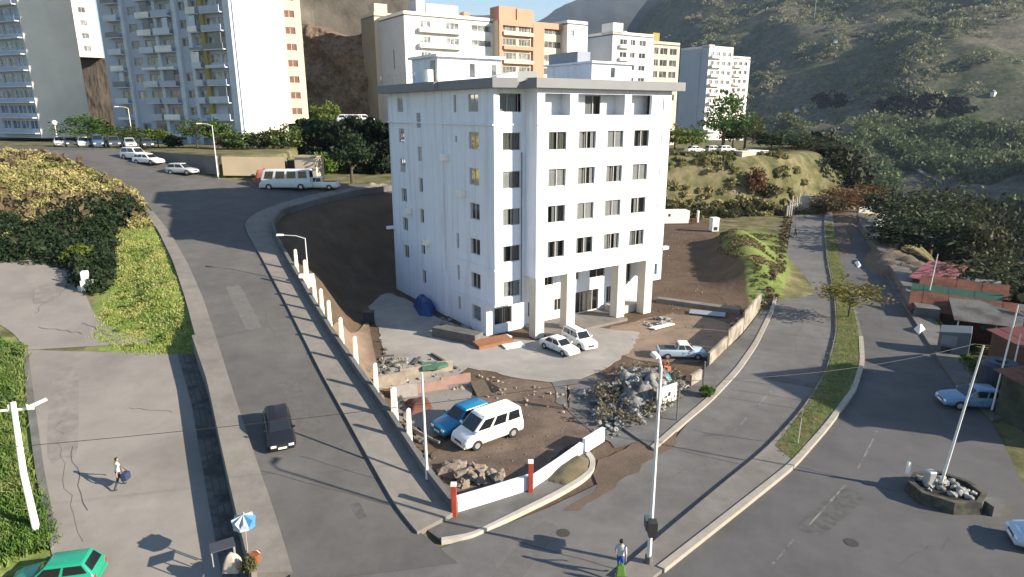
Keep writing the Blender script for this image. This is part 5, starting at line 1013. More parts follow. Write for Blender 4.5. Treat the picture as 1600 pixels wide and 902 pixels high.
mound('sand_heap', gp((865, 735), (900, 715), (922, 722), (920, 740), (885, 765), (855, 758)), .3, mat('mud', (0.1020, 0.0870, 0.0540), .95, .25, 1.5), 'muddy sand heap on the corner pavement outside the wall', 'sand heap', 9, z0=.2)
mound('earth_bank', [(44, 79), (48, 71), (53, 74), (56, 90), (51, 93), (46, 86)], 2.0, mat('earth_bank', (0.1140, 0.0900, 0.0690), .95, .2, .8, .05, 4), 'bare brown earth bank beside the concrete ramp', 'earth bank', 11, z0=-.6)
mound('earth_bank', gp((1300, 325), (1330, 320), (1350, 332), (1325, 400), (1302, 405)), .5, dirt, 'strip of bare brown earth at the end of the median', 'earth bank', 12, z0=.1)
def slabs(name, label, items, m, cat='slab'):
    pts = np.array([i[0] for i in items]); c = pts.mean(0); root = thing(name, (c[0], c[1], 0), label, cat)
    for (x, y, *_), w, d, h, z, rz, tilt in items:
        o = MB().box((-w / 2, -d / 2, 0), (w / 2, d / 2, h), .02).build('slab', m, root, (x - c[0], y - c[1], z), rz); o.rotation_euler = (tilt, 0, rz)
    return root
pale = mat('pale_slab', (0.3000, 0.2580, 0.2100), .9, .12, 1.5, col2=(0.2160, 0.1860, 0.1560), patches=.6); brick_pink = mat('pink_render', (0.2760, 0.1800, 0.1500), .9, .15, 1.5)
slabs('slab_fence', 'pale fence of concrete slabs across the lot behind the blue car', [(G(612, 606)[:2], 2.2, .15, 1.1, 0, R(28), 0), (G(650, 592)[:2], 2.4, .15, 1.0, 0, R(24), 0), (G(688, 582)[:2], 2.0, .15, .9, 0, R(22), 0)], pale, 'fence')
slabs('slab_fence', 'pinkish rendered low wall in front of the pale slab fence', [(G(672, 612)[:2], 2.6, .14, .75, 0, R(20), 0), (G(712, 600)[:2], 2.3, .14, .7, 0, R(22), 0)], brick_pink, 'wall')
slabs('concrete_slab', 'white writing board shaped slab leaning at the slab fence', [(G(632, 622)[:2], 1.9, .12, .95, 0, R(18), R(-18))], mat('grey_slab', (0.2640, 0.2400, 0.2280), .9, .12, 2))
slabs('plank_pile', 'dark and pale planks scattered near the foot of the bank', [(G(600 + 17 * k, 558 + (k * 13) % 31)[:2], 1.6 + .3 * (k % 3), .25, .12, .02 + .05 * (k % 2), R(10 + 23 * k), R(4)) for k in range(7)], mat('old_wood', (0.0840, 0.0750, 0.0660), .9, .3, 3), 'planks')
slabs('plank_pile', 'weathered planks leaning inside the boundary wall near the lamp post', [(G(640 + 9 * k, 672 + 9 * k)[:2], 2.0, .18, .1, .3 + .1 * k, R(120 + 8 * k), R(30)) for k in range(4)], mat('pale_wood', (0.1980, 0.1740, 0.1380), .9, .25, 3), 'planks')
slabs('pallet_stack', 'green and pale scrap stacked beside the slab fence', [(G(672, 588)[:2], 1.2, .8, .3, .7, R(15), .1), (G(688, 585)[:2], 1.1, .6, .25, .6, R(40), .1)], mat('green_scrap', (0.0600, 0.1320, 0.0960), .8, .25, 3), 'scrap')
slabs('concrete_block', 'grey concrete block lying before the shaded wall corner', [(G(715, 530)[:2], 4.6, 1.3, .9, 0, R(-31), 0)], concrete_grey, 'block')
slabs('ramp', 'orange brown ramp leading to the corner entrance', [(G(770, 538)[:2], 3.4, 1.5, .3, .1, R(30), R(4))], mat('terracotta', (0.2520, 0.1200, 0.0600), .85, .15, 2), 'ramp')
slabs('sheet_pile', 'white panels lying by the corner entrance', [(G(802, 542)[:2], 1.8, .9, .08, .1, R(25), R(6)), (G(790, 532)[:2], 1.2, .6, .08, .25, R(60), R(10))], white_paint, 'panels')
slabs('sheet_pile', 'white sheet lying beside the debris at the right hand column', [(G(1034, 512)[:2], 2.6, .8, .1, .1, R(34), R(-8))], white_paint, 'panels')
slabs('metal_sheet', 'pale blue metal sheet lying on the dirt yard', [(G(1105, 492)[:2], 3.4, 1.2, .06, .15, R(-20), R(4))], mat('blue_sheet', (0.2280, 0.2580, 0.3000), .5, .1, 2), 'sheet')
slabs('concrete_beam', 'long grey concrete beam lying on the dirt yard', [(G(1090, 480)[:2], 8.5, .9, .45, 0, R(-29), 0)], concrete, 'beam')
slabs('hatch', 'dark sheet propped beside a hole in the lot', [(G(752, 612)[:2], 1.1, 2.2, .12, .1, R(20), R(12))], mat('hatch_wood', (0.0960, 0.0780, 0.0540), .9, .3, 3), 'hatch')
mound('pit', gp((735, 598), (762, 594), (786, 608), (775, 616), (748, 614)), .12, soil_dark, 'dark earth pit in the dirt lot', 'pit', 14, rough=.2)
bn = thing('waste_bin', (*G(577, 505)[:2], 0), 'dark blue waste bin in the shade at the foot of the bank', 'bin'); bevel(MB().box((-.45, -.4, .1), (.45, .4, 1.1)).build('body', mat('bin_blue', (0.0180, 0.0300, 0.0540), .6, .1), bn), .05); MB().box((-.48, -.43, 1.1), (.48, .43, 1.2)).build('lid', dark_trim, bn)
mb_ = thing('meter_box', (*P(480, 446)[:2], float(hA(*P(480, 446)[:2])) - .3), 'white meter box on the boundary wall under the lamp arm', 'box'); MB().box((-.6, -.25, .2), (.6, .25, 1.3)).build('cabinet', white_paint, mb_); MB().box((-.2, -.26, 0), (.2, .2, .2)).build('base', concrete, mb_)
# beige shed and the small white yard things on the right
sd = thing('shed', (*hz(1176, 139), 8.6), 'beige windowless shed on the edge of the back terrace', 'shed', rz=R(28)); bevel(MB().box((-3.6, -1.6, 0), (3.6, 2, 3.0)).build('wall', cream, sd), .02); MB().box((-3.8, -1.8, 3.0), (3.8, 2.2, 3.15)).build('roof', white2, sd); MB().box((-3.63, -.5, .2), (-3.58, .5, 2)).build('door', dark_trim, sd)
ct = thing('container', (*G(1053, 349)[:2], 0), 'white site container standing at the back of the dirt yard', 'container', rz=R(4)); bevel(MB().box((-2.4, -1.2, .15), (2.4, 1.2, 2.4)).build('body', white_paint, ct), .04); MB().box((-1.5, -1.215, 1.4), (-1.1, -1.19, 1.9)).build('window', dark_trim, ct); MB().box((-2.3, -1.1, 0), (2.3, 1.1, .15)).build('skids', dark_trim, ct)
gp_ = thing('generator', (*G(1083, 350)[:2], 0), 'small machine with white tank beside the site container', 'machine'); bevel(MB().box((-.5, -.5, .3), (.5, .5, 1.0)).build('engine', mat('rusty', (0.1080, 0.0480, 0.0300), .8, .3, 4), gp_), .05); m_ = MB(); m_.tube([(.75, 0, .3), (.75, 0, 2.4)], .22, 10); m_.build('tank', white_paint, gp_)
tk = thing('portable_toilet', (*G(1115, 362)[:2], 0), 'white portable toilet cabin at the grass edge of the yard', 'cabin', rz=R(10)); bevel(MB().box((-.6, -.6, .1), (.6, .6, 2.2)).build('cabin', white_paint, tk), .05); bevel(MB().box((-.65, -.65, 2.2), (.65, .65, 2.4)).build('roof', white_paint, tk), .05); MB().box((-.35, -.62, .3), (.35, -.605, .9)).build('vent', dark_trim, tk)
mound('tank_lid', gp((1118, 398), (1126, 391), (1136, 395), (1132, 401)), .7, white_dirty, 'pale boulder at the grass edge of the dirt yard', 'boulder', 15)
pt = thing('plinth', (*P(140, 455, -1.1)[:2], float(hE(*P(140, 455, -1.1)[:2]))), 'white plinth like stub at the edge of the left lot', 'plinth', rz=R(20)); bevel(MB().box((-.5, -.4, 0), (.5, .4, 1.0)).build('base', white_paint, pt), .04); bevel(MB().box((-.42, -.36, 1.0), (.1, .36, 1.75)).build('back', white_paint, pt), .1, 3); MB().box((-.8, -.1, 0), (-.5, .1, .5)).build('foot', white_dirty, pt)

# ------------------------------------------------------------ masonry of the upper street
beige_wall = mat('beige_wall', (0.3360, 0.2760, 0.1980), .9, .08, .5)
W1 = P(238, 243); W2 = P(343, 279); W3 = P(447, 282)
def sloped_wall(name, a, b, za, zb_, h, th, m, label, h2=None):
    a = np.array(a[:2]); b = np.array(b[:2]); L_ = np.hypot(*(b - a)); zt = lambda x, y: za + (zb_ - za) * min(1, max(0, np.dot(np.array([x, y]) - a, b - a) / L_ ** 2))
    return tag(wall_line(name, [tuple(a), tuple((a + b) / 2), tuple(b)], lambda x, y: zt(x, y) - 2.5, lambda x, y: zt(x, y) + h, th, m, n=12), label, 'wall')
sloped_wall('street_wall', W1, W2, W1[2] + .6, W2[2] + 3.0, 0, .3, mat('grey_wall', (0.1440, 0.1380, 0.1290), .9, .12, .6), 'grey retaining wall along the upper street, left of the lamp')
sloped_wall('street_wall', W2 + np.array([.6, 0, 0]), W3, W2[2] + 2.9, W3[2] + 3.1, 0, .3, beige_wall, 'beige wall along the upper street, right of the lamp')
gh = thing('gate_house', (*P(478, 282)[:2], P(478, 282)[2]), 'small cream gatehouse with dark opening beside the beige wall', 'hut', rz=R(-4)); MB().box((-1.4, 0, 0), (1.6, 3, 3.1)).build('wall', cream, gh); MB().box((-1.6, -.2, 3.1), (1.8, 3.2, 3.3)).build('roof', beige_wall, gh); MB().box((-2.6, .4, 0), (-1.42, 2.6, 2.7)).build('doorway', dark_trim, gh)
mound('dirt_pile', [tuple(hz(a, d)) for a, d in ((560, 90), (600, 89), (606, 93), (560, 95))], .6, beige_wall, 'pale dirt pile on the upper street behind the white building', 'dirt pile', 16, z0=9.2)

# ------------------------------------------------------------ street lamps and poles
def lamp(p, h, arm, az, label, r=.09, lean=(0, 0), name='street_lamp', m=None, box=False, group='street lamps'):
    root = thing(name, p, label, 'street lamp', group); m = m or pole_paint; tx, ty = lean
    t = MB(); t.tube([(0, 0, 0), (tx * .5, ty * .5, h * .5), (tx, ty, h)], [r, r * .8, r * .55], 8); t.build('pole', m, root)
    b = MB(); b.tube([(0, 0, -.1), (0, 0, .35)], r * 1.7, 8); b.build('base', concrete_grey, root)
    if arm:
        c, s = math.cos(az), math.sin(az); t = MB(); t.tube([(tx, ty, h - .05), (tx + c * arm * .4, ty + s * arm * .4, h + .18), (tx + c * arm, ty + s * arm, h + .22)], r * .5, 6); t.build('arm', m, root)
        x, y = tx + c * arm, ty + s * arm; l = MB(); l.add([(-.1, -.12, -.04), (.5, -.14, -.06), (.5, .14, -.06), (-.1, .12, -.04), (-.1, -.08, .08), (.45, -.1, .1), (.45, .1, .1), (-.1, .08, .08)], [(0, 3, 2, 1), (4, 5, 6, 7), (0, 1, 5, 4), (1, 2, 6, 5), (2, 3, 7, 6), (3, 0, 4, 7)]); l.build('lamp_head', white_paint, root, (x, y, h + .22), az)
    if box:
        MB().box((-.18, -.5, 1.6), (.18, -.1, 2.3)).build('meter_box', dark_trim, root); MB().box((-.18, .1, 1.5), (.2, .6, 2.0)).build('junction_box', mat('box_teal', (0.0480, 0.0960, 0.0960), .6, .1), root)
    return root
lamp((*G(1013, 886)[:2], .24), 9.3, .4, R(100), 'tallest street lamp at the tip of the median, in the foreground', .105, box=True)
q = P(668, 756)[:2]; lamp((*q, .5), 5.9, 0, 0, 'slim white lamp post at the corner of the boundary wall beside the lot', .09, (-.25, 1.2))
q = P(483, 448)[:2]; lamp((*q, float(hA(*q)) - .5), 4.8, 2.0, R(175), 'street lamp with arm on the upper boundary wall', .07)
q = P(341, 280)[:2]; lamp((*q, float(hA(*q))), 7.0, 1.5, R(180), 'street lamp with arm before the upper retaining wall', .09)
q = hz(201, 112); lamp((*q, 13.8), 6.3, 1.6, R(185), 'street lamp in front of the balcony tower', .09)
gl = thing('globe_lamp', (*hz(82, 114), 14.2), 'small globe lamp at the far end of the upper street', 'street lamp', 'street lamps'); m_ = MB(); m_.tube([(0, 0, 0), (0, 0, 3.2)], .08, 6); m_.build('pole', pole_paint, gl); bm = bmesh.new(); bmesh.ops.create_icosphere(bm, subdivisions=2, radius=.45); me = bpy.data.meshes.new('globe'); bm.to_mesh(me); bm.free(); me.materials.append(white_paint); link('globe', me, gl, (0, 0, 3.5))
wp = thing('utility_pole', (*P(58, 833, -1.1)[:2], float(hE(*P(58, 833, -1.1)[:2]))), 'white utility pole with cross arm among the weeds at lower left', 'utility pole'); m_ = MB(); m_.tube([(0, 0, 0), (-.2, .2, 3), (-.3, .6, 6.4)], [.16, .14, .11], 10); m_.build('pole', white_paint, wp); m_ = MB(); m_.tube([(-1.1, .5, 6.0), (.5, .7, 6.05)], .06, 6); m_.build('cross_arm', white_paint, wp)
m_ = MB(); m_.tube([(.3, .66, 6.1), (1.0, .9, 6.4)], [.1, .08], 8); m_.build('lamp_head', white_paint, wp)
for x in (-1.0, -.5, .35): m_ = MB(); m_.tube([(x, .55, 6.06), (x, .55, 6.3)], .045, 6); m_.build('insulator', white_paint, wp)
for (a, b, t, lean, lab) in (((1447, 478), 0, 398, (.5, .3), 'lamp post in front of the rusty shacks'), ((1548, 648), 0, 480, (.7, .5), 'thin leaning post beside the tin canopy'), ((1574, 618), 0, 525, (.35, .4), 'white post by the red shack roof')):
    q = G(*a); zt = zat(q, t); lamp((q[0], q[1], 0), zt, 0, 0, lab, .07, lean, name='post', m=pole_paint, group='posts by the shacks')
# overhead wires between the lamps
def wire(name, a, b, sag, label):
    t = np.linspace(0, 1, 24); a = np.array(a); b = np.array(b); pts = a[None] + (b - a)[None] * t[:, None]; pts[:, 2] -= sag * 4 * t * (1 - t); m_ = MB(); m_.tube(pts, .012, 4); return tag(m_.build(name, dark_trim), label, 'wire')

# ------------------------------------------------------------ concrete island with lamp on the right road
ip = G(1478, 778); isl = thing('traffic_island', (ip[0], ip[1], 0), 'dark concrete traffic island planter carrying a tall lamp post', 'traffic island', rz=R(8))
poly = [(-1.9, -.4), (-.9, -1.5), (.5, -1.7), (1.5, -1.0), (1.6, .3), (.7, 1.5), (-.8, 1.6), (-1.8, .8)]
isl_m = mat('island_concrete_dark', (.040, .040, .036), .95, .35, 3, col2=(.085, .08, .06), patches=1.0)
isl_old = mat('island_concrete', (0.0600, 0.0600, 0.0528), .9, .3, 2, col2=(0.1140, 0.1020, 0.0720), patches=.8)
def ring(poly, k): return [(x * k, y * k) for x, y in poly]
m_ = MB()
for i in range(8):
    a, b = poly[i], poly[(i + 1) % 8]; c, d = ring(poly, .8)[i], ring(poly, .8)[(i + 1) % 8]; m_.add([(*a, 0), (*b, 0), (b[0] * .95, b[1] * .95, .7), (a[0] * .95, a[1] * .95, .7), (*c, .7), (*d, .7), (*c, .5), (*d, .5)], [(0, 1, 2, 3), (3, 2, 5, 4), (4, 5, 7, 6)])
m_.build('rim', isl_m, isl); MB().prism(ring(poly, .81), .3, .55).build('soil', soil_dark, isl)
for k in range(26):
    o = link('rock', RM[k % 5], isl, (random.uniform(-1.1, 1.0), random.uniform(-1.0, 1.0), .6)); s = random.uniform(.12, .32); o.scale = (s, s, s)
bevel(MB().box((-.9, .3, .5), (-.45, .75, 1.35)).build('cabinet', steel, isl), .08, 3); MB().box((-1.6, 1.0, .9), (-1.45, 1.15, 1.6)).build('marker_post', white_paint, isl); MB().box((.9, -1.9, 0), (1.9, -1.1, .62)).build('step', concrete_grey, isl)
lamp((ip[0] - .35, ip[1] + .1, .5), 7.6, 0, 0, 'tall slim lamp post standing in the traffic island', .075, (1.5, .9), m=pole_paint)

# ------------------------------------------------------------ shacks on the right edge
tin = mat('tin_sheet', (0.1200, 0.1200, 0.1140), .6, .2, 1.2, col2=(0.0720, 0.0600, 0.0510), patches=.5, metal=.2); rust = mat('rust_sheet', (0.1620, 0.0630, 0.0360), .8, .2, 1.5, col2=(0.0960, 0.0420, 0.0270), patches=.6); pinkr = mat('pink_sheet', (0.2880, 0.1020, 0.1020), .7, .1, 1); greenr = mat('green_sheet', (0.0300, 0.0780, 0.0540), .7, .15, 1); redr = mat('dark_red_sheet', (0.0960, 0.0270, 0.0270), .7, .15, 1); mossy = mat('mossy_wall', (0.0600, 0.0750, 0.0540), .9, .25, 1, col2=(0.0300, 0.0360, 0.0270), patches=.4)
def shack(name, label, c, w, d, zb, h0, h1, rz, wallm, roofm, over=.35, cat='shack'):
    root = thing(name, (*c, zb), label, cat, rz=rz); V = [(-w / 2, -d / 2, 0), (w / 2, -d / 2, 0), (w / 2, d / 2, 0), (-w / 2, d / 2, 0), (-w / 2, -d / 2, h0), (w / 2, -d / 2, h0), (w / 2, d / 2, h1), (-w / 2, d / 2, h1)]
    MB().add(V, [(0, 3, 2, 1), (4, 5, 6, 7), (0, 1, 5, 4), (1, 2, 6, 5), (2, 3, 7, 6), (3, 0, 4, 7)]).build('wall', wallm, root)
    n = max(3, int(w / .9)); sl = (h1 - h0) / d
    for k in range(n):                                   # each roof sheet lapped over the last
        x0 = -w / 2 - over + (w + 2 * over) * k / n; x1 = x0 + (w + 2 * over) / n + .04; y0 = -d / 2 - over - random.uniform(0, .15); y1 = d / 2 + over; z = .03 + .02 * (k % 2)
        MB().add([(x0, y0, h0 + sl * (y0 + d / 2) + z), (x1, y0, h0 + sl * (y0 + d / 2) + z), (x1, y1, h1 + sl * over + z), (x0, y1, h1 + sl * over + z), (x0, y0, h0 + sl * (y0 + d / 2) + z + .04), (x1, y0, h0 + sl * (y0 + d / 2) + z + .04), (x1, y1, h1 + sl * over + z + .04), (x0, y1, h1 + sl * over + z + .04)], [(0, 3, 2, 1), (4, 5, 6, 7), (0, 1, 5, 4), (1, 2, 6, 5), (2, 3, 7, 6), (3, 0, 4, 7)]).build('roof_sheet', roofm, root)
    MB().box((-w * .15, -d / 2 - .03, 0), (w * .1, -d / 2 + .02, min(1.9, h0 - .2))).build('door', dark_trim, root); MB().box((w * .2, -d / 2 - .03, 1.0), (w * .38, -d / 2 + .02, min(1.8, h0 - .2))).build('window', pane_dark, root)
    return root
def zg(px, py, z): return tuple(G(px, py, z)[:2])
shack('shack', 'shack with rusty red roof nearest the grass bank', zg(1502, 480, 1.2), 8.0, 2.2, -1.6, 2.4, 3.3, R(-34), redr, rust)
shack('shack', 'shack with green sheet roof behind the rusty red one', zg(1492, 462, 1.5), 7.0, 1.7, -1.6, 2.8, 3.4, R(-34), tin, greenr)
shack('shack', 'shack with light brown sheet roof, third from the grass bank', zg(1504, 450, 1.8), 7.0, 1.7, -1.6, 3.1, 3.8, R(-36), tin, rust)
shack('shack', 'small house with pink roof behind the lamp post', zg(1466, 424, 2.2), 3.2, 5.0, -1.8, 3.4, 4.4, R(-52), mat('brown_wall', (0.0840, 0.0540, 0.0390), .9, .2, 1), pinkr)
shack('shack', 'low shack with pale bluish roof by the yellow bush', zg(1524, 442, 1.6), 4, 2.2, -2.0, 3.0, 3.6, R(-30), tin, mat('pale_sheet', (0.2160, 0.2340, 0.2640), .6, .1, 1))
cn = thing('canopy', (*zg(1548, 490, 1.2), -2.4), 'grey tin canopy on posts beside the shacks', 'canopy', rz=R(-20)); V = [(-3.4, -2.2, 3.2), (3.2, -2.4, 3.0), (3.4, 2.4, 4.1), (-3, 2.2, 4.2)]; MB().add(V + [(a, b, c + .06) for a, b, c in V], [(0, 3, 2, 1), (4, 5, 6, 7), (0, 1, 5, 4), (1, 2, 6, 5), (2, 3, 7, 6), (3, 0, 4, 7)]).build('roof', tin, cn)
for x, y, h in ((-3.0, -2, 3.2), (0, -2.1, 3.1), (2.9, -2.2, 3.0), (-2.8, 2.0, 4.1), (3.0, 2.1, 4.0)): m_ = MB(); m_.tube([(x, y, 0), (x, y, h)], .06, 6); m_.build('post', pole_paint, cn)
MB().box((-3, 1.6, 0), (3, 2.0, 2.4)).build('back_wall', mat('dim_wall', (0.0420, 0.0390, 0.0360), .9, .2, 1), cn)
shack('house', 'mossy green house with terracotta roof at the right edge', (34.5, 37.5), 4.2, 5.0, -1.0, 3.6, 4.2, R(14), mossy, rust, .4, 'house')
shack('house', 'house with dark red roof behind the mossy green house', (39.5, 45.0), 5.0, 5.2, -1.5, 4.2, 4.9, R(12), mat('brick_brown', (0.0960, 0.0600, 0.0450), .9, .2, 1), redr, .3, 'house')
shack('house', 'house with red sheet roof farthest along the right edge', (46.5, 51.5), 5, 4, -2.5, 4.4, 5.2, R(-10), mat('brick_brown', (0.0960, 0.0600, 0.0450)), pinkr if False else redr, .3, 'house')
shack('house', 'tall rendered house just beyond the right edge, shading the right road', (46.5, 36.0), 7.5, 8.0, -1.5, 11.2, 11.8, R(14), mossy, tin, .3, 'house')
wt = thing('water_tank', (34.6, 43.2, 0), 'dark blue round water tank standing at the kerb by the shacks', 'water tank'); m_ = MB(); m_.tube([(0, 0, 0), (0, 0, 2.2), (0, 0, 2.5)], [1.15, 1.2, .95], 20); m_.build('tank', mat('tank_blue', (0.0270, 0.0360, 0.0600), .5, .1), wt, smooth=False); m_ = MB(); m_.tube([(0, 0, 2.5), (0, 0, 2.62)], .35, 12); m_.build('lid', dark_trim, wt)
bsx = thing('bus_shelter', (*G(1487, 552)[:2], 0), 'grey metal kiosk with sloping roof on the pavement by the grass', 'kiosk', rz=R(-35)); bevel(MB().add([(-1.1, -.8, .2), (1.1, -.8, .2), (1.1, .8, .2), (-1.1, .8, .2), (-1.1, -.8, 1.9), (1.1, -.8, 2.2), (1.1, .8, 2.4), (-1.1, .8, 2.1)], [(0, 3, 2, 1), (4, 5, 6, 7), (0, 1, 5, 4), (1, 2, 6, 5), (2, 3, 7, 6), (3, 0, 4, 7)]).build('body', mat('kiosk_grey', (0.1200, 0.1380, 0.1560), .6, .1, 1), bsx), .06); MB().box((-.8, -.83, .2), (-.1, -.795, .7)).build('hatch', dark_trim, bsx); MB().box((-.9, -.83, .9), (.2, -.795, 1.7)).build('panel', mat('kiosk_pale', (0.1980, 0.2160, 0.2400), .6, .1), bsx)
mound('white_bag', gp((1428, 516), (1440, 512), (1446, 519), (1436, 524)), .5, white_paint, 'white bag left on the pavement of the right road', 'bag', 17, z0=.2)
mound('white_bag', gp((1334, 411), (1343, 408), (1348, 417), (1340, 420)), .5, white_paint, 'white sack lying on the far part of the right road', 'bag', 18)
straight_wall('ramp_wall', gp((1350, 356), (1380, 400), (1410, 440), (1448, 500)), -2.5, 1.15, 2.0, concrete_grey, 'broad grey concrete ramp wall along the right road')
straight_wall('white_block', gp((1362, 352), (1395, 352)), -3, 1.2, 3.0, white_paint, 'white concrete block structure at the end of the right road')
straight_wall('parapet', gp((1340, 334), (1440, 330)), -1, 1.3, .5, white_dirty, 'white parapet wall crossing behind the end of the right road')
straight_wall('end_wall', gp((1232, 335), (1250, 328), (1305, 326)), 0, 1.6, .5, white_paint, 'white kerb wall at the far end of the left carriageway')
cst = thing('fence_stakes', (*G(1235, 332)[:2], 0), 'pale wooden stakes at the far end of the verge', 'fence')
for k in range(7):
    m_ = MB(); q = G(1229 + 3.5 * k, 340 - k * 1.6); c = G(1235, 332); m_.tube([(q[0] - c[0], q[1] - c[1], 0), (q[0] - c[0], q[1] - c[1], 2.2 + .8 * (k % 3))], .16, 6); m_.build('stake', white_dirty, cst)
straight_wall('old_wall', [tuple(hz(1268, 133)), tuple(hz(1310, 131))], 0, 3.2, .5, white_dirty, 'weathered pale wall under the trees at the road end')

# litter and small stones on the bare ground, too many to count
def litter(name, label, poly, n, m, lo, hi, seed, z=.04):
    rg = np.random.default_rng(seed); C = scatter(poly, n, seed, lambda x, y: 0 * x + z); mb = MB()
    for x, y, zz in C:
        a, b, c = rg.uniform(lo, hi, 3) / 2; an = rg.random() * 6; ca, sa = math.cos(an), math.sin(an); V = [(x + (u * ca - v * sa), y + (u * sa + v * ca), zz + w) for u, v, w in ((-a, -b, -.02), (a, -b, -.02), (a, b, -.02), (-a, b, -.02), (-a * .7, -b * .6, c), (a * .6, -b * .8, c * .8), (a * .7, b * .6, c), (-a * .5, b * .7, c * .7))]
        mb.add(V, [(4, 5, 6, 7), (0, 1, 5, 4), (1, 2, 6, 5), (2, 3, 7, 6), (3, 0, 4, 7)])
    return tag(mb.build(name, m), label, 'litter', kind='stuff')
LOT = gp((720, 770), (640, 690), (600, 610), (690, 575), (760, 580), (860, 600), (930, 690), (830, 750)); YARD = gp((1030, 480), (1045, 360), (1110, 360), (1150, 440), (1165, 500), (1100, 570), (1000, 560), (940, 545))
litter('stones', 'small stones scattered over the dirt lot', LOT, 150, rock_b, .03, .12, 91); litter('stones', 'small stones scattered over the brown yard', YARD, 190, rock_b, .04, .18, 92)
litter('debris', 'pale bits of debris around the scrap heap and forecourt', gp((590, 600), (600, 555), (700, 560), (760, 590), (900, 600), (1000, 640), (960, 690), (860, 640), (700, 620)), 130, pale, .05, .28, 93, .06)
litter('debris', 'dark scraps along the foot of the bank and walls', gp((575, 500), (600, 545), (600, 600), (640, 690), (700, 780), (690, 740), (640, 650), (610, 560)), 160, mat('old_wood', (.14, .125, .11)), .1, .5, 94, .06)
# ------------------------------------------------------------ vehicles
rim_m = mat('rim', (.45, .45, .45), .4, .05, metal=.6); lightw = mat('headlight', (.75, .76, .76), .15, .05, spec=.6); lightr = mat('taillight', (.35, .02, .02), .2, .05, spec=.6); trim = mat('car_trim', (.03, .03, .032), .6, .05)
def paint(name, col): return mat('paint_' + name, col, .28, .04, 2, spec=.5)
def lerp(a, b, t): return tuple(x + (y - x) * t for x, y in zip(a, b))
def inset(q, mu, mv, push=.012, u0=0, u1=1, v0=0, v1=1):
    """a panel on quad q (a,b,c,d anticlockwise from outside), shrunk to the given fractions and pushed out"""
    a, b, c, d = q; f = lambda u, v: Vector(lerp(lerp(a, b, u), lerp(d, c, u), v)); n = (Vector(b) - Vector(a)).cross(Vector(d) - Vector(a)).normalized() * push
    return [tuple(f(u, v) + n) for u, v in ((u0 + mu, v0 + mv), (u1 - mu, v0 + mv), (u1 - mu, v1 - mv), (u0 + mu, v1 - mv))]
KIND = {  # length, width, height, belt height, stations (x fraction, top z), cabin base x0,x1 and roof x0,x1 (fractions from the rear)
    'hatch': dict(L=4.0, W=1.72, H=1.48, belt=.92, st=[(0, .80), (.03, .92), (.22, .95), (.66, .93), (.72, .9), (.93, .74), (1, .62)], cab=(.02, .73), roof=(.12, .55)),
    'sedan': dict(L=4.5, W=1.76, H=1.44, belt=.92, st=[(0, .78), (.03, .9), (.2, .94), (.66, .92), (.72, .88), (.94, .72), (1, .6)], cab=(.14, .74), roof=(.28, .56)),
    'suv': dict(L=4.4, W=1.84, H=1.72, belt=1.06, st=[(0, .9), (.02, 1.06), (.2, 1.08), (.68, 1.06), (.73, 1.02), (.95, .92), (1, .72)], cab=(.01, .74), roof=(.06, .58)),
    'van': dict(L=4.35, W=1.75, H=1.88, belt=1.12, st=[(0, 1.0), (.015, 1.12), (.3, 1.14), (.8, 1.1), (.85, 1.04), (.96, .86), (1, .66)], cab=(.005, .86), roof=(.035, .66)),
    'pickup': dict(L=4.9, W=1.8, H=1.62, belt=1.0, st=[(0, .95), (.01, 1.0), (.38, 1.0), (.7, 1.0), (.75, .96), (.95, .84), (1, .64)], cab=(.38, .76), roof=(.42, .62)),
    'bus': dict(L=6.6, W=2.1, H=2.55, belt=1.35, st=[(0, 1.3), (.01, 1.35), (.3, 1.35), (.88, 1.35), (.93, 1.2), (.98, .95), (1, .7)], cab=(.004, .965), roof=(.02, .90)),
}
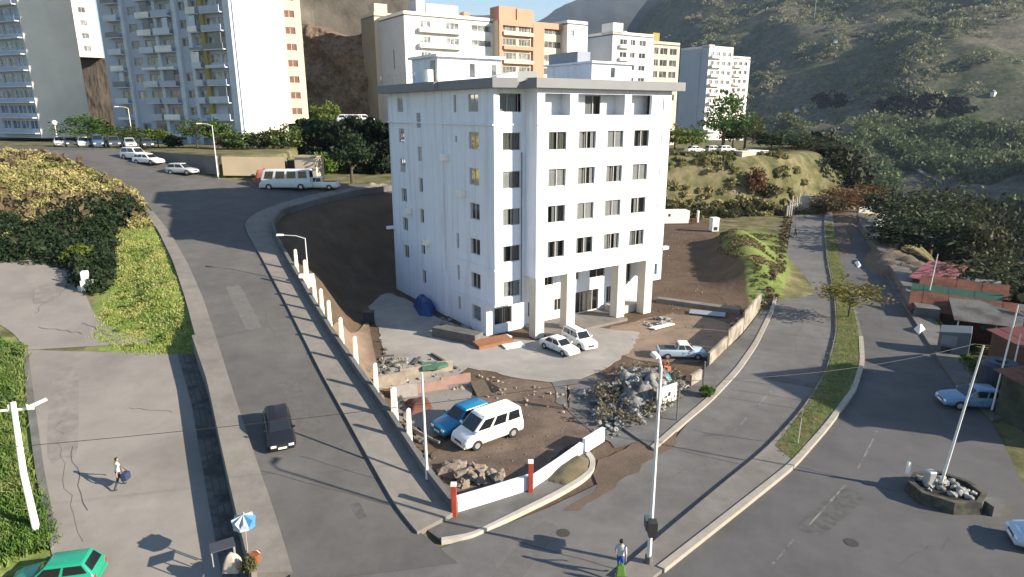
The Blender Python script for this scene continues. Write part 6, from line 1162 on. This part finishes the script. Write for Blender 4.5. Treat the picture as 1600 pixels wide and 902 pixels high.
def car(kind, pos, rz, col, label, name='car', cat='car', group=None, nside=2, roof_col=None, pitch=0.0, roll=0.0, detail=True, size=1.0):
    k = KIND[kind]; L, W_, H, bz = k['L'], k['W'] / 2, k['H'], k['belt']; m = paint(*col); root = thing(name, pos, label, cat, group)
    root.rotation_euler = Matrix.Rotation(rz, 3, 'Z').to_euler() if not pitch and not roll else (Matrix.Rotation(rz, 3, 'Z') @ Matrix.Rotation(-pitch, 3, 'Y') @ Matrix.Rotation(roll, 3, 'X')).to_euler()
    root.scale = (size,) * 3
    X = lambda f: (f - .5) * L; zb = .24; V = []; n = 10; mb = MB()
    for i, (f, zt) in enumerate(k['st']):
        e = 1 - .10 * (f > .97) - .05 * (f < .015); w = W_ * e
        V += [(X(f), -w * .86, zb), (X(f), -w * .97, zb + .12), (X(f), -w, (zb + zt) / 2), (X(f), -w * .97, zt - .10), (X(f), -w * .88, zt), (X(f), w * .88, zt), (X(f), w * .97, zt - .10), (X(f), w, (zb + zt) / 2), (X(f), w * .97, zb + .12), (X(f), w * .86, zb)]
    ns = len(k['st']); F = [(i * n + j, (i + 1) * n + j, (i + 1) * n + (j + 1) % n, i * n + (j + 1) % n) for i in range(ns - 1) for j in range(n)]
    F = [f[::-1] for f in F]; F += [tuple(range(n))[::-1], tuple(range((ns - 1) * n, ns * n))]
    mb.add(V, F); body = mb.build('body', m, root, smooth=False); bevel(body, .035, 2)
    for p_ in body.data.polygons: p_.use_smooth = True
    # cabin
    c0, c1 = X(k['cab'][0]), X(k['cab'][1]); r0, r1 = X(k['roof'][0]), X(k['roof'][1]); wb, wr = W_ * .90, W_ * (.74 if kind not in ('bus', 'van') else .82); b0 = bz - .03
    ba = [(c0, -wb, b0), (c1, -wb * .94, b0 - (.05 if kind != 'bus' else .1)), (c1, wb * .94, b0 - (.05 if kind != 'bus' else .1)), (c0, wb, b0)]; tp = [(r0, -wr, H - .05), (r1, -wr * .96, H - .05), (r1, wr * .96, H - .05), (r0, wr, H - .05)]
    cm = MB(); mid = [lerp(a, b, 1) for a, b in zip(ba, tp)]; in_ = [(x * .93 + (r0 + r1) * .035, y * .86, H) for x, y, z in tp]
    cm.add(ba + mid + in_, [(0, 1, 5, 4), (1, 2, 6, 5), (2, 3, 7, 6), (3, 0, 4, 7), (4, 5, 9, 8), (5, 6, 10, 9), (6, 7, 11, 10), (7, 4, 8, 11), (8, 9, 10, 11)])
    cab = cm.build('cabin', paint(*roof_col) if roof_col else m, root); bevel(cab, .05, 3)
    for p_ in cab.data.polygons: p_.use_smooth = True
    q = {'r': (ba[0], ba[1], tp[1], tp[0]), 'f': (ba[1], ba[2], tp[2], tp[1]), 'l': (ba[2], ba[3], tp[3], tp[2]), 'b': (ba[3], ba[0], tp[0], tp[3])}
    gs = mat('car_glass_solid', (.012, .015, .018), .06, .05, spec=.7)
    def panel(nm, qq, mm=gs, par=root):
        return MB().quad(*qq).build(nm, mm, par)
    panel('windscreen', inset(q['f'], .06, .10, .02)); panel('rear_window', inset(q['b'], .09, .14, .02))
    nn = {'bus': 4}.get(kind, nside)
    for s in 'rl':
        for i in range(nn):
            u0, u1 = i / nn, (i + 1) / nn; panel('side_window', inset(q[s], .025 if i not in (0, nn - 1) else .03, .13, .02, u0 * .94 + .03, u1 * .94 + .03))
    # wheels
    wr_ = .31 if kind not in ('bus', 'suv') else .36
    for fx in (.19, .81):
        for s in (-1, 1):
            w = MB(); w.tube([(X(fx), s * (W_ - .20), wr_), (X(fx), s * (W_ - .0), wr_)], wr_, 16); wo = w.build('wheel', black_rubber, root)
            w = MB(); w.tube([(X(fx), s * (W_ - .02), wr_), (X(fx), s * (W_ + .012), wr_)], wr_ * .6, 10); w.build('rim', rim_m, wo)
            a = MB(); pts = [(X(fx) + math.cos(t) * wr_ * 1.17, s * (W_ + .004), wr_ + math.sin(t) * wr_ * 1.17) for t in np.linspace(-.3, math.pi + .3, 13)]; a.add([(X(fx), s * (W_ + .004), wr_)] + pts, [(0, i, i + 1) if s < 0 else (0, i + 1, i) for i in range(1, 13)]); a.build('wheel_arch', trim, root)
    if detail:                                           # door seams and handles
        for s in (-1, 1):
            for f in (k['cab'][0] + .30 * (k['cab'][1] - k['cab'][0]), k['cab'][0] + .60 * (k['cab'][1] - k['cab'][0]), k['cab'][1] - .04):
                MB().box((X(f) - .006, s * (W_ + .003) - .004, .36), (X(f) + .006, s * (W_ + .003) + .004, bz - .14)).build('door_seam', trim, root)
            for f in (k['cab'][0] + .34 * (k['cab'][1] - k['cab'][0]), k['cab'][0] + .64 * (k['cab'][1] - k['cab'][0])): MB().box((X(f), s * (W_ + .012) - .012, bz - .27), (X(f) + .16, s * (W_ + .012) + .012, bz - .235)).build('door_handle', trim, root)
        MB().box((X(1) + .02, -.26, .36), (X(1) + .065, .26, .47)).build('number_plate', white_paint, root)
    zf = k['st'][-1][1]; zr = k['st'][0][1]
    for s in (-1, 1):
        bevel(MB().box((X(1) - .22, s * W_ * .62 - .17, zf - .16), (X(1) + .012, s * W_ * .62 + .17, zf + .005)).build('headlight', lightw, root), .03)
        bevel(MB().box((-L / 2 - .015, s * W_ * .78 - .1, zr - .28), (-L / 2 + .1, s * W_ * .78 + .1, zr - .02)).build('taillight', lightr, root), .02)
        if detail: bevel(MB().box((c1 - .28, s * (W_ + .02) - .09, b0 + .03), (c1 - .16, s * (W_ + .02) + .09, b0 + .17)).build('mirror', m, root), .03)
    bevel(MB().box((X(1) - .12, -W_ * .84, .26), (X(1) + .05, W_ * .84, .44)).build('front_bumper', trim if kind in ('pickup',) else m, root), .04); bevel(MB().box((-L / 2 - .05, -W_ * .86, .28), (-L / 2 + .12, W_ * .86, .48)).build('rear_bumper', m, root), .04)
    MB().box((X(1) - .05, -W_ * .4, zf - .26), (X(1) + .02, W_ * .4, zf - .06)).build('grille', trim, root)
    if kind == 'pickup': MB().box((X(.03), -W_ * .8, .75), (X(.37), W_ * .8, bz + .006)).build('cargo_bed', mat('bed_dark', (.05, .055, .06), .7, .2), root)
    if kind in ('van', 'bus', 'suv') and detail:
        for s in (-1, 1): MB().box((r0 + .2, s * wr * .8 - .02, H), (r1 - .1, s * wr * .8 + .02, H + .04)).build('roof_rail', trim if kind != 'van' else m, root)
    return root
def facing(a, b): return math.atan2(b[1] - a[1], b[0] - a[0])
WHITE = ('white', (.74, .74, .72)); SILVER = ('silver', (.42, .43, .44)); BLACK = ('black', (.012, .013, .016)); GREENC = ('green', (.015, .26, .16)); BLUE = ('blue', (.01, .17, .34)); SKY = ('pale_blue', (.36, .45, .55)); NAVY = ('navy', (.05, .10, .18)); DGREY = ('dark_grey', (.06, .07, .08))
vf = G(722, 700); vr = G(800, 672); c = (vf + vr) / 2
car('van', (c[0], c[1], .02), facing(vr, vf), WHITE, 'white minivan parked in the dirt lot, nose to the left', 'minivan', 'van', nside=3)
c = G(724, 668); car('hatch', (c[0], c[1], .06), facing(G(758, 655), G(692, 680)), BLUE, 'metallic blue car parked behind the white minivan')
c = P(437, 682)[:2]; car('hatch', (*c, float(hA(*c)) + .07), facing(P(431, 650), P(441, 700)), BLACK, 'black car driving down the climbing road on the left', pitch=math.atan(-HS), size=.86)
c = P(92, 915, -1.1)[:2]; car('hatch', (*c, float(hE(*c)) + .06), R(-168), GREENC, 'bright green hatchback at the lower left edge', size=.86)
c = G(874, 549); car('sedan', (c[0], c[1], .05), R(-52), WHITE, 'white sedan in front of the first entrance column', group='cars on the forecourt', size=.82)
c = G(905, 540); car('suv', (c[0], c[1], .05), R(-62), WHITE, 'white car parked right of the white sedan on the forecourt', group='cars on the forecourt', size=.82)
c = G(1064, 558); car('pickup', (c[0], c[1], .02), R(-3), SKY, 'pale blue pickup with white cab on the brown yard', 'pickup', 'pickup', roof_col=WHITE, size=.8)
c = G(1516, 636); car('sedan', (c[0] + .3, c[1], .07), R(172), ('steel_blue', (.12, .22, .36)), 'blue car parked by the kerb near the dark tank')
c = G(1640, 862); car('hatch', (c[0] + .5, c[1], .07), R(160), SKY, 'pale blue car just entering at the right edge')
grp = 'cars parked on the upper street'
for (a, b), kind, col, rz, lab in (((213, 250), 'suv', WHITE, R(-25), 'white car parked on the upper street, farther of the two white ones'), ((233, 257), 'sedan', WHITE, R(-22), 'white sedan in front of the other white car on the upper street'), ((286, 273), 'hatch', SILVER, R(-12), 'silver car alone beside the grey retaining wall')):
    c = P(a, b)[:2]; car(kind, (*c, float(hA(*c)) + .06), rz, col, lab, group=grp, detail=False)
for k, (px, d, col, kind) in enumerate(((85, 107, WHITE, 'hatch'), (103, 107, DGREY, 'sedan'), (122, 106.5, WHITE, 'hatch'), (145, 106, NAVY, 'van'), (170, 105.5, DGREY, 'suv'), (195, 105, SILVER, 'hatch'), (222, 106, DGREY, 'sedan'))):
    q = hz(px, d); z = max(float(hA(*q)), float(height(q[0], q[1]))); car(kind, (*q, z + .05), R(-55), col, ['white car first in the shaded row under the towers', 'dark sedan second in the shaded row', 'small white car third in the shaded row', 'navy van in the middle of the shaded row', 'dark car right of the navy van', 'silver car in the shaded row under the clipped tree', 'dark sedan at the right end of the shaded row'][k], group='cars in the shaded row', detail=False)
c = P(449, 296)[:2]; car('bus', (*c, float(hA(*c)) + .06), R(182), ('bus_white', (.55, .60, .62)), 'white microbus parked on the upper street in the shade', 'microbus', 'microbus', detail=False)
c = P(500, 296)[:2]; car('pickup', (*c, float(hA(*c)) + .06), R(178), WHITE, 'white pickup parked behind the microbus', 'pickup', 'pickup', detail=False)
q = P(428, 287)[:2]; mound('covered_car', [(q[0] - 2.4, q[1] - .9), (q[0] + 2.6, q[1] - .8), (q[0] + 2.6, q[1] + 1.1), (q[0] - 2.4, q[1] + 1.1)], 1.9, mat('red_cover', (.30, .10, .085), .8, .15, 1.5), 'vehicle under a brick red cover behind the microbus', 'covered car', 19, z0=float(hA(*q)))
for k, (px, d) in enumerate(((545, 116), (557, 116), (569, 116.5))): q = hz(px, d); car('hatch', (*q, 17.6), R(5 + 8 * k), WHITE if k != 1 else SILVER, ['white car parked on top of the ivy wall, leftmost', 'silver car parked on top of the ivy wall, middle', 'white car parked on top of the ivy wall, nearest the white building'][k], group='cars above the ivy wall', detail=False)
for k, (px, d) in enumerate(((1090, 143), (1120, 144), (1140, 144))): q = hz(px, d); car('hatch' if k else 'sedan', (*q, float(height(q[0], q[1])) + .05), R(20), WHITE if k != 1 else SILVER, ['white car under the bright trees on the back terrace', 'silver car before the tallest tree on the back terrace', 'white car next to the beige shed'][k], group='cars on the back terrace', detail=False)

# ------------------------------------------------------------ people
skin = mat('skin', (.36, .22, .15), .6, .05); hair_m = mat('hair', (.015, .012, .01), .8, .1)
def person(pos, rz, label, shirt, trousers, stride=.25, arms=(.15, -.15), shoe=None, hold=None):
    root = thing('person', pos, label, 'person', rz=rz); V = []; E_ = []; Rd = []
    def add(p, r, par=None):
        V.append(p); Rd.append(r)
        if par is not None: E_.append((par, len(V) - 1))
        return len(V) - 1
    pel = add((0, 0, .95), (.15, .11)); wst = add((.01, 0, 1.12), (.135, .10), pel); chs = add((.02, 0, 1.32), (.165, .115), wst); nk0 = add((.02, 0, 1.45), (.10, .08), chs); nk = add((.03, 0, 1.52), (.052, .052), nk0)
    h0 = add((.05, 0, 1.585), (.075, .085), nk); h1 = add((.055, 0, 1.66), (.082, .098), h0); add((.045, 0, 1.74), (.06, .07), h1); add((.13, 0, 1.645), (.02, .02), h1)
    for s in (-1, 1): e = add((.045, s * .095, 1.655), (.018, .012), h1)
    for s, sw in ((1, stride), (-1, -stride)):
        hp = add((0, s * .095, .90), (.095, .09), pel); kn = add((sw * .55 + .03, s * .10, .50), (.062, .06), hp); an = add((sw * 1.0 - (.06 if sw < 0 else 0), s * .10, .10), (.042, .042), kn); add((sw * 1.0 + .14 - (.05 if sw < 0 else 0), s * .11, .045), (.04, .032), an)
    for s, sw in ((1, arms[0]), (-1, arms[1])):
        sh_ = add((.02, s * .19, 1.42), (.062, .06), nk0); el = add((sw * .5, s * .245, 1.15), (.045, .042), sh_); wr = add((sw * 1.0 + .06, s * .25, .92), (.03, .026), el); pa = add((sw * 1.05 + .08, s * .25, .85), (.034, .018), wr)
        for j in range(4):
            f0 = add((sw * 1.05 + .06 + j * .018 + .005, s * .25, .79), (.0095, .0095), pa); add((sw * 1.05 + .07 + j * .017, s * .235, .745 + .008 * abs(j - 1.5)), (.0085, .0085), f0)
        t0 = add((sw * 1.05 + .125, s * .24, .85), (.010, .010), wr); add((sw * 1.05 + .14, s * .225, .81), (.009, .009), t0)
    me = bpy.data.meshes.new('body'); me.from_pydata(V, E_, []); o = bpy.data.objects.new('body_src', me); COL.objects.link(o)
    md = o.modifiers.new('skin', 'SKIN'); sd_ = o.modifiers.new('sub', 'SUBSURF'); sd_.levels = 2
    for i, sv in enumerate(me.skin_vertices[0].data): sv.radius = Rd[i]; sv.use_root = (i == 0)
    bpy.context.view_layer.update(); dg = bpy.context.evaluated_depsgraph_get(); bm_ = bpy.data.meshes.new_from_object(o.evaluated_get(dg)); bpy.data.objects.remove(o)
    for mm in (skin, shirt, trousers, shoe or dark_trim, hair_m): bm_.materials.append(mm)
    idx = []
    for p_ in bm_.polygons:
        c = p_.center; i = 0
        if c.z > 1.69 or (c.z > 1.58 and c.x < .02): i = 4
        elif c.z > 1.50: i = 0
        elif c.z < .085: i = 3
        elif abs(c.y) > .17 and c.z < 1.18 and c.z > .6: i = 0
        elif c.z < 1.0: i = 2
        else: i = 1
        idx.append(i)
    bm_.polygons.foreach_set('material_index', np.array(idx, np.int32)); bm_.polygons.foreach_set('use_smooth', np.ones(len(idx), bool)); bm_.name = 'body'
    zmin = min(v.co.z for v in bm_.vertices); link('body', bm_, root, (0, 0, -zmin)); return root
cl = lambda n, c: mat('cloth_' + n, c, .9, .15, 8)
c = P(188, 764, -1.1)[:2]; person((*c, float(hE(*c)) + .06), R(60), 'person in a white shirt and dark trousers walking on the lower street', cl('white', (.66, .64, .60)), cl('navy', (.03, .04, .07)), .28, (.3, -.25))
bg_ = thing('shoulder_bag', (c[0] + .45, c[1] - .1, float(hE(*c)) + .06), 'dark blue bag carried beside the person in white', 'bag'); bevel(MB().box((-.16, -.22, .55), (.16, .22, .95)).build('pouch', cl('bag', (.03, .04, .09)), bg_), .06, 3); m_ = MB(); m_.tube([(0, -.2, .93), (-.18, -.05, 1.35), (0, .2, .93)], .02, 5); m_.build('strap', dark_trim, bg_)
c = G(888, 640); person((c[0], c[1], .06), R(200), 'person in dark clothes standing on the rubble strewn slab', cl('dark', (.03, .03, .03)), cl('dark2', (.025, .025, .03)), .05, (.05, .05))
c = G(968, 905); person((c[0], c[1], .24), R(70), 'person with grey top and blue trousers at the tip of the median', cl('grey', (.42, .42, .44)), cl('blue', (.04, .10, .32)), .2, (.25, -.2))
gb = thing('green_bag', (c[0] - .05, c[1] - .42, .24), 'bright green shopping bag held by the person at the median', 'bag'); bevel(MB().add([(-.2, -.09, .28), (.2, -.09, .28), (.2, .09, .28), (-.2, .09, .28), (-.15, -.04, .8), (.15, -.04, .8), (.15, .04, .8), (-.15, .04, .8)], [(0, 3, 2, 1), (4, 5, 6, 7), (0, 1, 5, 4), (1, 2, 6, 5), (2, 3, 7, 6), (3, 0, 4, 7)]).build('sack', mat('green_bag', (.085, .19, .03), .6, .1), gb), .03)
for s in (-1, 1): m_ = MB(); m_.tube([(-.08, s * .04, .78), (0, s * .05, .9), (.08, s * .04, .78)], .012, 5); m_.build('handle', mat('green_bag', (.085, .19, .03)), gb)
c = G(1242, 372); person((c[0], c[1], .08), R(-60), 'small person in dark clothes walking far up the left carriageway', cl('dark', (.03, .03, .03)), cl('dark2', (.025, .025, .03)), .2)
# street vendor's parasol and goods on the left pavement
c = P(388, 872)[:2]; z = float(hA(*c)) + .2; ps = thing('parasol', (*c, z), 'tilted white and blue parasol on the left pavement at the bottom', 'parasol'); m_ = MB(); m_.tube([(0, 0, 0), (.03, 0, 1.9)], .025, 6); m_.build('pole', steel, ps)
pw = mat('parasol_white', (.36, .41, .46), .8, .06); pb = mat('parasol_blue', (.06, .22, .42), .8, .06); NS = 8
for k in range(NS):
    a0 = 2 * math.pi * k / NS; a1 = 2 * math.pi * (k + 1) / NS; rim0 = (math.cos(a0) * .48, math.sin(a0) * .48, 1.55); rim1 = (math.cos(a1) * .48, math.sin(a1) * .48, 1.55); am = (a0 + a1) / 2; mid = (math.cos(am) * .5, math.sin(am) * .5, 1.82)
    o = MB().add([(0, 0, 1.98), rim0, rim1, mid, (rim0[0], rim0[1], 1.42), (rim1[0], rim1[1], 1.42)], [(0, 1, 3), (0, 3, 2), (3, 1, 2), (1, 4, 5, 2)]).build('canopy_panel', pb if k in (0, 7) else pw, ps)
for k, (dx, dy, nm, lab, mm) in enumerate(((.55, -.5, 'bucket', 'orange bucket beside the parasol', mat('orange_plastic', (.24, .09, .035), .5, .1)), (-.35, -.75, 'sack', 'pale sack of goods under the parasol', cl('sack', (.42, .36, .31))))):
    if nm == 'bucket':
        t = thing('bucket', (c[0] + dx, c[1] + dy, z), lab, 'bucket'); m_ = MB(); m_.tube([(0, 0, 0), (0, 0, .42)], [.18, .24], 14); m_.build('pail', mm, t); m_ = MB(); m_.tube([(.23, 0, .4), (.1, 0, .56), (-.1, 0, .56), (-.23, 0, .4)], .012, 5); m_.build('handle', steel, t)
    else: q = (c[0] + dx, c[1] + dy); mound('sack', [(q[0] - .35, q[1] - .3), (q[0] + .3, q[1] - .35), (q[0] + .35, q[1] + .3), (q[0] - .3, q[1] + .35)], .55, mm, lab, 'sack', 21, n=14, z0=z)
tb = thing('display_table', (c[0] - .9, c[1] - .35, z - .02), 'small dark stall table beside the parasol at the pavement edge', 'table', rz=R(30)); MB().box((-.5, -.35, .7), (.5, .35, .75)).build('table_top', mat('stall_dark', (.05, .055, .07), .7, .1), tb)
for x in (-.45, .45):
    for y in (-.3, .3): MB().box((x - .02, y - .02, 0), (x + .02, y + .02, .7)).build('leg', steel, tb)
p = (c[0] + .5, c[1] - 1.1, z); shrub(p, .28, .6, L_olive, 'potted looking plant below the orange bucket', name='plant', leaf=.12)
# telephone wires across the junction
A_ = G(1013, 886); wire('overhead_wire', (A_[0], A_[1], 9.3), (-40, 17, 8.5), .8, 'thin overhead wire from the tall foreground lamp to the left')
wire('overhead_wire', (A_[0] + .1, A_[1], 8.9), (24.0, 31.9, 7.9), .5, 'thin overhead wire from the foreground lamp to the traffic island lamp')
# ------------------------------------------------------------ haze: even, thin air round the whole place
hzb = MB().box((-6500, -500, -140), (6500, 7400, 1150)).build('haze', [])
tag(hzb, 'thin pale haze filling the valley air', 'haze', kind='stuff')
hm = bpy.data.materials.new('haze'); hm.use_nodes = True; nt = hm.node_tree; nt.nodes.clear(); pv = nt.nodes.new('ShaderNodeVolumePrincipled'); pv.inputs['Color'].default_value = (.55, .70, .95, 1); pv.inputs['Density'].default_value = .00008; pv.inputs['Anisotropy'].default_value = .2
ou = nt.nodes.new('ShaderNodeOutputMaterial'); nt.links.new(pv.outputs[0], ou.inputs['Volume']); hzb.data.materials.clear(); hzb.data.materials.append(hm)
